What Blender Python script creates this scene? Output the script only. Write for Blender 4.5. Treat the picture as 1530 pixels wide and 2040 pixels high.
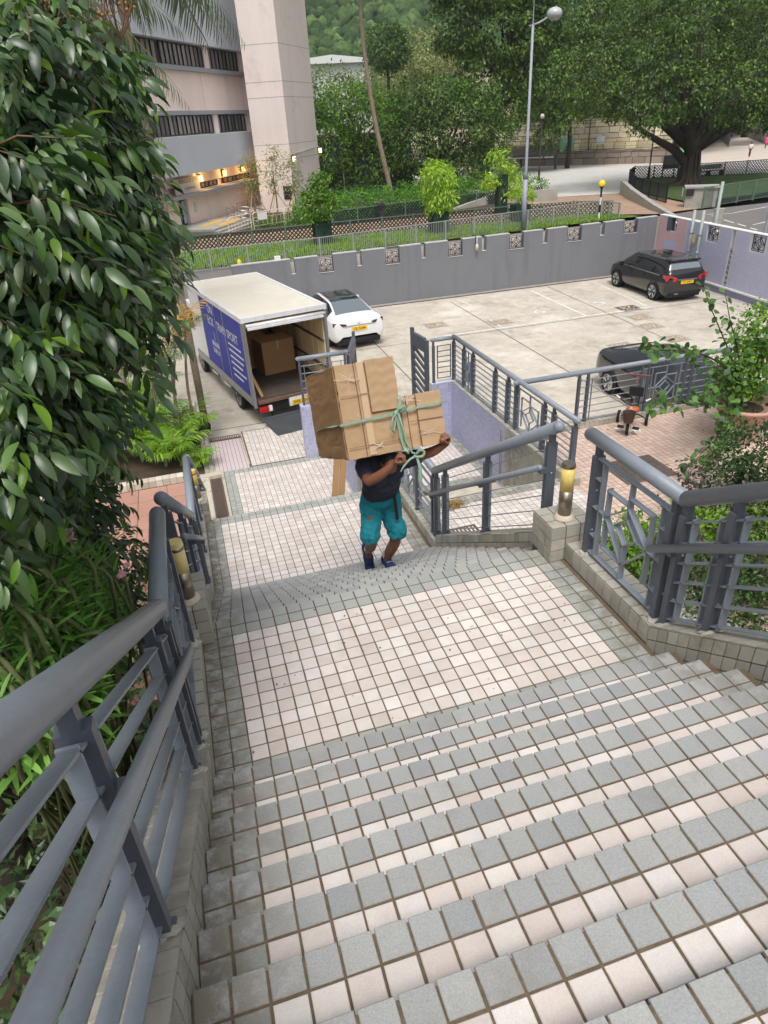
import bpy, bmesh, math, random
import numpy as np
from mathutils import Vector, Matrix, Euler
R = math.radians
random.seed(7); rs = np.random.RandomState(11)
for o in list(bpy.data.objects): bpy.data.objects.remove(o)
scene = bpy.context.scene
COL = scene.collection
# ------------------------------------------------------------------ camera, world, sun, exposure
def cam_axes(yaw, pitch, roll):
    f = np.array([math.sin(yaw)*math.cos(pitch), math.cos(yaw)*math.cos(pitch), -math.sin(pitch)])
    r = np.array([math.cos(yaw), -math.sin(yaw), 0]); d = np.cross(f, r)
    return math.cos(roll)*r+math.sin(roll)*d, math.cos(roll)*d-math.sin(roll)*r, f
CAM = np.array([0.3643, -4.0089, 3.2301])
_r, _d, _f = cam_axes(0.2601, 0.5316, 0.0619)
cd = bpy.data.cameras.new('camera'); cam = bpy.data.objects.new('camera', cd); COL.objects.link(cam)
cam.matrix_world = Matrix(((_r[0], -_d[0], -_f[0], CAM[0]), (_r[1], -_d[1], -_f[1], CAM[1]), (_r[2], -_d[2], -_f[2], CAM[2]), (0, 0, 0, 1)))
cd.sensor_fit = 'VERTICAL'; cd.sensor_height = 36; cd.lens = 1333.92/2040*36
cd.clip_start = 0.05; cd.clip_end = 3000
scene.camera = cam
def pix(p):
    v = np.asarray(p, float)-CAM
    z = v@_f
    return 765+1333.92*(v@_r)/z, 1020+1333.92*(v@_d)/z, z
def ray(x, y): return _r*(x-765)/1333.92+_d*(y-1020)/1333.92+_f
def at_d(x, y, d):
    v = ray(x, y); return CAM+v/np.linalg.norm(v)*d
world = bpy.data.worlds.new('World'); scene.world = world; world.use_nodes = True
nt = world.node_tree; bg = nt.nodes['Background']
sky = nt.nodes.new('ShaderNodeTexSky'); sky.sky_type = 'NISHITA'; sky.sun_disc = False
SUN_EL, SUN_AZ = R(64), R(196)
sky.sun_elevation = SUN_EL; sky.sun_rotation = SUN_AZ; sky.air_density = 1.0; sky.dust_density = 6.0; sky.ozone_density = 1.0
hs = nt.nodes.new('ShaderNodeHueSaturation'); hs.inputs['Saturation'].default_value = 0.35
nt.links.new(sky.outputs[0], hs.inputs['Color']); nt.links.new(hs.outputs[0], bg.inputs[0])
bg.inputs[1].default_value = 0.128
sl = bpy.data.lights.new('sun', 'SUN'); sun = bpy.data.objects.new('sun', sl); COL.objects.link(sun)
sl.energy = 1.3; sl.angle = R(18); sl.color = (1.0, 0.97, 0.93)
# direction towards the sun: rotation measured clockwise from +Y seen from above
sd = Vector((math.sin(SUN_AZ)*math.cos(SUN_EL), math.cos(SUN_AZ)*math.cos(SUN_EL), math.sin(SUN_EL)))
sun.rotation_euler = sd.to_track_quat('Z', 'Y').to_euler()
scene.view_settings.view_transform = 'Standard'; scene.view_settings.look = 'None'
scene.view_settings.gamma = 1; scene.view_settings.use_curve_mapping = False
scene.view_settings.exposure = 0.42
# ------------------------------------------------------------------ materials
MATS = {}
def s2l(*c):
    return tuple(((v/255)/12.92 if v/255 <= .04045 else ((v/255+.055)/1.055)**2.4) for v in c)
def mat(name, col, rough=.6, col2=None, rnd=0.0, var=(), bump=None, metal=0.0, spec=.5, trans=0.0, emit=None, grime=None, coat=0.0, streak=None):
    """procedural material. rnd: per-piece brightness spread; col2: per-piece second colour; var: [(scale, amount)] cloud mottling;
    bump: (scale, strength); grime: (colour, scale, threshold, amount)"""
    if name in MATS: return MATS[name]
    m = bpy.data.materials.new(name); m.use_nodes = True; MATS[name] = m
    t = m.node_tree; N = t.nodes; L = t.links; b = N['Principled BSDF']
    b.inputs['Roughness'].default_value = rough; b.inputs['Metallic'].default_value = metal
    b.inputs['Specular IOR Level'].default_value = spec
    if coat: b.inputs['Coat Weight'].default_value = coat; b.inputs['Coat Roughness'].default_value = .06
    c4 = (*col, 1)
    rgb = N.new('ShaderNodeRGB'); rgb.outputs[0].default_value = c4; cur = rgb.outputs[0]
    geo = N.new('ShaderNodeNewGeometry')
    if rnd or col2:
        at = N.new('ShaderNodeAttribute'); at.attribute_name = 'rnd'
        oi = N.new('ShaderNodeObjectInfo')
        ad = N.new('ShaderNodeMath'); ad.operation = 'ADD'; L.new(at.outputs['Fac'], ad.inputs[0]); L.new(oi.outputs['Random'], ad.inputs[1])
        fr = N.new('ShaderNodeMath'); fr.operation = 'FRACT'; L.new(ad.outputs[0], fr.inputs[0])
        if col2:
            mx = N.new('ShaderNodeMix'); mx.data_type = 'RGBA'
            L.new(fr.outputs[0], mx.inputs['Factor']); L.new(cur, mx.inputs['A']); mx.inputs['B'].default_value = (*col2, 1); cur = mx.outputs['Result']
        if rnd:
            m2 = N.new('ShaderNodeMath'); m2.operation = 'MULTIPLY_ADD'; L.new(fr.outputs[0], m2.inputs[0])
            # decorrelate from col2 with a second fract
            f2 = N.new('ShaderNodeMath'); f2.operation = 'MULTIPLY'; L.new(fr.outputs[0], f2.inputs[0]); f2.inputs[1].default_value = 7.31
            f3 = N.new('ShaderNodeMath'); f3.operation = 'FRACT'; L.new(f2.outputs[0], f3.inputs[0]); L.new(f3.outputs[0], m2.inputs[0])
            m2.inputs[1].default_value = 2*rnd; m2.inputs[2].default_value = 1-rnd
            mu = N.new('ShaderNodeVectorMath'); mu.operation = 'SCALE'; L.new(cur, mu.inputs[0]); L.new(m2.outputs[0], mu.inputs['Scale']); cur = mu.outputs[0]
    for sc, am in var:
        nz = N.new('ShaderNodeTexNoise'); nz.inputs['Scale'].default_value = sc; nz.inputs['Detail'].default_value = 5; nz.inputs['Roughness'].default_value = .65
        L.new(geo.outputs['Position'], nz.inputs['Vector'])
        mr = N.new('ShaderNodeMapRange'); mr.inputs['From Min'].default_value = .3; mr.inputs['From Max'].default_value = .7
        mr.inputs['To Min'].default_value = 1-am; mr.inputs['To Max'].default_value = 1+am; L.new(nz.outputs['Fac'], mr.inputs['Value'])
        mu = N.new('ShaderNodeVectorMath'); mu.operation = 'SCALE'; L.new(cur, mu.inputs[0]); L.new(mr.outputs[0], mu.inputs['Scale']); cur = mu.outputs[0]
    if grime:
        for gcol, gs, th, am, *ex in (grime if isinstance(grime, list) else [grime]):
            nz = N.new('ShaderNodeTexNoise'); nz.inputs['Scale'].default_value = gs; nz.inputs['Detail'].default_value = 6; nz.inputs['Roughness'].default_value = .7
            L.new(geo.outputs['Position'], nz.inputs['Vector'])
            mr = N.new('ShaderNodeMapRange'); mr.inputs['From Min'].default_value = th; mr.inputs['From Max'].default_value = th+.16
            mr.inputs['To Max'].default_value = am; L.new(nz.outputs['Fac'], mr.inputs['Value'])
            fac = mr.outputs[0]
            if ex:      # dirt gathered along a side of the stairs: strongest at x = ex[0], gone at x = ex[1]
                sx_ = N.new('ShaderNodeSeparateXYZ'); L.new(geo.outputs['Position'], sx_.inputs[0]); e_ = N.new('ShaderNodeMapRange'); e_.inputs['From Min'].default_value = ex[1]; e_.inputs['From Max'].default_value = ex[0]
                L.new(sx_.outputs['X'], e_.inputs['Value']); ml_ = N.new('ShaderNodeMath'); ml_.operation = 'MULTIPLY'; L.new(fac, ml_.inputs[0]); L.new(e_.outputs[0], ml_.inputs[1]); fac = ml_.outputs[0]
            mx = N.new('ShaderNodeMix'); mx.data_type = 'RGBA'; L.new(fac, mx.inputs['Factor']); L.new(cur, mx.inputs['A'])
            mx.inputs['B'].default_value = (*gcol, 1); cur = mx.outputs['Result']
    if streak:
        mp = N.new('ShaderNodeMapping'); mp.inputs['Scale'].default_value = (streak[1], streak[1], streak[1]*.06); L.new(geo.outputs['Position'], mp.inputs['Vector'])
        nz = N.new('ShaderNodeTexNoise'); nz.inputs['Scale'].default_value = 1; nz.inputs['Detail'].default_value = 6; nz.inputs['Roughness'].default_value = .7; L.new(mp.outputs[0], nz.inputs['Vector'])
        mr = N.new('ShaderNodeMapRange'); mr.inputs['From Min'].default_value = .5; mr.inputs['From Max'].default_value = .72; mr.inputs['To Max'].default_value = streak[2]; L.new(nz.outputs['Fac'], mr.inputs['Value'])
        mx = N.new('ShaderNodeMix'); mx.data_type = 'RGBA'; L.new(mr.outputs[0], mx.inputs['Factor']); L.new(cur, mx.inputs['A']); mx.inputs['B'].default_value = (*streak[0], 1); cur = mx.outputs['Result']
    L.new(cur, b.inputs['Base Color'])
    if bump:
        nz = N.new('ShaderNodeTexNoise'); nz.inputs['Scale'].default_value = bump[0]; nz.inputs['Detail'].default_value = 4
        L.new(geo.outputs['Position'], nz.inputs['Vector'])
        bp = N.new('ShaderNodeBump'); bp.inputs['Strength'].default_value = bump[1]; bp.inputs['Distance'].default_value = .01
        L.new(nz.outputs['Fac'], bp.inputs['Height']); L.new(bp.outputs[0], b.inputs['Normal'])
    if emit:
        b.inputs['Emission Color'].default_value = (*emit[0], 1); b.inputs['Emission Strength'].default_value = emit[1]
    if trans:
        tr = N.new('ShaderNodeBsdfTranslucent'); L.new(cur, tr.inputs['Color'])
        ms = N.new('ShaderNodeMixShader'); ms.inputs[0].default_value = trans
        L.new(b.outputs[0], ms.inputs[1]); L.new(tr.outputs[0], ms.inputs[2]); L.new(ms.outputs[0], N['Material Output'].inputs[0])
    return m
# ------------------------------------------------------------------ object helpers
def tag(o, label=None, cat=None, group=None, kind=None):
    if label: o['label'] = label
    if cat: o['category'] = cat
    if group: o['group'] = group
    if kind: o['kind'] = kind
    return o
def empty(name, loc=(0, 0, 0), label=None, cat=None, group=None, rotz=0, kind=None):
    o = bpy.data.objects.new(name, None); COL.objects.link(o); o.location = loc; o.rotation_euler = (0, 0, rotz)
    o.empty_display_size = .1
    return tag(o, label, cat, group, kind)
def link(name, me, parent=None, loc=None):
    o = bpy.data.objects.new(name, me); COL.objects.link(o)
    if parent is not None: o.parent = parent
    if loc is not None: o.location = loc
    return o
def copy_tree(o, parent=None):
    c = o.copy(); COL.objects.link(c); c.parent = parent
    for ch in [x for x in bpy.data.objects if x.parent == o]: copy_tree(ch, c)
    return c
class MB:
    def __init__(s): s.v = []; s.f = []; s.mi = []; s.r = []
    def add(s, vs, fs, mi=0, r=None):
        n = len(s.v); s.v += [tuple(map(float, p)) for p in vs]
        if r is None: r = random.random()
        for f in fs: s.f.append(tuple(n+i for i in f)); s.mi.append(mi); s.r.append(r)
        return s
    def box(s, a, b, mi=0, r=None, M=None):
        x0, y0, z0 = a; x1, y1, z1 = b
        if x0 > x1: x0, x1 = x1, x0
        if y0 > y1: y0, y1 = y1, y0
        if z0 > z1: z0, z1 = z1, z0
        vs = [(x0, y0, z0), (x1, y0, z0), (x1, y1, z0), (x0, y1, z0), (x0, y0, z1), (x1, y0, z1), (x1, y1, z1), (x0, y1, z1)]
        if M is not None: vs = [tuple(M@Vector(p)) for p in vs]
        return s.add(vs, [(0, 3, 2, 1), (4, 5, 6, 7), (0, 1, 5, 4), (1, 2, 6, 5), (2, 3, 7, 6), (3, 0, 4, 7)], mi, r)
    def hexa(s, lo, hi, mi=0, r=None):
        """lo, hi: 4 points each, counter-clockwise seen from above"""
        return s.add(list(lo)+list(hi), [(0, 3, 2, 1), (4, 5, 6, 7), (0, 1, 5, 4), (1, 2, 6, 5), (2, 3, 7, 6), (3, 0, 4, 7)], mi, r)
    def bar(s, p0, p1, w, h, up=(0, 0, 1), mi=0, r=None):
        """rectangular bar from p0 to p1; w across, h along up"""
        p0 = Vector(p0); p1 = Vector(p1); d = (p1-p0).normalized(); up = Vector(up)
        sd_ = d.cross(up)
        if sd_.length < 1e-4: sd_ = d.cross(Vector((0, 1, 0)))
        sd_.normalize(); u = sd_.cross(d).normalized()
        a = sd_*w/2; b = u*h/2
        return s.add([p0-a-b, p0+a-b, p0+a+b, p0-a+b, p1-a-b, p1+a-b, p1+a+b, p1-a+b],
                     [(0, 1, 2, 3), (7, 6, 5, 4), (1, 0, 4, 5), (2, 1, 5, 6), (3, 2, 6, 7), (0, 3, 7, 4)], mi, r)
    def tube(s, pts, rad, n=10, mi=0, caps=True, r=None):
        pts = [Vector(p) for p in pts]; k = len(pts)
        rads = rad if isinstance(rad, (list, tuple)) else [rad]*k
        vs = []; prev = None
        for i, p in enumerate(pts):
            if i == 0: d = pts[1]-p
            elif i == k-1: d = p-pts[i-1]
            else: d = (pts[i+1]-p).normalized()+(p-pts[i-1]).normalized()
            d.normalize()
            if prev is None:
                a = d.cross(Vector((0, 0, 1)))
                if a.length < .01: a = d.cross(Vector((0, 1, 0)))
            else: a = prev-d*prev.dot(d)
            a.normalize(); prev = a; b = d.cross(a)
            for j in range(n):
                t = 2*math.pi*j/n; vs.append(p+(a*math.cos(t)+b*math.sin(t))*rads[i])
        fs = []
        for i in range(k-1):
            for j in range(n):
                fs.append((i*n+j, i*n+(j+1) % n, (i+1)*n+(j+1) % n, (i+1)*n+j))
        if caps: fs.append(tuple(range(n-1, -1, -1))); fs.append(tuple((k-1)*n+j for j in range(n)))
        return s.add(vs, fs, mi, r)
    def lathe(s, prof, c=(0, 0, 0), n=16, mi=0, r=None, M=None, caps=True):
        """prof: [(radius, z)]"""
        vs = []; fs = []; k = len(prof)
        for (rr, z) in prof:
            for j in range(n):
                t = 2*math.pi*j/n; p = Vector((rr*math.cos(t), rr*math.sin(t), z))
                if M is not None: p = M@p
                vs.append(p+Vector(c))
        for i in range(k-1):
            for j in range(n): fs.append((i*n+j, i*n+(j+1) % n, (i+1)*n+(j+1) % n, (i+1)*n+j))
        if caps: fs.append(tuple(range(n-1, -1, -1))); fs.append(tuple((k-1)*n+j for j in range(n)))
        return s.add(vs, fs, mi, r)
    def prism(s, poly, axis, a, b, mi=0, r=None, M=None):
        """poly 2D extruded along axis 'x','y','z' from a to b"""
        def P(u, v, w):
            q = {'x': (w, u, v), 'y': (u, w, v), 'z': (u, v, w)}[axis]
            return tuple(M@Vector(q)) if M is not None else q
        n = len(poly); vs = [P(u, v, a) for u, v in poly]+[P(u, v, b) for u, v in poly]
        fs = [tuple(range(n-1, -1, -1)), tuple(range(n, 2*n))]+[(i, (i+1) % n, n+(i+1) % n, n+i) for i in range(n)]
        return s.add(vs, fs, mi, r)
    def ball(s, c, rad, n=10, m=7, mi=0, sc=(1, 1, 1), r=None):
        prof = []
        vs = []; fs = []
        for i in range(m+1):
            ph = math.pi*i/m
            for j in range(n):
                t = 2*math.pi*j/n
                vs.append((c[0]+rad*sc[0]*math.sin(ph)*math.cos(t), c[1]+rad*sc[1]*math.sin(ph)*math.sin(t), c[2]+rad*sc[2]*math.cos(ph)))
        for i in range(m):
            for j in range(n): fs.append((i*n+j, (i+1)*n+j, (i+1)*n+(j+1) % n, i*n+(j+1) % n))
        return s.add(vs, fs, mi, r)
    def mesh(s, name, mats, smooth=False, fix=True):
        me = bpy.data.meshes.new(name)
        me.from_pydata(s.v, [], s.f)
        for m in (mats if isinstance(mats, (list, tuple)) else [mats]): me.materials.append(m)
        if len(set(s.mi)) > 1: me.polygons.foreach_set('material_index', s.mi)
        a = me.attributes.new('rnd', 'FLOAT', 'FACE'); a.data.foreach_set('value', s.r)
        if fix and len(s.f) < 3000:
            bm = bmesh.new(); bm.from_mesh(me); bmesh.ops.recalc_face_normals(bm, faces=bm.faces); bm.to_mesh(me); bm.free()
        if smooth: me.shade_smooth(); 
        me.update(); return me
    def build(s, name, mats, parent=None, smooth=False, loc=None, rotz=None, fix=True):
        o = link(name, s.mesh(name, mats, smooth, fix), parent, loc)
        if rotz is not None: o.rotation_euler = (0, 0, rotz)
        return o
def smooth_by_angle(o, ang=40):
    me = o.data
    me.shade_smooth()
    bm = bmesh.new(); bm.from_mesh(me)
    for e in bm.edges:
        if len(e.link_faces) == 2 and e.calc_face_angle(0) > R(ang): e.smooth = False
    bm.to_mesh(me); bm.free()
    return o
def np_mesh(name, V, F, mats, rnd=None, mi=None, smooth=False):
    """V (n,3), F (m,k) numpy"""
    me = bpy.data.meshes.new(name); k = F.shape[1]; m = len(F)
    me.vertices.add(len(V)); me.vertices.foreach_set('co', np.ascontiguousarray(V, np.float32).ravel())
    me.loops.add(m*k); me.loops.foreach_set('vertex_index', F.astype(np.int32).ravel())
    me.polygons.add(m); me.polygons.foreach_set('loop_start', np.arange(0, m*k, k, dtype=np.int32))
    try: me.polygons.foreach_set('loop_total', np.full(m, k, np.int32))
    except Exception: pass
    for mm in (mats if isinstance(mats, (list, tuple)) else [mats]): me.materials.append(mm)
    if mi is not None: me.polygons.foreach_set('material_index', mi.astype(np.int32))
    if rnd is not None:
        a = me.attributes.new('rnd', 'FLOAT', 'FACE'); a.data.foreach_set('value', rnd.astype(np.float32))
    me.update(calc_edges=True)
    me.shade_smooth() if smooth else me.shade_flat()
    return me
def scatter(name, bv, bf, Ms, Ts, mats, parent=None, smooth=False, rnd=None):
    """join many copies of a small mesh into one object. bv (k,3), bf (q,4), Ms (n,3,3), Ts (n,3)"""
    bv = np.asarray(bv, float); bf = np.asarray(bf, int); n = len(Ts); k = len(bv)
    V = (np.einsum('nij,kj->nki', Ms, bv)+Ts[:, None, :]).reshape(-1, 3)
    F = (bf[None]+(np.arange(n)*k)[:, None, None]).reshape(-1, bf.shape[1])
    if rnd is None: rnd = rs.rand(n)
    me = np_mesh(name, V, F, mats, np.repeat(rnd, len(bf)), smooth=smooth)
    return link(name, me, parent)
def basis(fwd, up):
    """n×3 forward (local y) and up (local z) hints -> rotation matrices, columns x,y,z"""
    f = fwd/np.linalg.norm(fwd, axis=1, keepdims=True)
    x = np.cross(f, up); x /= np.linalg.norm(x, axis=1, keepdims=True)+1e-9
    z = np.cross(x, f)
    return np.stack([x, f, z], axis=2)
def text(body, size, parent, loc, rot, m, name='lettering', align='CENTER', extr=.001, sx=1.0, shear=0):
    c = bpy.data.curves.new(name, 'FONT'); c.body = body; c.size = size; c.align_x = align; c.align_y = 'CENTER'
    c.extrude = extr; c.shear = shear; c.resolution_u = 2
    tmp = bpy.data.objects.new('tmp', c); COL.objects.link(tmp); bpy.context.view_layer.update()
    me = bpy.data.meshes.new_from_object(tmp.evaluated_get(bpy.context.evaluated_depsgraph_get()))
    bpy.data.objects.remove(tmp); bpy.data.curves.remove(c); me.materials.clear(); me.materials.append(m)
    o = bpy.data.objects.new(name, me); COL.objects.link(o); o.parent = parent
    o.location = loc; o.rotation_euler = rot; o.scale = (sx, 1, 1); return o
# ------------------------------------------------------------------ palette
GREY_TILE = mat('grey_granite_tile', s2l(150, 153, 153), .75, col2=s2l(164, 165, 162), rnd=.06, var=[(170, .17), (1.2, .06)], bump=(300, .4), grime=[(s2l(104, 92, 72), 9, .38, .75, 0.0, .42), (s2l(104, 92, 72), 9, .42, .6, 2.95, 2.5), (s2l(122, 110, 90), 1.7, .57, .38), (s2l(85, 80, 70), 30, .68, .55), (s2l(188, 186, 180), 22, .74, .5)])
GREEN_TILE = mat('greenish_grey_tile', s2l(150, 155, 150), .75, col2=s2l(166, 168, 162), rnd=.06, var=[(170, .14)], bump=(380, .22), grime=[(s2l(104, 92, 72), 9, .38, .75, 0.0, .42), (s2l(104, 92, 72), 9, .42, .6, 2.95, 2.5), (s2l(120, 108, 88), 2.3, .56, .45), (s2l(78, 72, 60), 34, .68, .6)])
PINK_TILE = mat('pale_pink_tile', s2l(198, 187, 180), .7, col2=s2l(211, 206, 201), rnd=.06, var=[(170, .08), (1.5, .06), (.7, .06), (11, .05)], bump=(320, .2), grime=[(s2l(160, 142, 120), 1.3, .60, .38), (s2l(110, 95, 80), 26, .70, .6), (s2l(150, 138, 120), 6, .62, .4)])
RED_TILE = mat('faded_red_tile', s2l(192, 166, 150), .8, col2=s2l(206, 184, 170), rnd=.06, var=[(150, .05), (.8, .08)], bump=(220, .2))
KERB_TILE = mat('brownish_grey_kerb_tile', s2l(162, 159, 148), .78, col2=s2l(180, 176, 164), rnd=.08, var=[(240, .10), (3, .08)], bump=(300, .3), grime=[(s2l(115, 98, 72), 3.1, .52, .45), (s2l(215, 213, 206), 5, .72, .5)])
GROUT = mat('brown_grout', s2l(104, 90, 72), .95, var=[(40, .22), (2, .18)], bump=(120, .5), grime=[(s2l(80, 66, 48), 8, .5, .5)])
GROUT_L = mat('pale_dirty_mortar', s2l(190, 182, 165), .95, var=[(20, .15), (2, .12)], bump=(60, .5), grime=[(s2l(105, 95, 76), 4, .5, .6)])
STEEL = mat('grey_painted_steel', s2l(130, 138, 147), .42, var=[(6, .07), (45, .05)], bump=(70, .12), spec=.5, grime=[(s2l(140, 138, 130), 9, .60, .4), (s2l(196, 196, 190), 55, .735, .8), (s2l(120, 84, 60), 38, .76, .8)])
STEEL_D = mat('dark_grey_painted_steel', s2l(84, 90, 100), .48, var=[(7, .09), (50, .06)], bump=(70, .15), grime=[(s2l(126, 122, 112), 12, .62, .45), (s2l(176, 174, 166), 48, .73, .7), (s2l(110, 76, 56), 30, .75, .7)])
CONC = mat('weathered_concrete', s2l(188, 180, 166), .85, var=[(.35, .12), (2.2, .14), (14, .08)], bump=(25, .4), grime=[(s2l(222, 218, 208), .33, .55, .6), (s2l(136, 130, 118), .9, .53, .6), (s2l(190, 160, 138), .45, .69, .3), (s2l(100, 92, 82), 3.5, .60, .5)])
PLAINCONC = mat('plain_concrete', s2l(160, 158, 150), .85, var=[(1.2, .12), (9, .08)], bump=(30, .4), grime=[(s2l(110, 106, 96), 1.3, .55, .5)])
LILAC = mat('lilac_glazed_tile', s2l(166, 168, 198), .45, col2=s2l(182, 184, 210), rnd=.06)
LILAC_G = mat('white_mosaic_grout', s2l(196, 196, 206), .9)
PINKWALL_T = mat('pink_glazed_tile', s2l(214, 170, 172), .4, col2=s2l(222, 182, 182), rnd=.04)
WALLGREY = mat('grey_painted_wall', s2l(118, 120, 125), .8, streak=(s2l(86, 86, 84), 2.2, .45), var=[(.25, .05), (3, .03)], bump=(18, .15), grime=[(s2l(98, 98, 98), .5, .62, .4)])
WHITE = mat('white_paint', s2l(225, 225, 222), .5, var=[(5, .05)])
LINEP = mat('worn_white_line_paint', s2l(222, 220, 214), .8, grime=[(s2l(180, 172, 160), 7, .48, .85)])
BLACK = mat('black_plastic', s2l(28, 28, 30), .55)
RUBBER = mat('black_rubber', s2l(30, 30, 31), .85, var=[(40, .2)])
CHROME = mat('brushed_metal', s2l(190, 190, 190), .28, metal=1.0)
STAIN = mat('stainless_steel', s2l(150, 142, 128), .35, metal=.9, var=[(20, .1)])
IRON = mat('rusty_iron_grating', s2l(98, 84, 76), .8, var=[(20, .25)], bump=(60, .4))
SOIL = mat('dark_soil', s2l(70, 56, 42), .95, var=[(5, .3)], bump=(20, 1))
# ------------------------------------------------------------------ tiles
P = .108; TS = .099; TT = .012
def tile_mesh(m, sx=TS, sy=TS):
    b = MB(); x = sx/2; y = sy/2; c = .0022
    vs = [(-x, -y, -TT), (x, -y, -TT), (x, y, -TT), (-x, y, -TT), (-x, -y, -c), (x, -y, -c), (x, y, -c), (-x, y, -c),
          (-x+c, -y+c, 0), (x-c, -y+c, 0), (x-c, y-c, 0), (-x+c, y-c, 0)]
    fs = [(0, 1, 5, 4), (1, 2, 6, 5), (2, 3, 7, 6), (3, 0, 4, 7), (4, 5, 9, 8), (5, 6, 10, 9), (6, 7, 11, 10), (7, 4, 8, 11), (8, 9, 10, 11)]
    b.add(vs, fs); return b.mesh('tile', m, fix=False)
def wob(a): return random.uniform(-a, a)
def seen(p):
    x, y, z = pix(p); return z > .1 and -40 < x < 1570 and -40 < y < 2080
def lay(parent, items, limit=300, name='tile'):
    """items: [(x,y,z,mat)] flat square tiles. The nearest `limit` in view become objects, the rest one joined part."""
    order = sorted(items, key=lambda t: (not seen(t[:3]), np.linalg.norm(np.array(t[:3])-CAM)))
    cache = {}
    for t in order[:limit]:
        m = t[3]
        if m.name not in cache: cache[m.name] = tile_mesh(m)
        o = link(name, cache[m.name], parent, (t[0]+wob(.0012), t[1]+wob(.0012), t[2]+wob(.0007)))
        o.rotation_euler = (wob(.005), wob(.005), wob(.010))
    rest = order[limit:]
    if rest:
        ml = []; 
        for t in rest:
            if t[3] not in ml: ml.append(t[3])
        n = len(rest); x = TS/2
        bv = np.array([(-x, -x, -TT), (x, -x, -TT), (x, x, -TT), (-x, x, -TT), (-x, -x, 0), (x, -x, 0), (x, x, 0), (-x, x, 0)])
        bf = np.array([(4, 5, 6, 7), (0, 1, 5, 4), (1, 2, 6, 5), (2, 3, 7, 6), (3, 0, 4, 7)])
        T = np.array([t[:3] for t in rest])+rs.uniform(-.0012, .0012, (n, 3))*np.array([1, 1, .6])
        V = (bv[None]+T[:, None]).reshape(-1, 3); F = (bf[None]+(np.arange(n)*8)[:, None, None]).reshape(-1, 4)
        me = np_mesh('tile_field', V, F, ml, np.repeat(rs.rand(n), 5), mi=np.repeat(np.array([ml.index(t[3]) for t in rest]), 5))
        o = link('tile_field', me, parent); o['kind'] = 'stuff'
def tiled(parent, o, u, v, nu, nv, m, gap=.009, thick=.010, single=True, name='tile', bond=0.0, limit=300, skip=None):
    """lay nu×nv parallelogram tiles over the patch o, o+u, o+v (full edge vectors)"""
    o = Vector(o); u = Vector(u); v = Vector(v); n = u.cross(v).normalized()
    du = u/nu; dv = v/nv; gu = du.normalized()*gap/2; gv = dv.normalized()*gap/2
    def quad(b, base, a, c, r=None):
        p = [base+gu+gv, base+a-gu+gv, base+a+c-gu-gv, base+c+gu-gv]
        q = [k+n*thick for k in p]; e = .002
        b.add(p+q, [(4, 5, 6, 7), (0, 1, 5, 4), (1, 2, 6, 5), (2, 3, 7, 6), (3, 0, 4, 7)], 0, r)
    if single:
        b = MB(); quad(b, Vector((0, 0, 0)), du, dv); me = b.mesh('tile', m, fix=False); k = 0
        for i in range(nu):
            for j in range(nv):
                if skip and skip(i, j): continue
                ob = link(name, me, parent, o+du*i+dv*j+n*wob(.001)); ob.rotation_euler = (wob(.004), wob(.004), wob(.004))
    else:
        b = MB()
        for j in range(nv):
            off = bond*(j % 2)
            for i in range(nu):
                if skip and skip(i, j): continue
                base = o+du*(i+off)+dv*j
                if i+off > nu-.99 and off:      # end pieces cut in two
                    quad(b, base, du*(1-off), dv); quad(b, o+dv*j, du*off, dv)
                else: quad(b, base, du, dv)
        ob = b.build('tile_field', m, parent, fix=False); ob['kind'] = 'stuff'
# ------------------------------------------------------------------ stairs and landings
T_, H_ = .258, .159
L2Z = -12*H_; L3Z = -3.5; R2Z = -2.3; LOTZ = -3.6; OUTZ = -3.3
W0, W1 = 0.0, 2.95
def colmat(c, inner):
    return GREEN_TILE if (c < 2 or c >= 25) else inner
# upper flight, climbing towards the viewer
NUP = 15
st = empty('upper_stairs', (0, 0, 0), 'upper flight of tiled steps with grey nosings climbing towards the camera', 'stairs', kind='structure')
b = MB()
for k in range(1, NUP+1):
    y1 = -1.357-(k-1)*T_; y0 = y1-T_-.02 if k < NUP else y1-3
    b.box((W0, y0, k*H_-.005-.3), (W1, y1-.012, k*H_-.0045), r=.5)
    b.box((W0, y1-.03, (k-1)*H_-.03), (W1, y1-.014, k*H_-.0047), r=.5)
b.build('stair_core', GROUT, st, fix=False)
items = []
for k in range(1, NUP+1):
    y1 = -1.357-(k-1)*T_
    for c in range(27):
        items.append((c*P+P/2, y1-.0495, k*H_, GREY_TILE))
        items.append((c*P+P/2, y1-.0495-P, k*H_, colmat(c, PINK_TILE)))
    if k == NUP:
        for r_ in range(2, 12):
            for c in range(27): items.append((c*P+P/2, y1-.0495-P*r_, k*H_, colmat(c, PINK_TILE)))
lay(st, items)
# landing at z = 0
ld = empty('middle_landing', (0, 0, 0), 'wide tiled landing between the flights, pale pink field framed in grey tiles', 'landing', kind='structure')
MB().box((W0-.3, -1.45, -.4), (W1, .203, -.0045), r=.5).build('landing_core', GROUT, ld)
items = []
for r_ in range(-2, 13):
    for c in range(27):
        y = -r_*P-P/2
        m = GREEN_TILE if (r_ < 0 or r_ >= 11) else colmat(c, PINK_TILE)
        items.append((c*P+P/2, y, 0, m))
lay(ld, items)
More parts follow.
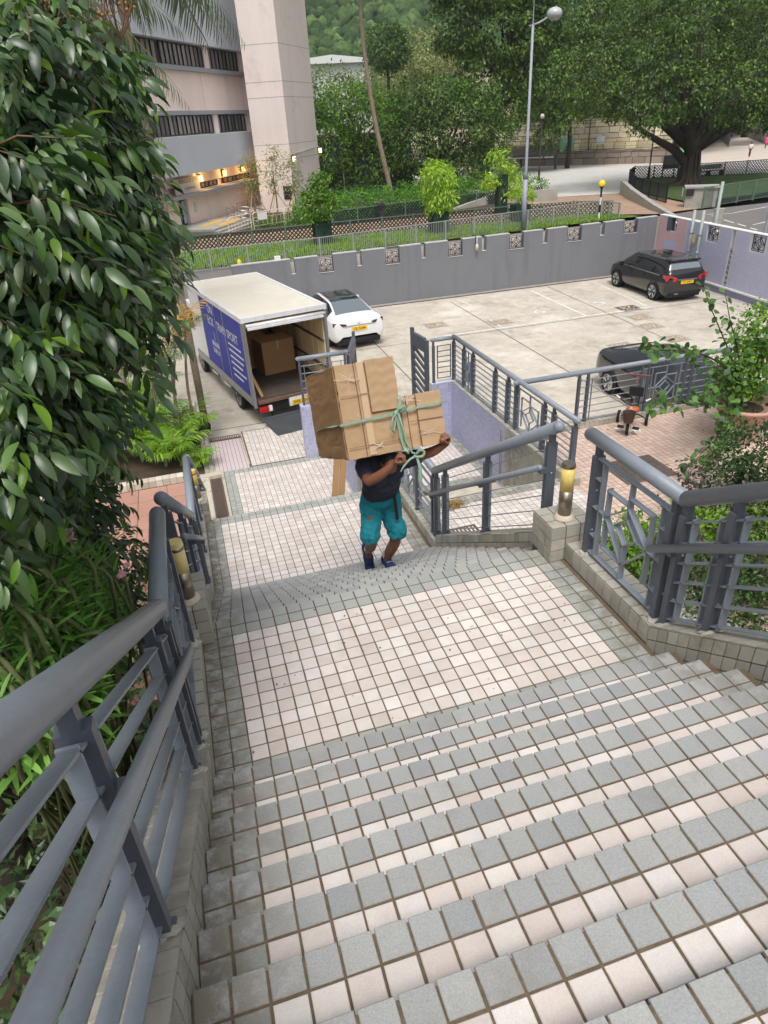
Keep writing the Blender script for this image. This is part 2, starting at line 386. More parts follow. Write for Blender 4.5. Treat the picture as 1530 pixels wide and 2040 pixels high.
# flight A down to L2
def flight(name, label, ytop, ztop, n, x0, x1, c0, nc, grey_all=False):
    st = empty(name, (0, 0, 0), label, 'stairs', kind='structure')
    b = MB(); items = []
    for j in range(1, n):
        y0 = ytop+(j-1)*T_; y1 = ytop+j*T_; z = ztop-j*H_
        b.box((x0, y0-.02, z-.35), (x1, y1-.012, z-.0045), r=.5)
        for c in range(nc):
            xx = c0+c*P+P/2
            items.append((xx, y1-.0495, z, GREY_TILE)); items.append((xx, y1-.0495-P, z, GREEN_TILE if (c < 2 or c >= nc-2) else PINK_TILE))
    b.build('stair_core', GROUT, st, fix=False)
    lay(st, items)
    return st
flight('lower_stairs', 'steep flight of tiled steps the porter is climbing, seen end on', .216, 0, 12, W0, W1, 0, 27)
def floor_tiles(name, label, x0, x1, y0, y1, z, edge=2, far=2, near=1, m_in=PINK_TILE, limit=300, x_base=0.0, cat='landing', frame=True, cut=None):
    st = empty(name, (0, 0, 0), label, cat, kind='structure')
    MB().box((x0, y0, z-.3), (x1, y1-.012, z-.0045), r=.5).build('floor_core', GROUT, st)
    items = []; nr = int(round((y1-y0)/P)); c0 = int(math.ceil((x0-x_base)/P-.2)); c1 = int((x1-x_base)/P+.1)
    for r_ in range(nr):
        for c in range(c0, c1):
            if cut and cut(x_base+c*P+P/2, y1-r_*P-P/2): continue
            e = frame and (c-c0 < edge or c1-1-c < edge or r_ < far or nr-1-r_ < near)
            items.append((x_base+c*P+P/2, y1-.0495-r_*P, z, GREEN_TILE if e else m_in))
    lay(st, items, limit)
    return st
Y2A = .216+11*T_          # foot of flight A
floor_tiles('second_landing', 'tiled landing with pale pink field below the porter', W0-.05, W1, Y2A, 5.20, L2Z, edge=2, far=2, near=2, limit=240)
flight('bottom_stairs', 'hidden short flight leading down to the car park level', 5.20, L2Z, 10, W0, W1, 0, 27)
Y3A = 5.20+9*T_
l3 = floor_tiles('bottom_landing', 'lowest tiled landing between the palm bed and the lilac wall', .42, 5.95, Y3A, 10.14, L3Z, edge=2, far=2, near=2, limit=120)
# apron beyond it: level pink strip on the right, ramp with a drain on the left
ap = floor_tiles('apron', 'pale pink tiled strip in front of the truck', 1.02, 2.6, 10.14, 12.35, L3Z-.001, edge=0, far=1, near=0, limit=60)
b = MB(); b.hexa([(.22, 10.14, -4), (1.02, 10.14, -4), (1.02, 12.2, -4), (.22, 12.2, -4)], [(.22, 10.14, L3Z), (1.02, 10.14, L3Z), (1.02, 12.2, -3.62), (.22, 12.2, -3.62)])
ramp = b.build('drain_ramp', mat('mauve_ramp_tile', s2l(196, 182, 184), .8, var=[(2, .06), (60, .06)]), None); tag(ramp, 'short mauve tiled ramp with long joints beside the pink apron', 'ramp', kind='structure')
b = MB()
for i in range(9):
    x = .25+i*.09
    b.hexa([(x, 10.16, -3.6), (x+.008, 10.16, -3.6), (x+.008, 12.18, -3.7), (x, 12.18, -3.7)], [(x, 10.16, L3Z+.004), (x+.008, 10.16, L3Z+.004), (x+.008, 12.18, -3.616), (x, 12.18, -3.616)])
b.build('joint_line', GROUT, ramp)
MB().prism([(10.3, -3.7), (12.3, -3.7), (12.3, L3Z+.02), (10.3, L3Z+.005)], 'x', 1.02, 1.045).build('ramp_curb', GROUT_L, ramp)
def grating(name, label, x0, x1, y0, y1, z, along='x', pitch=.035, group=None, frame=.03):
    g = empty(name, (x0, y0, z), label, 'drain grate', group)
    b = MB()
    for (a, c) in (((0, 0), (x1-x0, frame)), ((0, y1-y0-frame), (x1-x0, y1-y0)), ((0, frame), (frame, y1-y0-frame)), ((x1-x0-frame, frame), (x1-x0, y1-y0-frame))):
        b.box((a[0], a[1], -.02), (c[0], c[1], .008))
    b.build('frame', IRON, g)
    MB().box((.01, .01, -.06), (x1-x0-.01, y1-y0-.01, -.03)).build('pit', BLACK, g)
    b = MB(); L = (y1-y0 if along == 'x' else x1-x0)-2*frame; n = int(L/pitch)
    for i in range(n):
        t = frame+pitch*(i+.3)
        if along == 'x': b.box((frame, t, -.02), (x1-x0-frame, t+pitch*.45, .004))
        else: b.box((t, frame, -.02), (t+pitch*.45, y1-y0-frame, .004))
    b.build('bars', IRON, g)
    return g
grating('drain_grate', 'long rusty floor grate beside the terracotta terrace', .10, .36, Y3A+.05, 9.85, L3Z+.002, 'x', .035)
grating('drain_grate', 'dark cross drain at the foot of the mauve ramp', .24, 1.0, 12.2, 12.42, -3.6, 'y', .045)
b = MB(); b.box((-.12, Y3A, L3Z-.3), (.095, 10.0, L3Z)); b.box((.365, Y3A, L3Z-.3), (.42, 10.0, L3Z)); b.box((.095, Y3A, L3Z-.3), (.365, 10.0, L3Z-.08)); b.box((-.35, 10.0, L3Z-.3), (.42, 10.2, L3Z+.012))
tag(b.build('drain_surround', GROUT_L), 'pale cement strips framing the long floor grate', 'cement strip', kind='structure')
# ------------------------------------------------------------------ kerbs, piers, bollard lamps
def rebase(e, loc):
    """put a thing's empty at its base without moving what hangs under it"""
    L = Vector(loc)
    for ch in [x for x in bpy.data.objects if x.parent == e]: ch.location = ch.location-L
    e.location = L
    return e
def prism_x(name, prof, x0, x1, m, parent):
    return MB().prism(prof, 'x', x0, x1, r=.5).build(name, m, parent)
SL = H_/T_
def kz(y):      # top of the kerb that follows the stairs
    if y < -1.10: return .16+SL*(-1.10-y)
    if y < .216: return .16
    if y < Y2A+.07: return .16-SL*(y-.216)
    if y < 5.20: return L2Z+.16
    return max(L2Z+.16-SL*(y-5.20), L3Z+.16)
# left kerb
YN = -5.0
kl = empty('kerb', (0, 0, 0), 'long tiled kerb under the left railing, nearest part at the lower left', 'kerb', kind='structure')
TH = .011
prof = [(y, kz(y)-TH) for y in (YN, -1.10, .216, Y2A+.07, 5.20)]+[(7.9, kz(7.9)-TH), (7.9, -3.6), (YN, -3.6)]
prism_x('kerb_core', prof, -.215, -TH, GROUT, kl)
def kerb_run(par, side, xo, xi, y0, y1, single, zfoot=None):
    """tile top (two rows deep) and the stair-side face of a straight piece of kerb; side=+1: face looks to +x"""
    L = math.hypot(y1-y0, kz(y1-1e-4)-kz(y0+1e-4)); n = max(1, int(round(L/.108)))
    z0 = kz(y0+1e-4)-TH; z1 = kz(y1-1e-4)-TH; dv = Vector((0, y1-y0, z1-z0))
    if side > 0: tiled(par, (xo, y0, z0), (xi-xo, 0, 0), dv, 2, n, KERB_TILE, single=single)
    else: tiled(par, (xi, y0, z0), (xo-xi, 0, 0), dv, 2, n, KERB_TILE, single=single)
    h = .16+(.16 if abs(z1-z0) > .01 else 0); nr = 3 if h > .2 else 2
    nr = 2 if h < .2 else 3
    x = xi-TH if side > 0 else xi+TH
    if h < .2: h = .16; nr = 1; hh = .15
    else: hh = .32
    if side > 0: tiled(par, (xi-TH, y0, z0-hh), dv, (0, 0, hh), n, nr, KERB_TILE, single=single)
    else: tiled(par, (xi+TH, y1, z1-hh), -dv, (0, 0, hh), n, nr, KERB_TILE, single=single)
for (a, c, sg) in ((-4.4, -1.10, True), (-1.10, -.04, True), (.46, Y2A+.07, False), (Y2A+.07, 5.14, False), (5.56, 7.9, False)):
    kerb_run(kl, 1, -.215, 0, a, c, sg)
# right kerb
kr = empty('kerb', (0, 0, 0), 'tiled kerb under the right railing beside the middle landing', 'kerb', kind='structure')
prof = [(y, kz(y)-TH) for y in (YN, -1.10, .216, Y2A+.07, 5.20)]+[(7.9, kz(7.9)-TH), (7.9, -3.6), (YN, -3.6)]
prism_x('kerb_core', prof, 2.95+TH, 3.20, GROUT, kr)
for (a, c, sg) in ((-4.0, -1.10, True), (-1.10, 0, True), (.34, Y2A+.07, False), (Y2A+.07, 5.14, False)):
    kerb_run(kr, -1, 3.19, 2.95, a, c, sg)
def pier(x0, x1, y0, y1, z0, z1, label, nx, ny, nz, group=None):
    p = empty('pier', (0, 0, 0), label, 'pier', group)
    MB().box((x0+TH, y0+TH, z0-.3), (x1-TH, y1-TH, z1-TH), r=.5).build('core', GROUT, p)
    tiled(p, (x0, y0, z1-TH), (x1-x0, 0, 0), (0, y1-y0, 0), nx, ny, KERB_TILE)
    tiled(p, (x0, y0+TH, z0), (x1-x0, 0, 0), (0, 0, z1-z0-TH), nx, nz, KERB_TILE)
    tiled(p, (x0+TH, y1, z0), (0, y0-y1, 0), (0, 0, z1-z0-TH), ny, nz, KERB_TILE)
    tiled(p, (x1-TH, y0, z0), (0, y1-y0, 0), (0, 0, z1-z0-TH), ny, nz, KERB_TILE)
    return rebase(p, ((x0+x1)/2, (y0+y1)/2, z0))
pier(2.815, 3.20, 0, .33, 0, .325, 'square tiled pier at the right edge of the middle landing, bollard lamp on top', 3, 3, 3)
pier(-.215, .09, -.04, .44, 0, .325, 'square tiled pier at the left edge of the middle landing, bollard lamp on top', 3, 4, 3)
pier(-.215, .09, 5.14, 5.56, L2Z, L2Z+.325, 'square tiled pier at the left edge of the second landing beside the floor grate', 3, 4, 3)
LAMPY = mat('yellowed_lamp_diffuser', s2l(228, 194, 84), .4, col2=s2l(232, 206, 120), var=[(9, .08)])
LAMPC = mat('cream_lamp_diffuser', s2l(232, 212, 146), .4, var=[(9, .08)])
def bollard(x, y, z, label, m, cap, h=.50, steel=STAIN, tilt=0):
    t = empty('bollard_lamp', (x, y, z), label, 'bollard light', 'bollard lamps on the piers')
    MB().lathe([(.085, -.001), (.085, .012), (.068, .022), (.066, .04)], n=24).build('base', mat('lamp_base', s2l(205, 192, 172), .6, var=[(30, .1)]), t, smooth=True)
    MB().lathe([(.055, .04), (.055, h*.52)], n=24).build('post', steel, t, smooth=True)
    MB().lathe([(.054, h*.52), (.054, h*.93)], n=24).build('diffuser', m, t, smooth=True)
    if cap == 'flat': MB().lathe([(.056, h*.93), (.056, h*.97), (.05, h)], n=24).build('cap', STAIN, t, smooth=False)
    elif cap == 'ring':
        MB().lathe([(.0562, h*.88), (.0562, h*.925)], n=24).build('ring', STAIN, t, smooth=True)
        MB().lathe([(.054, h*.93), (.05, h), (.0, h+.001)], n=24).build('lens', m, t)
    else: MB().lathe([(.06, h*.86), (.062, h*.93), (.05, h*1.0), (.025, h*1.06), (0.001, h*1.08)], n=24).build('cap', STEEL_D, t, smooth=True)
    return t
bollard(2.99, .13, .325, 'bollard light with steel cap and yellow diffuser on the right pier', LAMPY, 'flat')
bollard(-.03, .10, .325, 'cream bollard light with dark ring on the left pier of the middle landing', LAMPC, 'ring')
bollard(-.04, 5.30, L2Z+.325, 'yellow bollard light on the small pier by the floor grate', LAMPY, 'ring')
bollard(4.55, .92, R2Z, 'bollard light with dark domed cap behind the raised handrail end', mat('amber_lamp_diffuser', s2l(196, 160, 92), .4), 'dome', h=.95, steel=STEEL_D)
# ------------------------------------------------------------------ railings
def ball_end(b, p, r): b.ball(p, r, 12, 8)
CEM = mat('white_cement_smear', s2l(180, 177, 166), .95, var=[(60, .2)], grime=[(s2l(140, 134, 120), 25, .5, .6)])
def railing(name, label, segs, group='grey painted steel railings'):
    """segs: dict(a, b base points; h top; posts=[t]; panels=[(t0,t1)]; bars=n; inw=(dx,dy) side of the lower handrail; low=(t0,t1) or None)"""
    e = empty(name, (0, 0, 0), label, 'railing', group)
    for s in segs:
        A = Vector(s['a']); B = Vector(s['b']); D = B-A; L = D.length; h = s.get('h', .97); rt = s.get('r', .051)
        hd = Vector((D.x, D.y, 0)).normalized(); up = Vector((0, 0, 1))
        Pt = lambda t, z: A+D*t+up*z
        e0, e1 = s.get('ext', (0, 0))
        b = MB(); pts = [Pt(-e0/L, h), Pt(1+e1/L, h)]
        b.tube(pts, rt, 18)
        if 'bend' in s: b.tube([pts[-1], Vector(s['bend'])], rt, 18); ball_end(b, Vector(s['bend']), rt)
        ball_end(b, pts[0], rt*1.0); ball_end(b, pts[1], rt*1.0)
        o = b.build('handrail', STEEL, e, smooth=True)
        if s.get('low'):
            t0, t1 = s['low']; iv = Vector((s['inw'][0], s['inw'][1], 0)); zl = h-.34; rl = .027
            b = MB(); p0 = Pt(t0, zl)+iv; p1 = Pt(t1, zl)+iv; b.tube([p0, p1], rl, 14); ball_end(b, p0, rl); ball_end(b, p1, rl)
            b.build('lower_handrail', STEEL, e, smooth=True)
            for t in s['posts']:
                if t0-.01 < t < t1+.01:
                    q = Pt(t, zl-.03)
                    MB().bar(q, q+iv*1.0-up*.0, .05, .05, r=.3).build('bracket', STEEL_D, e)
        pw, pt = s.get('pw', .085), s.get('pt', .045)
        sx = Vector((hd.y, -hd.x, 0))
        for t in s['posts']:
            q = Pt(t, 0)
            b = MB(); M = Matrix((( sx.x, hd.x, 0, q.x), (sx.y, hd.y, 0, q.y), (0, 0, 1, q.z), (0, 0, 0, 1)))
            b.box((-pw/2, -pt/2, -.03), (pw/2, pt/2, h-.12), M=M)
            b.box((-.022, -.022, h-.12), (.022, .022, h-.03), M=M)
            b.box((-pw/2-.012, -pt/2-.012, -.03), (pw/2+.012, pt/2+.012, .006), M=M)
            b.build('post', STEEL_D, e)
            if np.linalg.norm(np.array(q)-CAM) < 7:
                for zz in (.22, h-.4):
                    MB().ball(tuple(M.to_3x3()@Vector((s.get('inw', (0, 0))[0]*0, -pt/2, zz))+q), .011, 8, 5).build('bolt', STEEL, e, smooth=True)
                if s.get('cement', True):
                    cb = MB(); cb.lathe([(pw*.95, -.012), (pw*.9, .006), (pw*.55, .012)], n=9, M=Matrix.Scale(1, 4))
                    for i_ in range(len(cb.v)): v_ = Vector(cb.v[i_]); k_ = 1+.28*math.sin(i_*2.3+t*9); cb.v[i_] = tuple(Vector((v_.x*k_*.9, v_.y*k_*.8, v_.z+(D.z/L)*v_.y*(1 if D.y > 0 else -1)+.004))+q)
                    cb.build('cement_patch', CEM, e)
        nb = s.get('bars', 5); bw = s.get('bw', .042); bt = s.get('bt', .009)
        ts = sorted(s['posts'])
        for i in range(len(ts)-1):
            t0, t1 = ts[i], ts[i+1]; g = (t1-t0)*L
            pan = any(abs(t0-p[0]) < .02 for p in s.get('panels', []))
            off = .045/L
            if pan:
                zt = h-.13; zb = .03; f = .05/L; b = MB(); W = bw*1.1; w = W
                a0, a1 = t0+.10/L, t1-.10/L
                tm = (a0+a1)/2; zm = (zt+zb)/2
                def st_(p, q, ww=W, th=.010, mesh=None):
                    bb = MB(); d = (q-p); up_ = sx.cross(d).normalized(); bb.bar(p, q, ww, th, up=up_, r=.4); bb.build('panel_strip', STEEL, e)
                T0, T1 = t0+.02/L, t1-.02/L
                st_(Pt(T0, zt), Pt(T1, zt)); st_(Pt(T0, zb), Pt(T1, zb))
                st_(Pt(a0, zb), Pt(a0, zt)); st_(Pt(a1, zb), Pt(a1, zt))
                i0, i1 = a0+(a1-a0)*.13, a1-(a1-a0)*.13; it, ib = zt-(zt-zb)*.16, zb+(zt-zb)*.16
                st_(Pt(i0, it), Pt(tm, it)); st_(Pt(i0, it), Pt(i0, ib)); st_(Pt(i1, ib), Pt(i1, it-.04)); st_(Pt(tm, ib), Pt(i1, ib)); st_(Pt(tm, it-.06), Pt(i1, it-.06)) 
                st_(Pt(tm, zt), Pt(tm, it-.20)); st_(Pt(tm, zb), Pt(tm, ib+.02)); st_(Pt(t0, zm), Pt(i0, zm)); st_(Pt(i1, zm), Pt(t1, zm))
                # diamond and inner hexagon
                st_(Pt(tm, it-.08), Pt(i0, zm)); st_(Pt(i0, zm), Pt(tm, ib+.0)); st_(Pt(tm, ib+.0), Pt(i1, zm)); st_(Pt(i1, zm), Pt(tm, it-.08))
                q0, q1 = tm-(tm-i0)*.5, tm+(i1-tm)*.5; dz = (it-ib)*.20
                st_(Pt(i0, zm), Pt(q0, zm)); st_(Pt(q0, zm), Pt(tm, zm+dz)); st_(Pt(q1, zm), Pt(tm, zm+dz)); st_(Pt(q0, zm), Pt(tm, zm-dz)); st_(Pt(tm, zm-dz), Pt(q1, zm)); st_(Pt(tm, zm-dz), Pt(tm, ib))
                for z_ in (zb+(zt-zb)*f_ for f_ in (.2, .8)):
                    st_(Pt(t0, z_), Pt(a0, z_)); st_(Pt(a1, z_), Pt(t1, z_))
            elif g > .12:
                # vertical flats beside the posts
                for tt in ((t0+off, t1-off) if g > .35 else ()):
                    tt2 = tt+(.05/L if tt < (t0+t1)/2 else -.05/L)
                    p = Pt(tt2, .03); q = Pt(tt2, h-.15)
                    MB().bar(p, q, bw, .010, up=hd, r=.4).build('upright', STEEL, e)
                for j in range(nb):
                    z_ = .05+(h-.22)*j/(nb-1)
                    bb = MB(); bb.bar(Pt(t0, z_), Pt(t1, z_), bw, bt, up=up, r=.4); bb.build('slat', STEEL, e)
    return rebase(e, segs[0]['a'])
def yseg(x, y0, y1, posts=(), **k):
    d = dict(a=(x, y0, kz(y0+1e-4)), b=(x, y1, kz(y1-1e-4)), posts=[(p-y0)/(y1-y0) for p in posts]); 
    if 'panels' in k: k['panels'] = [((p[0]-y0)/(y1-y0), 0) for p in k['panels']]
    if k.get('low'): k['low'] = tuple((p-y0)/(y1-y0) for p in k['low'])
    d.update(k); return d
XR, XL = 3.045, -.075
for X_, inw, lab in ((XR, (-.09, 0), 'right railing by the landing, diamond panel between its posts'), (XL, (.09, 0), 'left railing closest to the camera, thick grey tube cutting across the lower left corner')):
    railing('railing', lab, [
        yseg(X_, -5.2, -1.10, h=(1.0 if X_ < 0 else .97), posts=[-4.35, -4.0, -2.75, -1.50, -1.14], low=(-5.2, -.97), inw=inw, bars=6, bw=.05),
        yseg(X_, -1.10, -.08, [-1.04, -.17], panels=[(-1.04,)], ext=(0, .04))])
for X_, inw, lab, py in ((XR, (-.10, 0), 'right railing descending beside the lower steps, ball-ended tube at its top', [.50, 1.74, 2.98, 3.30]), (XL, (.09, 0), 'left railing descending beside the lower steps towards the floor grate', [.50, 1.74, 2.98, 3.30])):
    railing('railing', lab, [
        yseg(X_, .42, Y2A+.30, py, low=(.5, 3.3), inw=inw, bars=6, bw=.026, bt=.008),
        dict(a=(X_, Y2A+.30, L2Z+.16), b=(X_, 5.06, L2Z+.16), posts=[.03, .42, .95], panels=[(.42, 0)], bars=6, bw=.03, h=.97)] )
railing('railing', 'small left railing dropping to the lowest landing past the yellow bollard light', [
    yseg(XL, 5.5, 7.7, [5.62, 6.5, 7.5], low=(5.7, 7.6), inw=(.09, 0), bars=5, bw=.026)])
# divider wall between the two lowest flights, its railing hidden behind the boxes
dv = empty('divider_wall', (0, 0, 0), 'lilac tiled divider wall behind the cardboard boxes', 'wall', kind='structure')
prof = [(5.2, L2Z+.1), (7.6, L3Z+.9), (9.8, L3Z+.9), (9.8, L3Z-.1), (5.2, L3Z-.1)]
prism_x('wall_core', prof, 2.95, 3.15, GROUT, dv)
tiled(dv, (2.945, 9.8, L3Z), (0, -2.2, 0), (0, 0, .88), 22, 18, LILAC, gap=.009, thick=.006, single=False)
tiled(dv, (2.945, 7.6, L3Z+.0), (0, -2.35, 0), (0, 0, .88), 22, 9, KERB_TILE, single=False)
# ------------------------------------------------------------------ right-hand plaza (z = -2.3), flight C, lilac retaining wall
floor_tiles('side_landing', 'pale pink tiled side landing seen between the railing bars', 3.20, 6.0, -.6, 5.05, R2Z, edge=0, far=2, near=0, x_base=3.2, limit=120)
def in_bed(x, y): return False
floor_tiles('terrace', 'faded red tiled terrace with the tricycle', 6.0, 16.5, -1.5, 6.74, R2Z-.001, m_in=RED_TILE, frame=False, x_base=6.0, limit=260, cat='terrace')
b = MB(); items = []
fc = empty('side_stairs', (0, 0, 0), 'hidden side flight going down beside the lilac wall', 'stairs', kind='structure')
for j in range(1, 8):
    y1 = 5.05+j*T_; z = R2Z-j*.15; b.box((3.15, y1-T_-.02, z-.4), (5.9, y1, z))
b.build('stair_core', KERB_TILE, fc)
XW = 5.93; WT = -2.17
rw = empty('retaining_wall', (0, 0, 0), 'lilac mosaic wall under the car park fence, grey tiles at its near end', 'retaining wall', kind='structure')
b = MB(); b.box((XW+.008, 4.72, -4.2), (XW+.22, 10.25, WT), r=.5); b.box((5.45, 10.058, -4.2), (XW+.01, 10.25, WT-.002), r=.5)
b.build('wall_core', LILAC_G, rw)
tiled(rw, (XW+.008, 10.05, L3Z), (0, -2.9, 0), (0, 0, WT-L3Z), 28, 26, LILAC, gap=.010, thick=.006, single=False)
tiled(rw, (5.45, 10.058, L3Z), (XW-5.45, 0, 0), (0, 0, WT-L3Z), 5, 26, LILAC, gap=.010, thick=.006, single=False)
tiled(rw, (XW+.008, 7.15, L3Z), (0, -2.43, 0), (0, 0, WT-L3Z), 22, 12, KERB_TILE, single=False)
tiled(rw, (XW, 4.72, WT), (.22, 0, 0), (0, 5.33, 0), 2, 49, KERB_TILE, single=False)
tiled(rw, (XW, 4.72, R2Z), (.22, 0, 0), (0, 0, WT-R2Z), 2, 1, KERB_TILE, single=False)
STREAK = mat('rusty_cement_streak', s2l(150, 128, 100), .9, var=[(8, .2)])
b = MB()
for y in (7.35, 7.28, 6.9): b.box((XW-.004, y, L3Z), (XW+.006, y+.02+wob(.006), WT-.06-random.random()*.2))
b.build('rust_streak', STREAK, rw)
# gate pillar on the left with its own rail
pl = empty('gate_pillar', (0, 0, 0), 'narrow lilac mosaic gate pillar beside the tail lift', 'pillar')
MB().box((2.36, 10.108, -4), (2.64, 10.33, -2.25), r=.5).build('pillar_core', LILAC_G, pl)
tiled(pl, (2.36, 10.108, L3Z), (.28, 0, 0), (0, 0, 1.25), 4, 13, LILAC, gap=.012, thick=.006, single=False)
tiled(pl, (2.36, 10.33, L3Z), (0, -.22, 0), (0, 0, 1.25), 3, 13, LILAC, gap=.012, thick=.006, single=False)
tiled(pl, (2.36, 10.108, -2.25), (.28, 0, 0), (0, .22, 0), 3, 2, mat('pale_lilac_cap_tile', s2l(186, 184, 206), .5), single=False)
rebase(pl, (2.5, 10.2, L3Z))
railing('railing', 'short rail section standing on the left gate pillar behind the cardboard', [
    dict(a=(2.42, 10.2, -2.25), b=(3.5, 10.2, -2.25), posts=[.02, .60, .97], bars=6, h=1.07, r=.05, pw=.07)])
railing('railing', 'car park fence along the lilac wall with diamond panels', [
    dict(a=(XW+.1, 10.15, WT), b=(XW+.1, 4.78, WT), posts=[.0, .115, .21, .42, .53, .60, .80, .86, .99], panels=[(.06, 0), (.115, 0), (.60, 0)], bars=8, h=1.02, r=.05, bw=.03, pw=.08),
    dict(a=(5.5, 10.15, WT), b=(XW+.1, 10.15, WT), posts=[.06], bars=7, h=1.0, r=.045, bw=.02, bt=.02)])
b = MB(); b.box((5.62, 10.14, WT+.08), (5.64, 10.16, WT+.86)); b.box((5.94, 10.14, WT+.08), (5.96, 10.16, WT+.86))
for i in range(7): b.box((5.62, 10.14, WT+.08+i*.127), (5.95, 10.16, WT+.096+i*.127))
fr = b.build('rail_grille', STEEL_D); tag(fr, 'small square barred grille between the gate post and the corner of the fence', 'grille')
hr = MB(); hr.tube([(XW-.07, 7.1, -2.62), (XW-.07, 5.35, -1.62)], .035, 12); ball_end(hr, (XW-.07, 5.35, -1.62), .035)
for y, z in ((6.9, -2.5), (5.45, -1.68)): hr.box((XW-.08, y-.02, z-.04), (XW+.02, y+.02, z-.01))
tag(hr.build('wall_handrail', STEEL, None, smooth=True), 'short sloping handrail bracketed to the retaining wall', 'handrail')
railing('railing', 'terrace fence in front of the parked dark car, diamond panel behind the tricycle', [
    dict(a=(6.3, 6.83, R2Z+.11), b=(16.4, 6.83, R2Z+.11), posts=[.098, .117, .236, .25, .335, .352, .50, .515, .66, .675], panels=[(.25, 0)], bars=7, h=1.02, r=.05, bw=.03, pw=.07, ext=(.35, 0))])
tk = empty('terrace_kerb', (0, 0, 0), 'tiled kerb carrying the terrace fence', 'kerb', kind='structure')
MB().box((6.15, 6.749, -3.7), (16.5, 6.95, R2Z+.10), r=.5).build('kerb_core', GROUT, tk)
tiled(tk, (6.15, 6.749, R2Z), (9, 0, 0), (0, 0, .10), 83, 1, KERB_TILE, single=False)
tiled(tk, (6.15, 6.74, R2Z+.10), (9, 0, 0), (0, .21, 0), 83, 2, KERB_TILE, single=False)
# gates, swung open into the car park
def gate(hx, hy, fx, fy, label, z0=-3.5, h=1.62, t=.07):
    g = empty('gate_leaf', (hx, hy, z0), label, 'gate', 'two open gate leaves')
    d = Vector((fx-hx, fy-hy, 0)); L = d.length; a = math.atan2(d.y, d.x); M = Matrix.Rotation(a, 4, 'Z')
    for nm, p, q in (('stile', (0, -t/2, 0), (.14, t/2, h)), ('stile', (L-.10, -t/2, 0), (L, t/2, h+.12)), ('rail', (.14, -t/2, 0), (L-.1, t/2, .14)), ('rail', (.14, -t/2, h-.30), (L-.1, t/2, h+.03))):
        MB().box(p, q, M=M).build(nm, STEEL_D, g)
    n = 9
    for i in range(n):
        z = .16+(h-.55)*i/n
        MB().add([tuple(M@Vector(v)) for v in ((.14, -.02, z), (L-.1, -.02, z+.22), (L-.1, .02, z+.22), (.14, .02, z), (.14, -.02, z+.075), (L-.1, -.02, z+.295), (L-.1, .02, z+.295), (.14, .02, z+.075))],
                 [(0, 1, 2, 3), (7, 6, 5, 4), (0, 1, 5, 4), (1, 2, 6, 5), (2, 3, 7, 6), (3, 0, 4, 7)]).build('louvre', STEEL_D, g)
    MB().box((.02, -t/2-.05, h*.42), (.12, -t/2, h*.48), M=M).build('latch', IRON, g)
    return g
gate(5.52, 10.5, 5.43, 11.4, 'right gate leaf with slanting louvres, swung open into the car park', h=2.22)
gate(3.56, 10.3, 4.06, 11.7, 'left gate leaf seen edge on beside the white car', h=2.22)
# ------------------------------------------------------------------ car park
lot = MB(); lot.box((-40, 12.3, -4.2), (21.3, 23.9, LOTZ), r=.5); lot.box((2.0, 6.9, -4.2), (21.3, 12.3, LOTZ), r=.5)
o = lot.build('car_park_floor', CONC); tag(o, 'stained pale concrete car park floor', 'floor', kind='structure')
JD = mat('dark_joint_filler', s2l(92, 88, 82), .95, grime=[(s2l(150, 145, 135), 3, .55, .6)])
b = MB(); z = LOTZ+.004
def strip(b, p, q, w, zz, seg=1):
    p = Vector((*p, zz)); q = Vector((*q, zz)); d = (q-p).normalized(); n = Vector((-d.y, d.x, 0))*w/2
    b.add([p-n, p+n, q+n, q-n], [(0, 3, 2, 1)], r=random.random())
for p, q in (((10.98, 22.9), (10.8, 7.0)), ((15.75, 23.3), (15.0, 7.0)), ((6.5, 22), (6.28, 10.4)), ((-12, 18.05), (20.9, 18.05)), ((2.1, 23.3), (2.0, 12)), ((-12, 12.9), (5.9, 12.9)), ((20.0, 23), (19.6, 8))): strip(b, p, q, .035, z)
tag(b.build('floor_joint', JD), 'dark expansion joints crossing the car park floor', 'joint', kind='structure')
b = MB(); z += .004
for p, q, w in (((14.78, 23.0), (14.62, 18.3), .10), ((17.9, 23.0), (17.35, 18.4), .09), ((8.9, 18.25), (17.4, 18.25), .11), ((11.5, 21.9), (11.4, 22.9), .08), ((11.2, 18.4), (11.25, 19.5), .06)): strip(b, p, q, w, z)
tag(b.build('bay_lines', LINEP), 'worn white parking bay lines', 'lines', kind='structure')
for s_, x, y in (('6', 13.38, 19.62), ('5', 16.1, 19.7)):
    t = text(s_, .95, None, (x, y, z), (0, 0, R(180) if False else 0), LINEP, 'bay_number'); t.scale = (1.25, .8, 1); t.rotation_euler = (0, 0, R(8))
    t['label'] = 'white painted bay number %s on the concrete' % s_; t['category'] = 'number'; t['kind'] = 'structure'
COVER = mat('patterned_cover', s2l(158, 140, 118), .8, var=[(28, .35)], bump=(40, 1))
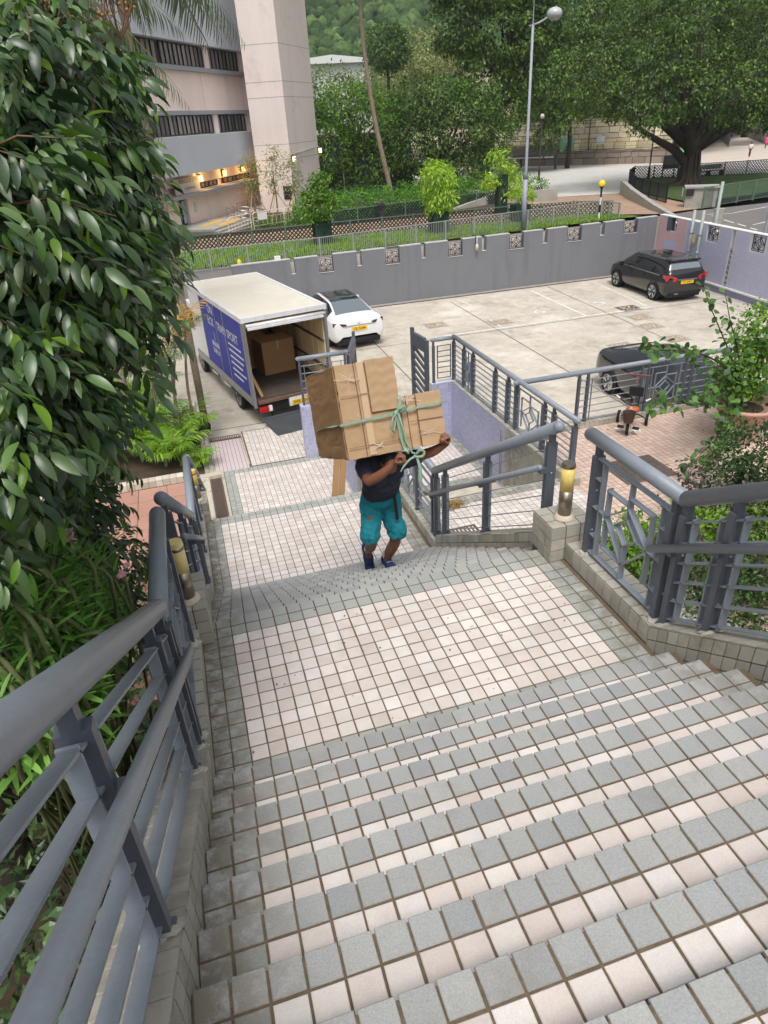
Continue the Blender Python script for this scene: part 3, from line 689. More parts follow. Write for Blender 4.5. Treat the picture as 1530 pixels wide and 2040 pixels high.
for i, (x, y, dark) in enumerate(((13.66, 14.5, 0), (15.62, 14.45, 0), (15.8, 16.05, 0), (16.2, 17.2, 0), (16.6, 18.5, 1), (11.45, 19.0, 2), (9.15, 19.75, 0))):
    t = empty('manhole_cover', (x, y, LOTZ), ['square patterned manhole cover nearest the terrace fence', 'patterned manhole cover beside the climbing twigs', 'pale patterned manhole cover in the middle of the diagonal row', 'manhole cover just below the long white line', 'dark square manhole cover by the rear wheel of the black car', 'rust stained manhole cover near bay six', 'faint manhole cover close to the grey wall behind the white car'][i], 'manhole cover', 'manhole covers in the car park')
    MB().box((-.42, -.36, -.02), (.42, .36, .006)).build('rim', PLAINCONC if dark != 1 else IRON, t)
    b = MB(); b.box((-.34, -.28, -.02), (.34, .28, .010))
    b.build('lid', IRON if dark == 1 else COVER, t)
    b = MB()
    for k in range(26):
        a = random.uniform(-.3, .3); c = random.uniform(-.24, .24); b.box((a-.03, c-.015, .01), (a+.03, c+.015, .017))
    ob = b.build('raised_pattern', mat('pattern_pale', s2l(205, 198, 182), .8), t); ob['kind'] = 'stuff'
# grey perimeter wall with lattice windows and slots
GX0, GX1, GY = 2.25, 21.2, 23.62; GT = -1.38
def gtop(x): return -1.40+.012*(x-2)*.75
wall = empty('perimeter_wall', (0, 0, 0), 'long grey painted wall at the far side of the car park', 'wall', kind='structure')
opens = [(5.65, 6.27, .64, 'w'), (8.43, 9.06, .64, 'w'), (11.17, 11.83, .64, 'w'), (13.97, 14.64, .64, 'w'), (16.71, 17.42, .62, 'w'), (19.5, 20.2, .58, 'w'),
         (4.54, 4.72, .56, 's'), (7.25, 7.44, .56, 's'), (10.0, 10.18, .56, 's'), (12.70, 12.9, .56, 's'), (15.54, 15.76, .56, 's'), (18.33, 18.55, .52, 's')]
b = MB(); xs = sorted(opens); x = GX0
b.box((GX0, GY, -4.2), (GX1, GY+.22, GT-.66), r=.5)
for (a, c, d, k) in xs:
    b.hexa([(x, GY, GT-.66), (a, GY, GT-.66), (a, GY+.22, GT-.66), (x, GY+.22, GT-.66)], [(x, GY, gtop(x)), (a, GY, gtop(a)), (a, GY+.22, gtop(a)), (x, GY+.22, gtop(x))], r=.5)
    b.box((a, GY, GT-.66), (c, GY+.22, gtop(a)-d), r=.5); x = c
b.hexa([(x, GY, GT-.66), (GX1, GY, GT-.66), (GX1, GY+.22, GT-.66), (x, GY+.22, GT-.66)], [(x, GY, gtop(x)), (GX1, GY, gtop(GX1)), (GX1, GY+.22, gtop(GX1)), (x, GY+.22, gtop(x))], r=.5)
b.build('wall_body', WALLGREY, wall)
b = MB(); x = GX0
CAPM = mat('pale_wall_coping', s2l(176, 178, 178), .8, var=[(4, .1)])
for (a, c, d, k) in xs:
    b.hexa([(x, GY-.01, gtop(x)), (a, GY-.01, gtop(a)), (a, GY+.23, gtop(a)), (x, GY+.23, gtop(x))], [(x, GY-.01, gtop(x)+.03), (a, GY-.01, gtop(a)+.03), (a, GY+.23, gtop(a)+.03), (x, GY+.23, gtop(x)+.03)]); x = c
    b.box((a, GY-.02, gtop(a)-d), (c, GY+.2, gtop(a)-d+.02))
b.hexa([(x, GY-.01, gtop(x)), (GX1, GY-.01, gtop(GX1)), (GX1, GY+.23, gtop(GX1)), (x, GY+.23, gtop(x))], [(x, GY-.01, gtop(x)+.03), (GX1, GY-.01, gtop(GX1)+.03), (GX1, GY+.23, gtop(GX1)+.03), (x, GY+.23, gtop(x)+.03)])
b.build('coping', CAPM, wall)
MB().box((GX0+2, GY-.13, LOTZ), (GX1-.3, GY-.001, LOTZ+.012)).build('dirt_gutter', mat('red_brown_gutter_dirt', s2l(98, 66, 54), .95, var=[(4, .3)]), wall)
MB().box((GX0+2, GY-.012, LOTZ+.013), (GX1-.3, GY-.002, LOTZ+.075)).build('skirting', CAPM, wall)
GRILLE = mat('black_iron_grille', s2l(40, 38, 38), .6)
BACKP = mat('pale_pink_panel', s2l(212, 202, 196), .8)
def grille(parent, M, w, h, back=True):
    g = MB()
    def L(p, q, t=.02): 
        a = M@Vector((p[0]*w, 0, p[1]*h)); c = M@Vector((q[0]*w, 0, q[1]*h)); g.bar(a, c, t, t, up=(M.to_3x3()@Vector((0, 1, 0))), r=.5)
    for p, q in (((0, 0), (1, 0)), ((0, 1), (1, 1)), ((0, 0), (0, 1)), ((1, 0), (1, 1)), ((.12, .12), (.88, .12)), ((.12, .12), (.12, .88)), ((.88, .12), (.88, .88)), ((.12, .88), (.88, .88)),
                 ((.5, .15), (.15, .5)), ((.15, .5), (.5, .85)), ((.5, .85), (.85, .5)), ((.85, .5), (.5, .15)), ((.5, .34), (.34, .5)), ((.34, .5), (.5, .66)), ((.5, .66), (.66, .5)), ((.66, .5), (.5, .34)), ((.5, 0), (.5, .34)), ((.5, .66), (.5, 1)), ((0, .5), (.34, .5)), ((.66, .5), (1, .5))): L(p, q)
    g.build('window_grille', GRILLE, parent)
for (a, c, d, k) in xs:
    zb = gtop(a)-d+.02
    if k == 'w': grille(wall, Matrix.Translation((a+.04, GY+.05, zb+.02)), c-a-.08, d-.14); MB().box((a, GY+.30, zb-.1), (c, GY+.33, gtop(a)-.12)).build('backing_panel', BACKP, wall)
    else: MB().box((a-.1, GY+.30, zb-.2), (c+.1, GY+.33, gtop(a)-.14)).build('backing_panel', BACKP, wall)
def walllamp(x, y, z, label):
    t = empty('wall_lamp', (x, y, z), label, 'wall lamp', 'tubular lamps on the car park walls')
    b = MB(); b.box((-.03, -.02, -.05), (.03, .06, .3)); b.build('bracket', STEEL_D, t)
    MB().lathe([(.06, -.22), (.065, -.05), (.05, 0)], c=(0, -.08, 0), n=12).build('shade', mat('lamp_shade_cream', s2l(214, 206, 178), .5), t, smooth=True)
    MB().tube([(0, -.02, .28), (0, -.08, .3), (0, -.08, 0)], .02, 8).build('arm', WHITE, t)
walllamp(12.42, GY-.03, -1.55, 'tubular lamp hanging on the grey wall between two lattice windows')
b = MB(); b.box((3.95, GY+.02, gtop(4)+.03), (4.18, GY+.2, gtop(4)+.17)); tag(b.build('floodlight', WHITE), 'small white floodlight sitting on the wall top above the truck', 'floodlight')
yc = MB(); yc.lathe([(.09, 0), (.10, .1), (.06, .2), (.001, .24)], c=(2.6, GY+.3, GT-.05), n=12); tag(yc.build('warning_cap', mat('safety_yellow', s2l(214, 186, 30), .5), None, smooth=True), 'little yellow cap by the left end of the grey wall', 'marker')
# lilac wall on the right (runs towards the viewer)
def wx(y): return 20.62+(y-15.9)*.085
pw = empty('boundary_wall', (0, 0, 0), 'lilac mosaic boundary wall with pink end panel on the right of the car park', 'wall', kind='structure')
Y0, Y1 = 8.0, 23.60; PT = -1.16
a0 = Vector((wx(Y1), Y1, 0)); a1 = Vector((wx(Y0), Y0, 0)); WD = (a1-a0); WL = WD.length; wd = WD.normalized(); wn = Vector((-wd.y, wd.x, 0))*-1   # wn points to the car park
if wn.x > 0: wn = -wn
def WP(s, off, z): return a0+wd*s-wn*off+Vector((0, 0, z))
ptop = lambda s: PT-.0*s
pops = [(.68, 1.4, .55), (3.5, 4.25, .60), (6.15, 6.95, .60), (9.0, 9.8, .6)]
slits = [(5.05, 5.25, 2.1)]
b = MB(); s0 = 0
allo = sorted([(p[0], p[1], p[2]) for p in pops]+[(p[0], p[1], p[2]) for p in slits])
def wbox(b, s_a, s_b, z_a, z_b, o0=0.0, o1=.24, r=.5, mi=0):
    lo = [WP(s_a, o0, z_a), WP(s_b, o0, z_a), WP(s_b, o1, z_a), WP(s_a, o1, z_a)]; hi = [WP(s_a, o0, z_b), WP(s_b, o0, z_b), WP(s_b, o1, z_b), WP(s_a, o1, z_b)]
    b.hexa(lo, hi, r=r, mi=mi)
for (p, q, d) in allo+[(WL, WL, 0)]:
    wbox(b, s0, p, -4.2, PT)
    if q > p: wbox(b, p, q, -4.2, PT-d)
    s0 = q
b.build('wall_body', LILAC_G, pw)
def holes(s, z):
    for (p, q, d) in allo:
        if p-.05 < s < q+.05 and z > PT-d-.04: return True
    return False
def wtiles(s_a, s_b, z_a, z_b, m, parent, tw=.095, th=.0465, wh=lambda s, z: True):
    n = int((s_b-s_a)/tw); k = int((z_b-z_a)/th); V = []; F = []; i = 0; bv = []
    for a in range(n):
        for c in range(k):
            s = s_a+a*tw; z = z_a+c*th
            if holes(s+tw/2, z+th/2) or not wh(s, z): continue
            g = .004
            for (ss, zz) in ((s+g, z+g), (s+tw-g, z+g), (s+tw-g, z+th-g), (s+g, z+th-g)): V.append(WP(ss, -.006, zz))
            F.append((4*i, 4*i+1, 4*i+2, 4*i+3)); i += 1
    me = np_mesh('tile_field', np.array([tuple(v) for v in V]), np.array(F), m, rs.rand(len(F)))
    ob = link('tile_field', me, parent); ob['kind'] = 'stuff'
LIL2 = mat('lilac_far_tile', s2l(184, 186, 212), .45, col2=s2l(194, 196, 220), rnd=.04)
inblue = lambda s, z: (s > 2.15) or ((.5 < s < 1.6) and z < -2.1) or ((.3 < s < .5) and z < -2.6)
wtiles(0, WL, LOTZ+.36, PT-.03, LIL2, pw, wh=lambda s, z: inblue(s, z))
wtiles(0, 2.1, LOTZ+.36, PT-.03, PINKWALL_T, pw, wh=lambda s, z: not inblue(s, z))
wtiles(0, WL, LOTZ+.02, LOTZ+.28, mat('darker_lilac_tile', s2l(128, 130, 164), .4, rnd=.05), pw)
b = MB(); wbox(b, 0, WL, LOTZ+.29, LOTZ+.35, -.07, 0); wbox(b, 0, WL, PT, PT+.03, -.01, .25); wbox(b, 2.1, WL, LOTZ, LOTZ+.03, -.05, -.001); b.build('white_rail_trim', WHITE, pw)
b = MB(); wbox(b, 2.6, 4.9, -2.62, -2.6, -.009, 0); wbox(b, 2.6, 2.62, -2.6, -2.0, -.009, 0); b.build('grout_band', LILAC_G, pw)
b = MB()
for i in range(8): wbox(b, 5.05, 5.25, PT-2.1+.0+i*.19, PT-2.1+.10+i*.19, .02, .2)
b.build('slot_block', PLAINCONC, pw)
for (p, q, d) in pops:
    M = Matrix((( wd.x, wn.x, 0, WP(p+.05, .06, 0).x), (wd.y, wn.y, 0, WP(p+.05, .06, 0).y), (0, 0, 1, PT-d+.02), (0, 0, 0, 1)))
    grille(pw, M, q-p-.1, d-.05)
b = MB(); wbox(b, .68, .95, PT-.56, PT+.0, -.02, .2); b.build('dark_post', STEEL_D, pw)
PIPE = mat('grey_green_pipe', s2l(150, 160, 156), .5, var=[(5, .06)], grime=[(s2l(150, 128, 96), 6, .6, .5)])
for i, (s, zt, off, lb) in enumerate(((2.62, -.70, .10, 'stained standing pipe with padlock box at the end of the pink panel'), (3.22, -.66, .10, 'pale standing pipe in front of the lilac wall'), (3.3, .35, -.45, 'tall grey pole rising behind the lilac wall'))):
    p = WP(s, -off, LOTZ); t = empty('standing_pipe', p, lb, 'pipe', 'pipes at the boundary wall')
    MB().tube([(0, 0, 0), (0, 0, zt-LOTZ)], .062, 12).build('pipe', PIPE, t, smooth=True)
    MB().lathe([(.072, 1.3), (.072, 1.38)], n=12).build('collar', PIPE, t, smooth=True); MB().lathe([(.072, 2.0), (.072, 2.07)], n=12).build('collar', PIPE, t, smooth=True)
p = WP(2.9, -.12, -1.75)
MB_ = MB(); MB_.box((p.x-.05, p.y-.05, p.z-.18), (p.x+.05, p.y+.05, p.z+.12)); tag(MB_.build('lock_box', mat('tan_box', s2l(196, 176, 128), .6)), 'small tan box hanging between the two pipes', 'box')
# ------------------------------------------------------------------ truck
TY = .2; TX0, TYY = 1.52, 12.635
BLUE = mat('truck_blue_livery', s2l(20, 44, 156), .5, var=[(.8, .10)], spec=.25)
TWHITE = mat('truck_white_paint', s2l(220, 221, 222), .4, streak=(s2l(150, 142, 128), 7, .35), var=[(2, .04)], grime=[(s2l(150, 145, 135), 2, .68, .4)])
ROOFM = mat('cream_grp_roof', s2l(226, 220, 204), .6, trans=.18, var=[(1.2, .05)], grime=[(s2l(238, 236, 226), .9, .5, .6), (s2l(150, 130, 95), 3.3, .78, .6)])
PLY = mat('plywood_lining', s2l(226, 204, 160), .7, col2=s2l(214, 188, 142), rnd=.06, var=[(3, .1)])
DKWOOD = mat('dark_worn_floor', s2l(70, 62, 54), .85, var=[(3, .2)], grime=[(s2l(110, 98, 84), 2.2, .55, .5)])
ALU = mat('aluminium_trim', s2l(150, 150, 150), .4, metal=.6, grime=[(s2l(120, 96, 70), 6, .62, .5)])
PLATEY = mat('yellow_number_plate', s2l(236, 190, 24), .4)
PLATEW = mat('white_number_plate', s2l(230, 230, 228), .4)
REDL = mat('red_tail_light', s2l(180, 22, 24), .2, coat=.6)
DKRED = mat('dark_tail_light', s2l(70, 18, 24), .15, coat=.8)
tr = empty('box_truck', (TX0, TYY, LOTZ), 'blue and white box truck with open back and lowered tail lift', 'truck', rotz=TY)
W, L, ZF, ZT = 2.24, 5.45, .72, 2.82
MB().box((.06, .05, ZF-.06), (W-.06, L-.05, ZF)).build('load_floor', DKWOOD, tr)
MB().box((0, .06, ZF-.12), (.06, L, ZT-.1)).build('side_wall', TWHITE, tr)
MB().box((W-.06, .06, ZF-.12), (W, L, ZT-.1)).build('side_wall', TWHITE, tr)
MB().box((.06, L-.06, ZF), (W-.06, L, ZT-.1)).build('front_wall', PLY, tr)
b = MB(); b.box((.07, .1, ZT-.035), (W-.07, L-.07, ZT)); b.build('roof', ROOFM, tr)
b = MB(); b.box((-.02, .0, ZT-.11), (.07, L+.02, ZT+.015)); b.box((W-.07, 0, ZT-.11), (W+.02, L+.02, ZT+.015)); b.box((.07, L-.07, ZT-.11), (W-.07, L+.02, ZT+.015)); b.box((.07, 0, ZT-.10), (W-.07, .10, ZT+.012))
b.build('roof_trim', TWHITE, tr)
MB().tube([(.1, .03, ZT-.2), (W-.02, .03, ZT-.2)], .045, 12).build('roller_door_bottom', TWHITE, tr, smooth=True)
MB().box((.12, -.05, ZT-.29), (W-.1, .03, ZT-.235)).build('roller_door_rail', TWHITE, tr)
MB().box((.1, .1, ZT-.2), (W-.1, 1.4, ZT-.16)).build('rolled_door', PLY, tr)
for x in (0, W-.075): MB().box((x, 0, ZF-.2), (x+.075, .059, ZT-.11)).build('door_frame', ALU, tr)
# blue livery panels on the left side and their lettering
for i, (a, c) in enumerate(((.12, 1.72), (1.75, 2.55), (2.60, 4.05), (4.10, 4.42))):
    MB().box((-.008, a, ZF+.10), (-.001, c, ZT-.13)).build('livery_panel', BLUE if i < 3 else TWHITE, tr)
MB().box((-.009, 4.45, ZF+.10), (-.001, L-.04, ZF+1.0)).build('livery_panel', TWHITE, tr)
for y in (.09, 1.735, 2.575, 4.075): MB().box((-.02, y-.02, ZF), (-.009, y+.02, ZT-.12)).build('panel_trim', ALU, tr)
MB().box((-.03, .02, ZF-.12), (-.002, L, ZF+.09)).build('side_rail', ALU, tr)
LET = mat('white_lettering', s2l(222, 226, 236), .5)
rot = (R(90), 0, R(-90))
text('SPORT', .34, tr, (-.013, 1.05, ZT-.68), rot, LET, sx=.95)
text('TRAN', .34, tr, (-.013, 2.08, ZT-.68), rot, LET, sx=.95)
text('ECK', .34, tr, (-.013, 3.1, ZT-.68), rot, LET, sx=1); text('ON', .34, tr, (-.013, 3.0, ZT-.34), rot, LET, sx=1)
text('J', .26, tr, (-.013, 2.95, ZT-1.05), rot, LET)
text('搬屋運輸', .17, tr, (-.013, 2.95, ZT-1.32), rot, LET, sx=1.1); text('貨運公司', .17, tr, (-.013, 2.95, ZT-1.53), rot, LET, sx=1.1)
b = MB()
for i, (a, c) in enumerate(((.45, 1.55), (.30, 1.55), (.38, 1.50), (.52, 1.50), (.30, 1.45), (.62, 1.42))):
    z0 = ZT-.94-i*.165; y = a
    while y < c:
        w = random.uniform(.03, .12); b.box((-.0125, y, z0), (-.0085, min(y+w, c), z0+.045)); y += w+.018
b.build('lettering_lines', LET, tr)
# inside lining: slats and rails on the right wall, seen through the open back
for i in range(12):
    y = .15+i*.42; MB().box((W-.085, y, ZF+.05), (W-.061, y+.37, ZT-.3)).build('lining_board', PLY, tr)
for z in (1.15, 1.85): MB().box((W-.115, .12, z), (W-.086, L-.1, z+.06)).build('lashing_rail', IRON, tr)
for i in range(6): MB().box((.061, .15+i*.85, ZF+.05), (.085, .95+i*.85, ZT-.3)).build('lining_board', mat('brown_ply', s2l(120, 90, 62), .8, var=[(3, .1)]), tr)
# chassis, tail lights, plate, tail lift
b = MB(); b.box((.3, .2, .42), (.5, 6.6, ZF-.12)); b.box((W-.5, .2, .42), (W-.3, 6.6, ZF-.12)); b.box((.1, .05, .35), (W-.1, .2, ZF-.12)); b.build('chassis', BLACK, tr)
b = MB(); b.box((.12, -.02, ZF-.11), (W-.1, .05, ZF-.03)); b.build('rear_sill', mat('rusty_sill', s2l(110, 84, 70), .8, var=[(5, .2)]), tr)
b = MB(); b.box((.95, -.03, ZF-.33), (1.62, .04, ZF-.10)); b.build('plate_holder', TWHITE, tr)
MB().box((1.02, -.04, ZF-.31), (1.56, -.031, ZF-.18)).build('number_plate', PLATEY, tr)
text('WR 8346', .115, tr, (1.29, -.043, ZF-.245), (R(90), 0, 0), BLACK, 'plate_text', sx=1.05)
for x in (.12, W-.48): 
    MB().box((x, -.04, ZF-.34), (x+.24, .04, ZF-.20)).build('tail_light', REDL, tr); MB().box((x+.25, -.035, ZF-.34), (x+.34, .04, ZF-.20)).build('tail_light', WHITE, tr)
LIFT = mat('dark_checker_plate', s2l(66, 70, 72), .6, var=[(3, .15), (30, .12)], grime=[(s2l(150, 150, 148), 9, .70, .6)], bump=(60, .5))
b = MB(); b.hexa([(.18, -1.52, .03), (W-.12, -1.52, .03), (W-.12, -.08, .13), (.18, -.08, .13)], [(.18, -1.52, .055), (W-.12, -1.52, .055), (W-.12, -.08, .19), (.18, -.08, .19)])
b.build('tail_lift', LIFT, tr); MB().box((.18, -.10, .15), (W-.12, -.04, .24)).build('lift_hinge', STEEL_D, tr)
MB().box((.5, -1.3, .062), (.58, -1.24, .09)).build('lift_lamp', LAMPY, tr)
def wheel(parent, x, y, z, r, w, side, rimm, spokes=5, name='wheel', tw=.70):
    e = empty(name, (x, y, z)); e.parent = parent; s = side
    M = Matrix.Rotation(R(90)*1, 4, 'Y')
    MB().lathe([(r*tw, -w/2), (r*.93, -w/2), (r, -w*.36), (r, w*.36), (r*.93, w/2), (r*tw, w/2)], n=28, M=M).build('tyre', RUBBER, e, smooth=True)
    b = MB(); rr = r*tw
    b.lathe([(rr*1.02, -w*.50), (rr*.97, -w*.51), (rr*.9, -w*.36)], n=28, M=Matrix.Scale(1, 4)@M if s < 0 else Matrix.Rotation(R(180), 4, 'Z')@M)
    for k in range(spokes):
        a = 2*math.pi*k/spokes+.3
        p = Vector((s*w*.44, .12*rr*math.cos(a), .12*rr*math.sin(a))); q = Vector((s*w*.49, .93*rr*math.cos(a), .93*rr*math.sin(a)))
        b.bar(p, q, rr*.24, .02, up=(1, 0, 0), r=.5)
    b.lathe([(rr*.2, -w*.44), (rr*.16, -w*.47), (.001, -w*.475)], n=14, M=M if s < 0 else Matrix.Rotation(R(180), 4, 'Z')@M)
    b.build('rim', rimm, e, smooth=False)
    MB().lathe([(rr*.93, -w*.25), (.001, -w*.26)], n=20, M=M if s < 0 else Matrix.Rotation(R(180), 4, 'Z')@M).build('brake_back', BLACK, e)
    return e
SILV = mat('silver_wheel', s2l(206, 208, 210), .35, metal=.15)
wheel(tr, .14, 1.62, .37, .37, .22, -1, ALU, 6); wheel(tr, W-.14, 1.62, .37, .37, .22, 1, ALU, 6)
wheel(tr, .16, 5.55, .37, .37, .22, -1, ALU, 6); wheel(tr, W-.16, 5.55, .37, .37, .22, 1, ALU, 6)
for y in (2.6, 3.8): MB().box((.02, y, .35), (.35, y+.7, .62)).build('side_box', BLACK if y > 3 else ALU, tr)
for y in (2.2, 3.5): MB().box((-.01, y, .45), (.03, y+.55, .50)).build('side_guard', TWHITE, tr)
MB().box((.02, 1.15, .45), (.2, 2.1, .50)).build('mudguard', BLACK, tr)
# cab
c = MB(); prof = [(L+.05, .45), (L+.05, 2.0), (L+.15, 2.12), (L+1.1, 2.12), (L+1.55, 1.35), (L+1.62, .9), (L+1.62, .45)]
c.prism(prof, 'x', .08, W-.08); c.build('cab', TWHITE, tr)
GLASS = mat('dark_car_glass', s2l(24, 30, 34), .06, spec=.8, coat=.5)
MB().prism([(L+.25, 1.28), (L+.25, 1.95), (L+1.05, 1.95), (L+1.38, 1.28)], 'x', .065, .079).build('side_window', GLASS, tr)
MB().prism([(L+.25, 1.28), (L+.25, 1.95), (L+1.05, 1.95), (L+1.38, 1.28)], 'x', W-.079, W-.065).build('side_window', GLASS, tr)
MB().add([(.15, L+1.14, 2.07), (W-.15, L+1.14, 2.07), (W-.15, L+1.56, 1.36), (.15, L+1.56, 1.36)], [(0, 1, 2, 3)]).build('windscreen', GLASS, tr)
b = MB(); b.box((-.16, L+1.2, 1.35), (-.06, L+1.32, 1.7)); b.bar((.08, L+1.25, 1.6), (-.1, L+1.25, 1.6), .03, .03); b.build('mirror', BLACK, tr)
# cartons standing in the truck (things of their own)
CARD = mat('brown_cardboard', s2l(186, 150, 110), .8, col2=s2l(176, 138, 94), rnd=.05, var=[(4, .06), (30, .03)], bump=(14, .15))
CARD_D = mat('darker_cardboard', s2l(160, 118, 76), .85, rnd=.05, var=[(3, .08)])
TAPE = mat('clear_packing_tape', s2l(206, 180, 146), .25)
Rt = Matrix.Translation((TX0, TYY, LOTZ))@Matrix.Rotation(TY, 4, 'Z')
def carton(x, y, z, sx, sy, sz, label, rz=0, m=CARD, group='cartons inside the truck', base=Rt):
    p = base@Vector((x, y, z)); t = empty('carton', p, label, 'carton', group, rotz=TY+rz)
    MB().box((-sx/2, -sy/2, 0), (sx/2, sy/2, sz-.012)).build('body', m, t)
    for s_ in (-1, 1): MB().box((-sx/2, .003 if s_ > 0 else -sy/2, sz-.0115), (sx/2, sy/2 if s_ > 0 else -.003, sz)).build('top_flap', m, t)
    MB().box((-.03, -sy/2-.001, sz*.75), (.03, sy/2+.001, sz+.0012)).build('tape', TAPE, t)
    return t
carton(1.40, 2.15, ZF, .95, .72, .92, 'large carton standing foremost inside the truck', .06)
carton(.98, 2.95, ZF, .85, .7, .88, 'carton behind the foremost one, half hidden', -.05)
carton(.55, 4.35, ZF, .85, .8, 1.5, 'tall dark carton against the left wall inside the truck', 0, CARD_D)
carton(1.55, 4.65, ZF, .9, .8, 1.3, 'tall carton at the very back of the truck', .02, CARD_D)
b = MB(); b.bar(Rt@Vector((.30, .16, ZF+.02)), Rt@Vector((.14, .42, ZF+.62)), .03, .15, up=(.3, 1, 0)); tag(b.build('wooden_plank', mat('plank', s2l(176, 138, 98), .8, var=[(6, .1)])), 'wooden plank leaning just inside the truck opening', 'plank')
b = MB(); b.hexa([(2.70, 8.35, L3Z+.3), (2.92, 8.42, L3Z+.3), (2.90, 8.50, L3Z+.3), (2.68, 8.43, L3Z+.3)], [(2.82, 8.8, -1.9), (2.93, 8.84, -1.9), (2.91, 8.9, -1.9), (2.80, 8.86, -1.9)])
# cardboard strip leaning beyond the second landing
b = MB(); p0 = CAM+ray(674, 1000)*((6.1-CAM[1])/ray(674, 1000)[1]); p1 = CAM+ray(684, 900)*((6.1-CAM[1])/ray(684, 900)[1])
for k, off in ((0, -.065), (1, .055)):
    b.hexa([(p0[0]+off-.055, 6.1, p0[2]), (p0[0]+off+.055, 6.1, p0[2]), (p0[0]+off+.055, 6.13, p0[2]), (p0[0]+off-.055, 6.13, p0[2])], [(p1[0]+off-.05, 6.25, p1[2]), (p1[0]+off+.055, 6.25, p1[2]), (p1[0]+off+.055, 6.28, p1[2]), (p1[0]+off-.05, 6.28, p1[2])])
tag(b.build('cardboard_strip', CARD), 'long folded cardboard strip standing on end behind the porter', 'cardboard')
# ------------------------------------------------------------------ cars
RGLASS = mat('rear_glass_painted_sky', s2l(104, 114, 120), .08, spec=1.0, coat=.6)  # lighter base colour paints the sky's reflection into the rear glass
def crom(P, n):
    """Catmull-Rom along axis 0"""
    P = np.asarray(P, float); k = len(P); out = []
    for i in range(k-1):
        p0 = P[max(i-1, 0)]; p1 = P[i]; p2 = P[i+1]; p3 = P[min(i+2, k-1)]
        if i == 0: p0 = 2*p1-p2
        if i+2 > k-1: p3 = 2*p2-p1
        for j in range(n):
            t = j/n
            out.append(.5*((2*p1)+(-p0+p2)*t+(2*p0-5*p1+4*p2-p3)*t*t+(-p0+3*p1-3*p2+p3)*t**3))
    out.append(P[-1]); return np.array(out)
def car(name, label, loc, rotz, st, paint, glass_side, rear_glass, wind, roof_glass, wheels, hubs, plate, lights, zplate, roofrail=None):
    t = empty(name, loc, label, 'car', rotz=rotz)
    S = []
    for (y, w, zb, zs, wg, zg, zc) in st:
        S.append([(w*.86, y, zb), (w*.985, y, zb+.14), (w, y, zb+(zs-zb)*.62), (w*.965, y, zs-.03), (wg+(w*.965-wg)*.86, y, zs+(zg-zs)*.10), (wg, y, zg), (wg*.62, y, zg+(zc-zg)*.78), (0, y, zc)])
    S = np.array(S); NU, NV = 6, 4
    G = crom(S, NU); G = np.transpose(crom(np.transpose(G, (1, 0, 2)), NV), (1, 0, 2))
    ns, nr = G.shape[:2]
    full = np.concatenate([G, (G*np.array([-1, 1, 1]))[:, -2::-1]], axis=1); nf = full.shape[1]
    yy = np.array([s_[0] for s_ in st]); ynode = crom(yy[:, None], NU)[:, 0]
    V = full.reshape(-1, 3); groups = {'body': [], 'side_window': [], 'rear_window': [], 'windscreen': [], 'roof_panel': []}
    for i in range(ns-1):
        ym = (ynode[i]+ynode[i+1])/2
        for j in range(nf-1):
            u = (j+.5)/NV; u = u if u < 7 else 14-u
            g = 'body'
            if 4.0 < u < 4.9 and any(a < ym < c for a, c in glass_side): g = 'side_window'
            elif u > 5.15 and rear_glass[0] < ym < rear_glass[1]: g = 'rear_window'
            elif u > 5.15 and wind[0] < ym < wind[1]: g = 'windscreen'
            elif roof_glass and u > 5.2 and roof_glass[0] < ym < roof_glass[1]: g = 'roof_panel'
            groups[g].append((i*nf+j, i*nf+j+1, (i+1)*nf+j+1, (i+1)*nf+j))
    for g, F in groups.items():
        if not F: continue
        used = sorted(set(sum(F, ()))); mp = {a: b_ for b_, a in enumerate(used)}
        b = MB(); fs = [tuple(mp[a] for a in f) for f in F]
        vs = [tuple(V[a]) for a in used]
        if g == 'body':
            fs.append(tuple(mp[j] for j in range(nf) if j in mp)); fs.append(tuple(mp[(ns-1)*nf+j] for j in range(nf) if (ns-1)*nf+j in mp)[::-1])
        b.add(vs, fs, r=.5); o = b.build(g, paint if g == 'body' else (RGLASS if g == 'rear_window' else GLASS), t, smooth=True)
    MB().box((-st[2][1]*.8, .1, .18), (st[2][1]*.8, st[-1][0]-.15, .38)).build('underbody', BLACK, t)
    wmax = max(s_[1] for s_ in st)
    for y in wheels:
        for s_ in (-1, 1):
            r = .335
            b = MB(); Mx = Matrix.Rotation(R(90), 4, 'Y'); b.lathe([(r*1.13, -.10), (r*1.13, .10), (r*.97, .10), (r*.97, -.10)], c=(s_*(wmax-.075), y, r+.02), n=28, M=Mx, caps=False); b.build('wheel_arch', BLACK, t)
            wheel(t, s_*(wmax-.066), y, r, r, .215, s_, hubs, 5)
    return t
SED = [(0.0, .70, .48, .78, .62, .84, .86), (.05, .86, .36, .88, .72, .99, 1.02), (.22, .95, .27, .96, .76, 1.07, 1.115), (.55, .975, .25, .98, .71, 1.13, 1.18), (1.35, .98, .22, .97, .60, 1.345, 1.395), (2.2, .98, .2, .94, .60, 1.40, 1.45), (2.95, .98, .2, .94, .59, 1.37, 1.42), (3.75, .975, .2, .93, .70, 1.02, 1.07), (4.4, .95, .2, .82, .70, .88, .93), (4.85, .86, .25, .62, .62, .70, .74), (4.97, .66, .32, .5, .5, .56, .58)]
PWHITE = mat('white_car_paint', s2l(228, 230, 232), .18, spec=.5, coat=.9)
PBLACK = mat('black_car_paint', s2l(16, 17, 19), .14, spec=.5, coat=1.0)
wc = car('parked_car', 'white liftback car with dark glass roof between the truck and the grey wall', (5.80, 18.15, LOTZ), R(5), SED, PWHITE, [(.75, 3.5)], (.5, 1.35), (2.98, 3.7), (1.4, 2.9), (.98, 3.94), SILV, None, None, 0)
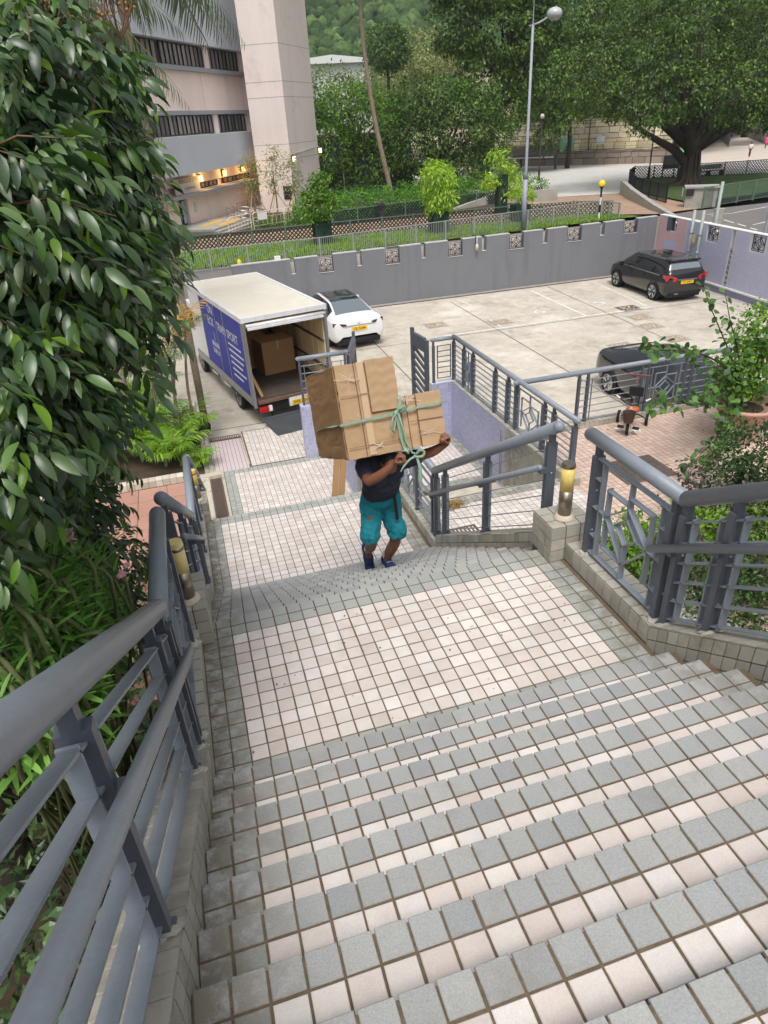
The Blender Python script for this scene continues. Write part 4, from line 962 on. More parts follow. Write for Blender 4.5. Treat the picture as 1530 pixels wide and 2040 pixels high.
MPV = [(0.0, .72, .42, .80, .66, .92, .94), (.06, .84, .34, .96, .70, 1.08, 1.10), (.17, .885, .26, 1.0, .69, 1.20, 1.22), (.48, .89, .22, 1.0, .64, 1.47, 1.525), (1.4, .89, .2, 1.0, .645, 1.52, 1.575), (2.3, .89, .2, .98, .63, 1.51, 1.56), (2.75, .89, .2, .97, .62, 1.44, 1.49), (3.5, .885, .2, .95, .70, 1.05, 1.10), (4.0, .86, .22, .84, .66, .92, .96), (4.28, .76, .26, .62, .58, .70, .73), (4.36, .62, .34, .52, .5, .56, .58)]
mc = car('parked_car', 'black compact people carrier parked in the far corner against the lilac wall', (18.95, 18.35, LOTZ), R(-3), MPV, PBLACK, [(.42, 3.2)], (.16, .46), (2.7, 3.45), None, (.80, 3.50), SILV, None, None, 0)
dc = car('parked_car', 'dark grey black car behind the terrace fence, mostly hidden by the bars', (11.95, 12.0, LOTZ), R(180-3), SED, PBLACK, [(.75, 3.5)], (.5, 1.35), (2.98, 3.7), None, (.98, 3.94), SILV, None, None, 0)
# car trim
dc.scale = (1, 1, .93)
def patch(parent, name, m, x0, x1, y, z0, z1, dy=.012, curve=.0):
    n = 6; b = MB(); vs = []
    for i in range(n+1):
        x = x0+(x1-x0)*i/n; yy = y+curve*((x)**2)
        vs += [(x, yy-dy, z0), (x, yy-dy, z1), (x, yy+.08, z0), (x, yy+.08, z1)]
    fs = []
    for i in range(n): k = 4*i; fs += [(k, k+4, k+5, k+1), (k+1, k+5, k+7, k+3), (k, k+2, k+6, k+4)]
    fs += [(0, 1, 3, 2), (4*n, 4*n+2, 4*n+3, 4*n+1)]
    return b.add(vs, fs, r=.5).build(name, m, parent, smooth=False)
for sx in (-1, 1):
    b = MB(); prof = [(-.9*sx, .84), (-.48*sx, .85), (-.46*sx, .90), (-.62*sx, .93), (-.9*sx, .96)]
    b.add([(x, -.045+max(0, abs(x)-.5)*.34, z) for x, z in prof]+[(x, .32, z) for x, z in prof], [(0, 1, 2, 3, 4), (0, 5, 6, 1), (1, 6, 7, 2), (2, 7, 8, 3), (3, 8, 9, 4), (4, 9, 5, 0)]).build('tail_light', DKRED, wc)
MB().bar((-.6, -.005, .835), (.6, -.005, .835), .03, .02).build('chrome_strip', CHROME, wc)
MB().box((-.27, -.03, .66), (.27, .03, .78)).build('number_plate', PLATEY, wc)
text('UL 5244', .115, wc, (0, -.034, .72), (R(90), 0, 0), BLACK, 'plate_text', sx=1.05)
patch(wc, 'diffuser', BLACK, -.62, .62, .06, .27, .40, .03, .1)
b = MB(); b.box((-.045, -.012, .90), (.045, .01, .912)); b.bar((0, -.008, .90), (0, -.008, .855), .02, .012); b.build('badge', CHROME, wc)
b = MB()
for a in range(14): b.bar((wob(.35), .62+random.random()*.5, 1.2), (wob(.35), .7+random.random()*.5, 1.3), .02, .01)
for sx in (-1, 1):
    b = MB(); prof = [(-.86*sx, .82), (-.50*sx, .80), (-.44*sx, .92), (-.55*sx, .98), (-.88*sx, 1.04)]
    b.add([(x, -.04+max(0, abs(x)-.45)*.24, z) for x, z in prof]+[(x, .30, z) for x, z in prof], [(0, 1, 2, 3, 4), (0, 5, 6, 1), (1, 6, 7, 2), (2, 7, 8, 3), (3, 8, 9, 4), (4, 9, 5, 0)]).build('tail_light', REDL, mc)
    MB().box((sx*.89-.012, .5, .985), (sx*.89+.012, 3.1, 1.01)).build('window_trim', CHROME, mc)
    for y in (1.55, 2.45): MB().box((sx*.895-.02, y, .86), (sx*.895+.02, y+.16, .89)).build('door_handle', PBLACK, mc)
    MB().box((sx*1.0-.10, 3.0, .98), (sx*1.0+.06, 3.14, 1.12)).build('mirror', PBLACK, mc)
    for y in (1.5, 2.5): MB().box((sx*.985-.014, y+.3, .80), (sx*.985+.014, y+.48, .83)).build('door_handle', PWHITE, wc)
    MB().box((sx*1.08-.10, 3.1, .94), (sx*1.08+.05, 3.24, 1.08)).build('mirror', PWHITE, wc)
MB().box((-.27, -.035, .70), (.27, .03, .82)).build('number_plate', PLATEY, mc)
text('YT 6901', .115, mc, (0, -.039, .76), (R(90), 0, 0), BLACK, 'plate_text', sx=1.05)
MB().bar((-.42, -.02, .86), (.42, -.02, .86), .04, .03).build('chrome_strip', CHROME, mc)
MB().lathe([(.05, 0), (.05, .02)], n=16, M=Matrix.Translation((0, .06, .955))@Matrix.Rotation(R(90), 4, 'X')).build('badge', CHROME, mc)
MB().box((-.66, .28, 1.475), (.66, .62, 1.535)).build('spoiler', PBLACK, mc)
patch(mc, 'bumper_lip', BLACK, -.7, .7, .02, .33, .42, .04, .1)
MB().tube([(-.5, -.02, .34), (-.35, -.02, .34)], .03, 8).build('exhaust', CHROME, mc)
b = MB()
for sx in (-1, 1): b.box((sx*.62-.02, .7, 1.53), (sx*.62+.02, 2.4, 1.56))
b.build('roof_rails', CHROME, mc)
b = MB()
for k, y in enumerate(np.linspace(3.62, 3.9, 4)): b.box((-.3, y, .86), (.3, y+.02, 1.0))
MB().box((-.26, 4.93, .42), (.26, 5.0, .53)).build('number_plate', PLATEW, dc)
# ------------------------------------------------------------------ bundle of boxes on the porter's back
A_, B_, C_ = -.381, .037, .105
def eul(a, b_, c_):
    return Matrix.Rotation(c_, 3, 'Z')@Matrix.Rotation(a, 3, 'X')@Matrix.Rotation(b_, 3, 'Y')
BM = Matrix.Translation((1.464, 1.2, .652))@eul(A_, B_, C_).to_4x4()
CW = mat('worn_cardboard', s2l(182, 152, 118), .75, col2=s2l(172, 142, 108), var=[(3, .06), (16, .05)], bump=(9, .35), grime=[(s2l(204, 178, 146), 5, .60, .45), (s2l(138, 104, 70), 7, .70, .45)])
CWD = mat('worn_cardboard_dark', s2l(150, 116, 76), .75, var=[(3, .07), (16, .05)], bump=(9, .45), grime=[(s2l(178, 148, 112), 4, .62, .4)])
bu = empty('cardboard_bundle', (0, 0, 0), 'bulky bundle of cardboard boxes tied with a green strap on the porter\'s back', 'cardboard bundle'); bu.matrix_world = BM
def crumple(o, amp, cuts=14, zig=0, freq=4.0):
    bm = bmesh.new(); bm.from_mesh(o.data)
    bmesh.ops.subdivide_edges(bm, edges=bm.edges[:], cuts=cuts, use_grid_fill=True)
    from mathutils import noise
    bm.normal_update()
    for v in bm.verts:
        q = v.co*freq; n = v.normal
        h = noise.noise(Vector((q.x*.4, q.y, q.z*2.2)))*.5-abs(noise.noise(Vector((q.x*.25, q.y*.5, q.z*5+3))))*1.1+.15+noise.noise(q*3.1)*.25
        if zig: h = .35*math.sin(70*v.co.z+2.2*abs(((v.co.x*14) % 2)-1))+.3*noise.noise(q)
        v.co += n*h*amp
    bm.to_mesh(o.data); bm.free(); smooth_by_angle(o, 45); return o
H, W_, W1b, H2, D_ = .822, .944, .540, .477, 1.02
crumple(MB().box((0, 0, 0), (W1b, D_*.98, H)).build('tall_box', [CW], bu), .013, 26)
crumple(MB().box((W1b+.002, .01, .002), (W_, .62, H2)).build('low_box', CW, bu), .011, 22)
crumple(MB().box((-.012, .02, .012), (-.001, D_, H-.01)).build('side_sheet', CWD, bu), .020, 22)
crumple(MB().box((.275, -.022, .38), (.545, -.004, H+.012)).build('raised_flap', CW, bu), .008, 18, 1)
MB().box((.20, -.0125, .01), (.262, -.008, H+.004)).build('tape_band', mat('tape_over_cardboard', s2l(196, 168, 134), .3), bu)
crumple(MB().box((.70, -.016, -.004), (W_+.008, -.002, H2+.006)).build('folded_flap', CW, bu), .010, 16)
b = MB()
for k in range(26):
    cx, cz = random.choice([(.12, .33), (.66, .36), (.30, .08), (.78, .12), (.30, .78), (.62, .44), (.1, .70)]); a = random.uniform(0, 3.14); l = random.uniform(.03, .12)
    b.bar((cx-l*math.cos(a)+wob(.05), -.024, cz-l*math.sin(a)*.5), (cx+l*math.cos(a), -.024, cz+l*math.sin(a)*.5+wob(.02)), .0015, random.uniform(.002, .0045), up=(1, 0, 0))
b.build('tape_wrinkles', mat('crinkled_film', s2l(214, 200, 184), .2), bu)['kind'] = 'stuff'
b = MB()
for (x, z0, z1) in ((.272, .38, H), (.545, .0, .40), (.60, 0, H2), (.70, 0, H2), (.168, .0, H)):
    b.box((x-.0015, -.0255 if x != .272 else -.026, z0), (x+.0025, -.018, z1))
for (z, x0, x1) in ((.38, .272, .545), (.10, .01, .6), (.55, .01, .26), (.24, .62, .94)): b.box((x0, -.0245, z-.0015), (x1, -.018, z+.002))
b.build('crease_shade_strips', mat('crease_shadow_brown', s2l(112, 80, 50), .9), bu)['kind'] = 'stuff'  # thin brown strips paint the shade along the cardboard creases
STRAP = mat('pale_green_strap', s2l(132, 160, 138), .6, var=[(30, .12)], bump=(80, .3))
def ribbon(pts, w, nrm=(0, -1, 0), t=.003):
    b = MB(); pts = [Vector(p) for p in pts]
    pts = [Vector(p) for p in crom(np.array([tuple(p) for p in pts]), 5)]
    for i in range(len(pts)-1): b.bar(pts[i], pts[i+1]+(pts[i+1]-pts[i])*.06, t, w*(1-.25*abs(math.sin(i*.9))), up=Vector(nrm).cross((pts[i+1]-pts[i]).normalized()), r=.5)
    return b
def limb0(b, pts, rad):
    cp = crom(np.array([tuple(p)+(r,) for p, r in zip(pts, rad)]), 5); b.tube([tuple(c[:3]) for c in cp], [float(c[3]) for c in cp], 8)
b = ribbon([(-.02, .9, .27), (-.022, .5, .30), (-.026, .02, .31), (-.01, -.034, .315), (.25, -.034, .325), (.46, -.036, .335), (.70, -.03, .355), (.955, -.028, .365), (.96, .3, .36)], .026)
b2 = ribbon([(.52, .4, .49), (.545, .02, .488), (.54, -.036, .42), (.50, -.045, .335), (.50, -.035, .18), (.52, -.03, .03), (.56, -.03, -.03), (.60, .2, -.04)], .034, (0, -1, 0))
b.add(b2.v, b2.f); b.build('strap', STRAP, bu)
b = MB(); b.ball((.49, -.05, .34), .027, 10, 7, sc=(1.1, .7, 1.0)); b.tube([(.49, -.06, .34), (.43, -.09, .30), (.40, -.09, .22), (.43, -.07, .18), (.46, -.06, .26), (.48, -.06, .33)], .008, 8); b.tube([(.50, -.06, .35), (.55, -.08, .39), (.58, -.07, .37), (.52, -.06, .34)], .011, 8)
b.tube([(.50, -.06, .33), (.52, -.07, .2), (.53, -.06, .08), (.57, -.07, -.03), (.60, -.09, -.05)], .009, 8); b.build('strap_knot', STRAP, bu, smooth=True)
b = MB(); limb0(b, [(.60, -.09, -.05), (.63, -.12, -.02), (.665, -.12, -.04), (.65, -.11, -.075), (.60, -.10, -.075), (.57, -.09, -.06)], [.013]*6); limb0(b, [(.60, -.09, -.07), (.61, -.10, -.18), (.60, -.09, -.28), (.595, -.08, -.36)], [.012, .017, .022, .010]); limb0(b, [(.58, -.09, -.07), (.52, -.1, -.09), (.46, -.09, -.14), (.43, -.08, -.18)], [.011, .011, .010, .006])
b.build('strap_tail', STRAP, bu, smooth=True)
# ------------------------------------------------------------------ the porter
SKIN = mat('brown_skin', s2l(128, 84, 62), .5, var=[(14, .05)], spec=.4)
SHIRT = mat('dark_navy_shirt', s2l(52, 55, 72), .9, var=[(8, .12)], bump=(26, .5))
SHORTS = mat('teal_shorts', s2l(22, 128, 142), .85, var=[(7, .10)], bump=(16, .8))
HAIR = mat('black_hair', s2l(22, 20, 20), .6, bump=(180, .6))
SHOE = mat('navy_blue_shoe', s2l(28, 44, 92), .6, var=[(30, .15)])
SOLE = mat('grey_sole', s2l(160, 162, 166), .7)
SOCK = mat('white_sock', s2l(215, 215, 212), .9)
def blob(parts):
    """parts: ('t', pts, radii) tapered limbs or ('e', centre, (rx,ry,rz), M) ellipsoids"""
    b = MB()
    for p in parts:
        if p[0] == 't':
            pts = [Vector(q) for q in p[1]]; rad = p[2]
            cp = crom(np.array([tuple(q)+(r,) for q, r in zip(pts, rad)]), 4)
            b.tube([tuple(c[:3]) for c in cp], [float(max(c[3], .003)) for c in cp], 12)
            b.ball(tuple(pts[0]), rad[0]*.99, 12, 8)
            if len(p) < 4: b.ball(tuple(pts[-1]), rad[-1]*.99, 12, 8)
        else:
            n0 = len(b.v); b.ball((0, 0, 0), 1, 16, 12); M = p[3] if len(p) > 3 else Matrix.Identity(3)
            for i in range(n0, len(b.v)):
                v = Vector(b.v[i]); v = Vector((v.x*p[2][0], v.y*p[2][1], v.z*p[2][2])); b.v[i] = tuple(M@v+Vector(p[1]))
    return b
def remesh(b, name, m, parent, vox, sm=4, extra=None):
    o = b.build(name, m, parent, fix=False)
    md = o.modifiers.new('r', 'REMESH'); md.mode = 'VOXEL'; md.voxel_size = vox; md.use_smooth_shade = True
    ms = o.modifiers.new('s', 'SMOOTH'); ms.factor = .6; ms.iterations = sm
    if extra:
        tx = bpy.data.textures.new('cloth_folds', 'CLOUDS'); tx.noise_scale = extra[1]; tx.noise_depth = 2; dm = o.modifiers.new('d', 'DISPLACE'); dm.texture = tx; dm.strength = extra[0]; dm.mid_level = .5; dm.texture_coords = 'GLOBAL'
    return o
def hand(wrist, palm_dir, side_dir, fing_curl, s=1.0, thumb_side=1):
    """palm box-ish ellipsoid plus five bent fingers; palm_dir: wrist to knuckles, side_dir: across the knuckles towards the thumb; fing_curl: direction fingers bend to"""
    w = Vector(wrist); d = Vector(palm_dir).normalized(); sd_ = Vector(side_dir); sd_ = (sd_-d*sd_.dot(d)).normalized(); c = Vector(fing_curl); c = (c-d*c.dot(d)-sd_*c.dot(sd_)).normalized()
    out = []
    for k in (-1.5, -.5, .5, 1.5): out.append(('t', [w+sd_*k*.012, w+d*.045*s+sd_*k*.018*s, w+d*.088*s+sd_*k*.0215*s], [.017*s, .0165*s, .0125*s]))
    for k, l in ((1.5, .92), (.5, 1.03), (-.5, .97), (-1.5, .78)):
        b0 = w+d*.088*s+sd_*k*.0225*s; l *= s
        out.append(('t', [b0, b0+(d*.75+c*.65)*.034*l, b0+(d*.35+c*1.5)*.036*l, b0+(d*-.15+c*2.0)*.036*l], [.0105*s, .0098*s, .009*s, .0078*s]))
    out.append(('e', w+d*.10*s+c*.042*s, (.030*s, .030*s, .030*s)))
    out.append(('e', w+d*.055*s+c*.045*s, (.034*s, .034*s, .034*s)))
    out.append(('e', w+d*.075*s+c*.07*s+sd_*.01*s, (.024*s, .028*s, .024*s)))
    t0 = w+d*.03*s+sd_*.026*s
    out.append(('t', [t0, t0+(d*.5+sd_*.7+c*.3)*.034*s, t0+(d*1.05+sd_*.95+c*1.0)*.036*s, t0+(d*1.5+sd_*.8+c*1.6)*.034*s], [.0145*s, .0125*s, .0108*s, .009*s]))
    return out
pe = empty('person', (1.86, 1.72, -.954), 'porter in dark shirt, teal shorts and blue trainers climbing the steps under cardboard', 'person')
HIP = Vector((1.86, 1.74, -.06)); 
shR, shL = Vector((1.66, 1.50, .41)), Vector((2.08, 1.50, .40))      # viewer's left / right
hd = Vector((1.875, 1.36, .49))
elR, elL = Vector((1.655, 1.30, .36)), Vector((2.23, 1.40, .475))
haR, haL = Vector((1.865, 1.185, .545)), Vector((2.40, 1.285, .60))
legs = []
knR, knL = Vector((1.70, 1.56, -.47)), Vector((1.96, 1.58, -.49))
anR, anL = Vector((1.725, 1.86, -.80)), Vector((1.90, 1.74, -.86))
body = [('t', [HIP+Vector((-.09, 0, .02)), knR, anR+Vector((0, 0, .02)), anR+Vector((0, -.01, -.04))], [.10, .062, .040, .036]), ('t', [knR+Vector((0, .02, -.05)), knR+Vector((.0, .10, -.14)), anR+Vector((0, .0, .06))], [.05, .058, .038]),
        ('t', [HIP+Vector((.09, 0, .02)), knL, anL+Vector((0, 0, .02)), anL+Vector((0, -.01, -.04))], [.10, .064, .042, .038]), ('t', [knL+Vector((0, .02, -.05)), knL+Vector((-.01, .08, -.15)), anL+Vector((0, .0, .08))], [.052, .060, .038]),
        ('e', HIP, (.17, .12, .12)), ('e', (1.87, 1.66, .14), (.165, .13, .2)), ('e', (1.87, 1.58, .30), (.19, .12, .16)),
        ('t', [(1.87, 1.52, .38), (1.875, 1.44, .44), hd], [.075, .062, .06]), ('e', hd+Vector((0, 0, .01)), (.078, .10, .10)), ('e', hd+Vector((0, -.085, -.02)), (.012, .02, .02)), ('e', hd+Vector((0, -.05, -.06)), (.05, .05, .04)),
        ('e', hd+Vector((-.078, .0, -.01)), (.012, .02, .032)), ('e', hd+Vector((.078, 0, -.01)), (.012, .02, .032)),
        ('t', [shR, (shR+elR)/2+Vector((-.01, 0, -.005)), elR], [.072, .060, .050]), ('t', [elR, (elR*.55+haR*.45)+Vector((0, -.01, -.012)), haR], [.050, .047, .030]),
        ('t', [shL, (shL+elL)/2, elL], [.070, .058, .050]), ('t', [elL, elL*.55+haL*.45+Vector((0, 0, -.012)), haL], [.050, .048, .031])]
body += hand(haR, Vector((.05, -.02, .10)), Vector((-.3, -.9, .2)), Vector((.6, .5, .1)))
body += hand(haL, Vector((.015, -.03, .09)), Vector((.2, -.9, -.4)), Vector((-1, -.2, .1)))
remesh(blob(body), 'body', SKIN, None, .0065, 3).parent = pe
remesh(blob([('e', hd+Vector((0, .012, .03)), (.088, .105, .095)), ('e', hd+Vector((0, .05, -.01)), (.082, .075, .09))]), 'hair', HAIR, pe, .009, 2)
shirt = blob([('e', (1.86, 1.70, .03), (.195, .165, .13)), ('e', (1.862, 1.645, .15), (.195, .178, .17)), ('e', (1.87, 1.58, .29), (.215, .16, .17)), ('t', [(1.70, 1.52, .39), (1.87, 1.50, .42), (2.04, 1.52, .385)], [.085, .085, .085]),
              ('t', [shR, shR*.45+elR*.55], [.088, .078]), ('t', [shL, shL*.45+elL*.55], [.086, .078]), ('e', (1.86, 1.74, -.03), (.19, .15, .06))])
remesh(shirt, 'shirt', SHIRT, pe, .009, 3, (.035, .09))
sh = blob([('e', HIP+Vector((0, -.01, -.03)), (.215, .165, .13)), ('t', [HIP+Vector((-.10, -.01, -.05)), knR*.5+HIP*.5+Vector((-.045, -.0, 0)), knR+Vector((-.012, .0, .10)), knR+Vector((-.010, .005, .04))], [.118, .110, .103, .104], 1),
           ('t', [HIP+Vector((.10, -.01, -.05)), knL*.5+HIP*.5+Vector((.04, -.0, 0)), knL+Vector((.015, .0, .10)), knL+Vector((.012, .005, .03))], [.118, .110, .103, .104], 1)])
remesh(sh, 'shorts', SHORTS, pe, .007, 1, (.035, .08))
MB().bar((1.96, 1.555, .0), (1.965, 1.50, -.24), .032, .004, up=(0, -1, 0)).build('belt_strap', BLACK, pe)
def shoe(an, d, pitch, nm='shoe'):
    M = Matrix.Rotation(math.atan2(d[0], -d[1]), 3, 'Z')@Matrix.Rotation(pitch, 3, 'X')@Matrix.Scale(1.34, 3)
    def P(x, y, z): return tuple(Vector(an)+M@Vector((x, y, z+.025)))
    s_ = blob([('e', P(0, .02, -.075), (.042, .06, .045), M), ('e', P(0, -.06, -.09), (.044, .075, .036), M), ('e', P(0, -.13, -.100), (.043, .062, .026), M), ('t', [P(0, .012, -.03), P(0, .012, -.06)], [.043, .045])])
    remesh(s_, nm, SHOE, pe, .008, 2)
    so = blob([('e', P(0, .0, -.122), (.043, .088, .015), M), ('e', P(0, -.12, -.125), (.045, .078, .013), M)]); remesh(so, 'shoe_sole', SOLE, pe, .008, 1)
    so = blob([('t', [P(0, .012, -.035), P(0, .012, .018)], [.0445, .0425])]); remesh(so, 'sock', SOCK, pe, .008, 1)
    b = MB()
    for i in range(4): b.bar(P(-.022, -.035-i*.024, -.055-i*.008), P(.022, -.035-i*.024, -.055-i*.008), .005, .004)
    b.build('laces', SOCK, pe)
shoe(anR+Vector((0, 0, .02)), (-.05, -1), R(58)); shoe(anL+Vector((0, 0, .035)), (.18, -1), R(3))
for ch in [x for x in bpy.data.objects if x.parent == pe]: ch.location = -Vector(pe.location)
# ------------------------------------------------------------------ ground beyond the car park
def gp(x, y, z=OUTZ):
    r_ = ray(x, y); t = (z-CAM[2])/r_[2]; p = CAM+r_*t; return (float(p[0]), float(p[1]))
ASPH = mat('worn_asphalt', s2l(112, 108, 106), .9, var=[(.4, .10), (3, .08), (60, .15)], bump=(90, .5))
GRASSG = mat('grass_ground', s2l(86, 118, 38), .95, col2=None, var=[(.9, .25), (6, .3)], bump=(15, 1))
WPAV = mat('pale_plaza_paving', s2l(196, 194, 188), .8, var=[(.2, .06), (1.3, .08)], grime=[(s2l(170, 150, 142), .12, .60, .5)])
BRICKP = mat('red_brick_paving', s2l(158, 132, 112), .85, var=[(.5, .12), (5, .2)])
def sheet(name, poly, z, m, label, kind='structure'):
    b = MB(); b.add([(x, y, z) for x, y in poly], [tuple(range(len(poly)))]); o = b.build(name, m, None, fix=False); me = o.data
    if me.polygons[0].normal.z < 0: me.flip_normals()
    return tag(o, label, kind=kind)
sheet('ground', [(-900, -300), (1500, -300), (1500, 1500), (-900, 1500)], -4.1, mat('dull_earth', s2l(96, 92, 74), .95, var=[(.05, .2)]), 'ground running to the horizon')
sheet('road', [(-40, 25.5), (2.2, 25.5), (2.4, 23.9), (22.5, 23.9), (22.6, -40), (400, -40), (400, 46), (34, 37.2), (29.5, 36.2), (-40, 33.6)], OUTZ, ASPH, 'grey asphalt road behind the car park walls')
sheet('lawn', [(-40, 34.2), (30, 37.0), (29.3, 38.4), (27.5, 40.2), (11, 41.6), (-40, 41.4)], OUTZ+.06, GRASSG, 'mown green lawn strip behind the metal fence')
sheet('brick_path', [(-40, 41.5), (11, 41.7), (27.5, 40.3), (31.5, 37.5), (36.5, 38), (45, 56), (33, 58), (22, 47), (-10, 47)], OUTZ+.01, BRICKP, 'red brick path and crossing apron')
sheet('plaza', [(31.0, 51.2), (37.6, 49.3), (41.5, 56), (56, 53), (120, 36), (170, 80), (120, 140), (30, 140), (22, 84)], OUTZ+.03, WPAV, 'pale paved waterfront plaza')
sheet('planting_ground', [(-10, 47.1), (22, 47.1), (31, 51), (22, 84), (30, 140), (-60, 140), (-60, 47)], OUTZ+.02, SOIL, 'shaded planting ground behind the hedge')
sheet('banyan_lawn', [(36.3, 40.5), (42.5, 40.9), (60, 47), (56, 53), (45, 58.6), (41.6, 55.8), (38.2, 49.6)], OUTZ+.12, mat('painted_shade_grass', s2l(56, 78, 34), .95, var=[(1, .3), (6, .3)], bump=(15, 1)), 'lawn under the banyan tree')  # darker green puts the tree's shade into the lawn colour
sheet('promenade', [(44, 82), (58, 70), (120, 46), (170, 80), (90, 130)], OUTZ+.04, mat('pinkish_paving', s2l(196, 184, 172), .85, var=[(.3, .06)]), 'pinkish promenade in the distance')
b = MB(); b.add([(-40, 23.85, LOTZ+.001), (2.2, 23.85, LOTZ+.001), (2.2, 25.5, OUTZ+.001), (-40, 25.5, OUTZ+.001)], [(0, 1, 2, 3)]); tag(b.build('exit_ramp', PLAINCONC, None, fix=False), 'pale concrete ramp leaving the car park beyond the truck', 'ramp', kind='structure')
b = MB()
for p, q, w in ((gp(1418, 430), gp(1432, 433), .12), (gp(1442, 438), gp(1462, 444), .12), (gp(1470, 446), gp(1486, 451), .12), (gp(1495, 454), gp(1508, 458), .12), (gp(1408, 427), gp(1462, 425), .12), (gp(1462, 424), gp(1529, 412), .12), (gp(1500, 448), gp(1530, 441), .12),
                (gp(1330, 449), gp(1372, 440), .8), (gp(1385, 450), gp(1420, 443), .8), (gp(1430, 462), gp(1462, 457), .8), (gp(1320, 440), gp(1350, 432), .5)): strip(b, p, q, w, OUTZ+.006)
tag(b.build('road_markings', LINEP), 'white dashes and crossing bars on the road', 'markings', kind='structure')
# grass blades on the lawn
n = 26000; X = rs.uniform(-3, 29, n); Y = 34.4+X*.085+rs.rand(n)*(41.0-34.4-X*.13)
bv = [(-.012, 0, 0), (.012, 0, 0), (.004, .02, .10), (-.004, .02, .10)]
ang = rs.rand(n)*6.28; sc = rs.uniform(.7, 1.6, n)
c_, s_ = np.cos(ang), np.sin(ang); Ms = np.zeros((n, 3, 3)); Ms[:, 0, 0] = c_; Ms[:, 0, 1] = -s_; Ms[:, 1, 0] = s_; Ms[:, 1, 1] = c_; Ms[:, 2, 2] = 1; Ms *= sc[:, None, None]
Ms[:, :2] *= 1.8
GRASSB = mat('grass_blade', s2l(112, 156, 44), .7, col2=s2l(150, 178, 66), rnd=.25, trans=.3)
g = scatter('grass', bv, [(0, 1, 2, 3)], Ms, np.stack([X, Y, np.full(n, OUTZ+.06)], 1), GRASSB); tag(g, 'short bright grass on the lawn strip', 'grass', kind='stuff')
# ------------------------------------------------------------------ fences
GALV = mat('galvanised_fence', s2l(150, 154, 148), .5, var=[(2, .08)])
LATG = mat('dark_green_lattice', s2l(26, 46, 40), .6, rnd=.1)
BLKG = mat('black_lattice', s2l(30, 34, 34), .6)
GRNF = mat('green_bar_fence', s2l(96, 118, 104), .55)
def polyline(pts, step):
    out = []
    for i in range(len(pts)-1):
        a = Vector(pts[i]); b_ = Vector(pts[i+1]); n = max(1, int(round((b_-a).length/step)))
        for k in range(n): out.append(a.lerp(b_, k/n))
    out.append(Vector(pts[-1])); return out
def bar_fence(name, label, pts, h, m, span=2.0, pitch=.115, z=OUTZ):
    e = empty(name, (pts[0][0], pts[0][1], z), label, 'fence')
    P_ = [Vector((*p, 0)) for p in pts]; posts = polyline(P_, span); O = Vector(e.location); O.z = 0
    for p in posts: q = p-O; MB().box((q.x-.045, q.y-.045, 0), (q.x+.045, q.y+.045, h)).build('post', m, e)
    b = MB(); r2 = MB()
    for i in range(len(posts)-1):
        a, c = posts[i]-O, posts[i+1]-O; d = c-a; n = int(d.length/pitch)
        for k in range(1, n): q = a+d*k/n; b.box((q.x-.011, q.y-.011, .12), (q.x+.011, q.y+.011, h-.06))
        MB().bar(a+Vector((0, 0, h-.03)), c+Vector((0, 0, h-.03)), .05, .05).build('top_rail', m, e); MB().bar(a+Vector((0, 0, .1)), c+Vector((0, 0, .1)), .04, .04).build('bottom_rail', m, e)
    o = b.build('baluster', m, e, fix=False); o['kind'] = 'stuff'
    return e
bar_fence('metal_fence', 'long pale metal bar fence in front of the lawn', [(-4, 34.1), (7.9, 34.45), (17.8, 36.3), (27.6, 38.0)], 1.12, GALV)
bar_fence('metal_fence', 'green metal bar fence along the road below the banyan', [gp(1398, 416), gp(1530, 394), (60, 46)], 1.35, GRNF)
bar_fence('metal_fence', 'short stray fence panel beside the black and white beacon', [gp(1192, 432), gp(1232, 437)], 1.0, GALV, span=1.2)
def lattice_fence(name, label, pts, h, m, z=OUTZ, pitch=.26, w=.07, post=True):
    e = empty(name, (pts[0][0], pts[0][1], z), label, 'lattice fence'); O = Vector((pts[0][0], pts[0][1], 0)); b = MB()
    P_ = polyline([Vector((*p, 0)) for p in pts], 2.0)
    for i in range(len(P_)-1):
        a, c = P_[i]-O, P_[i+1]-O; d = (c-a); L_ = d.length; d = d.normalized(); n = int((L_+h)/pitch)
        for k in range(n):
            for sg in (1, -1):
                s0 = k*pitch-h; t0 = 0; t1 = h
                if s0 < 0: t0 = -s0; 
                if s0+h > L_: t1 = L_-s0
                if t1-t0 < .03: continue
                u0, u1 = s0+t0, s0+t1
                if sg < 0: u0, u1 = L_-u0, L_-u1
                p = a+d*u0+Vector((0, 0, .04+t0*(1 if True else 1))); q = a+d*u1+Vector((0, 0, .04+t1))
                off = Vector((-d.y, d.x, 0))*(.012*sg)
                b.bar(p+off, q+off, .02, w, up=Vector((0, 0, 1)))
        if post: q = a; MB().box((q.x-.04, q.y-.04, 0), (q.x+.04, q.y+.04, h+.14)).build('post', GRNF if m is LATG else m, e)
        MB().bar(a+Vector((0, 0, h+.07)), c+Vector((0, 0, h+.07)), .05, .05).build('top_rail', GRNF if m is LATG else m, e)
    o = b.build('lattice', m, e, fix=False); o['kind'] = 'stuff'; return e
lattice_fence('lattice_fence', 'dark green lattice fence along the near side of the brick path', [(-6, 41.3), (0.8, 41.4), (11.4, 41.5), (20, 41.3), (26.8, 40.2), (28.9, 38.7)], .85, LATG)
lattice_fence('lattice_fence', 'dark green lattice fence in front of the hedge', [(11.5, 47.1), (17.5, 48.6), (24, 50.2), (30.6, 51.6)], .9, LATG)
lattice_fence('lattice_fence', 'black lattice fence curving round the banyan lawn', [gp(1326, 405), gp(1262, 385), gp(1252, 368), gp(1262, 360), gp(1340, 357), gp(1440, 352), gp(1530, 346), (70, 50)], 1.15, BLKG)
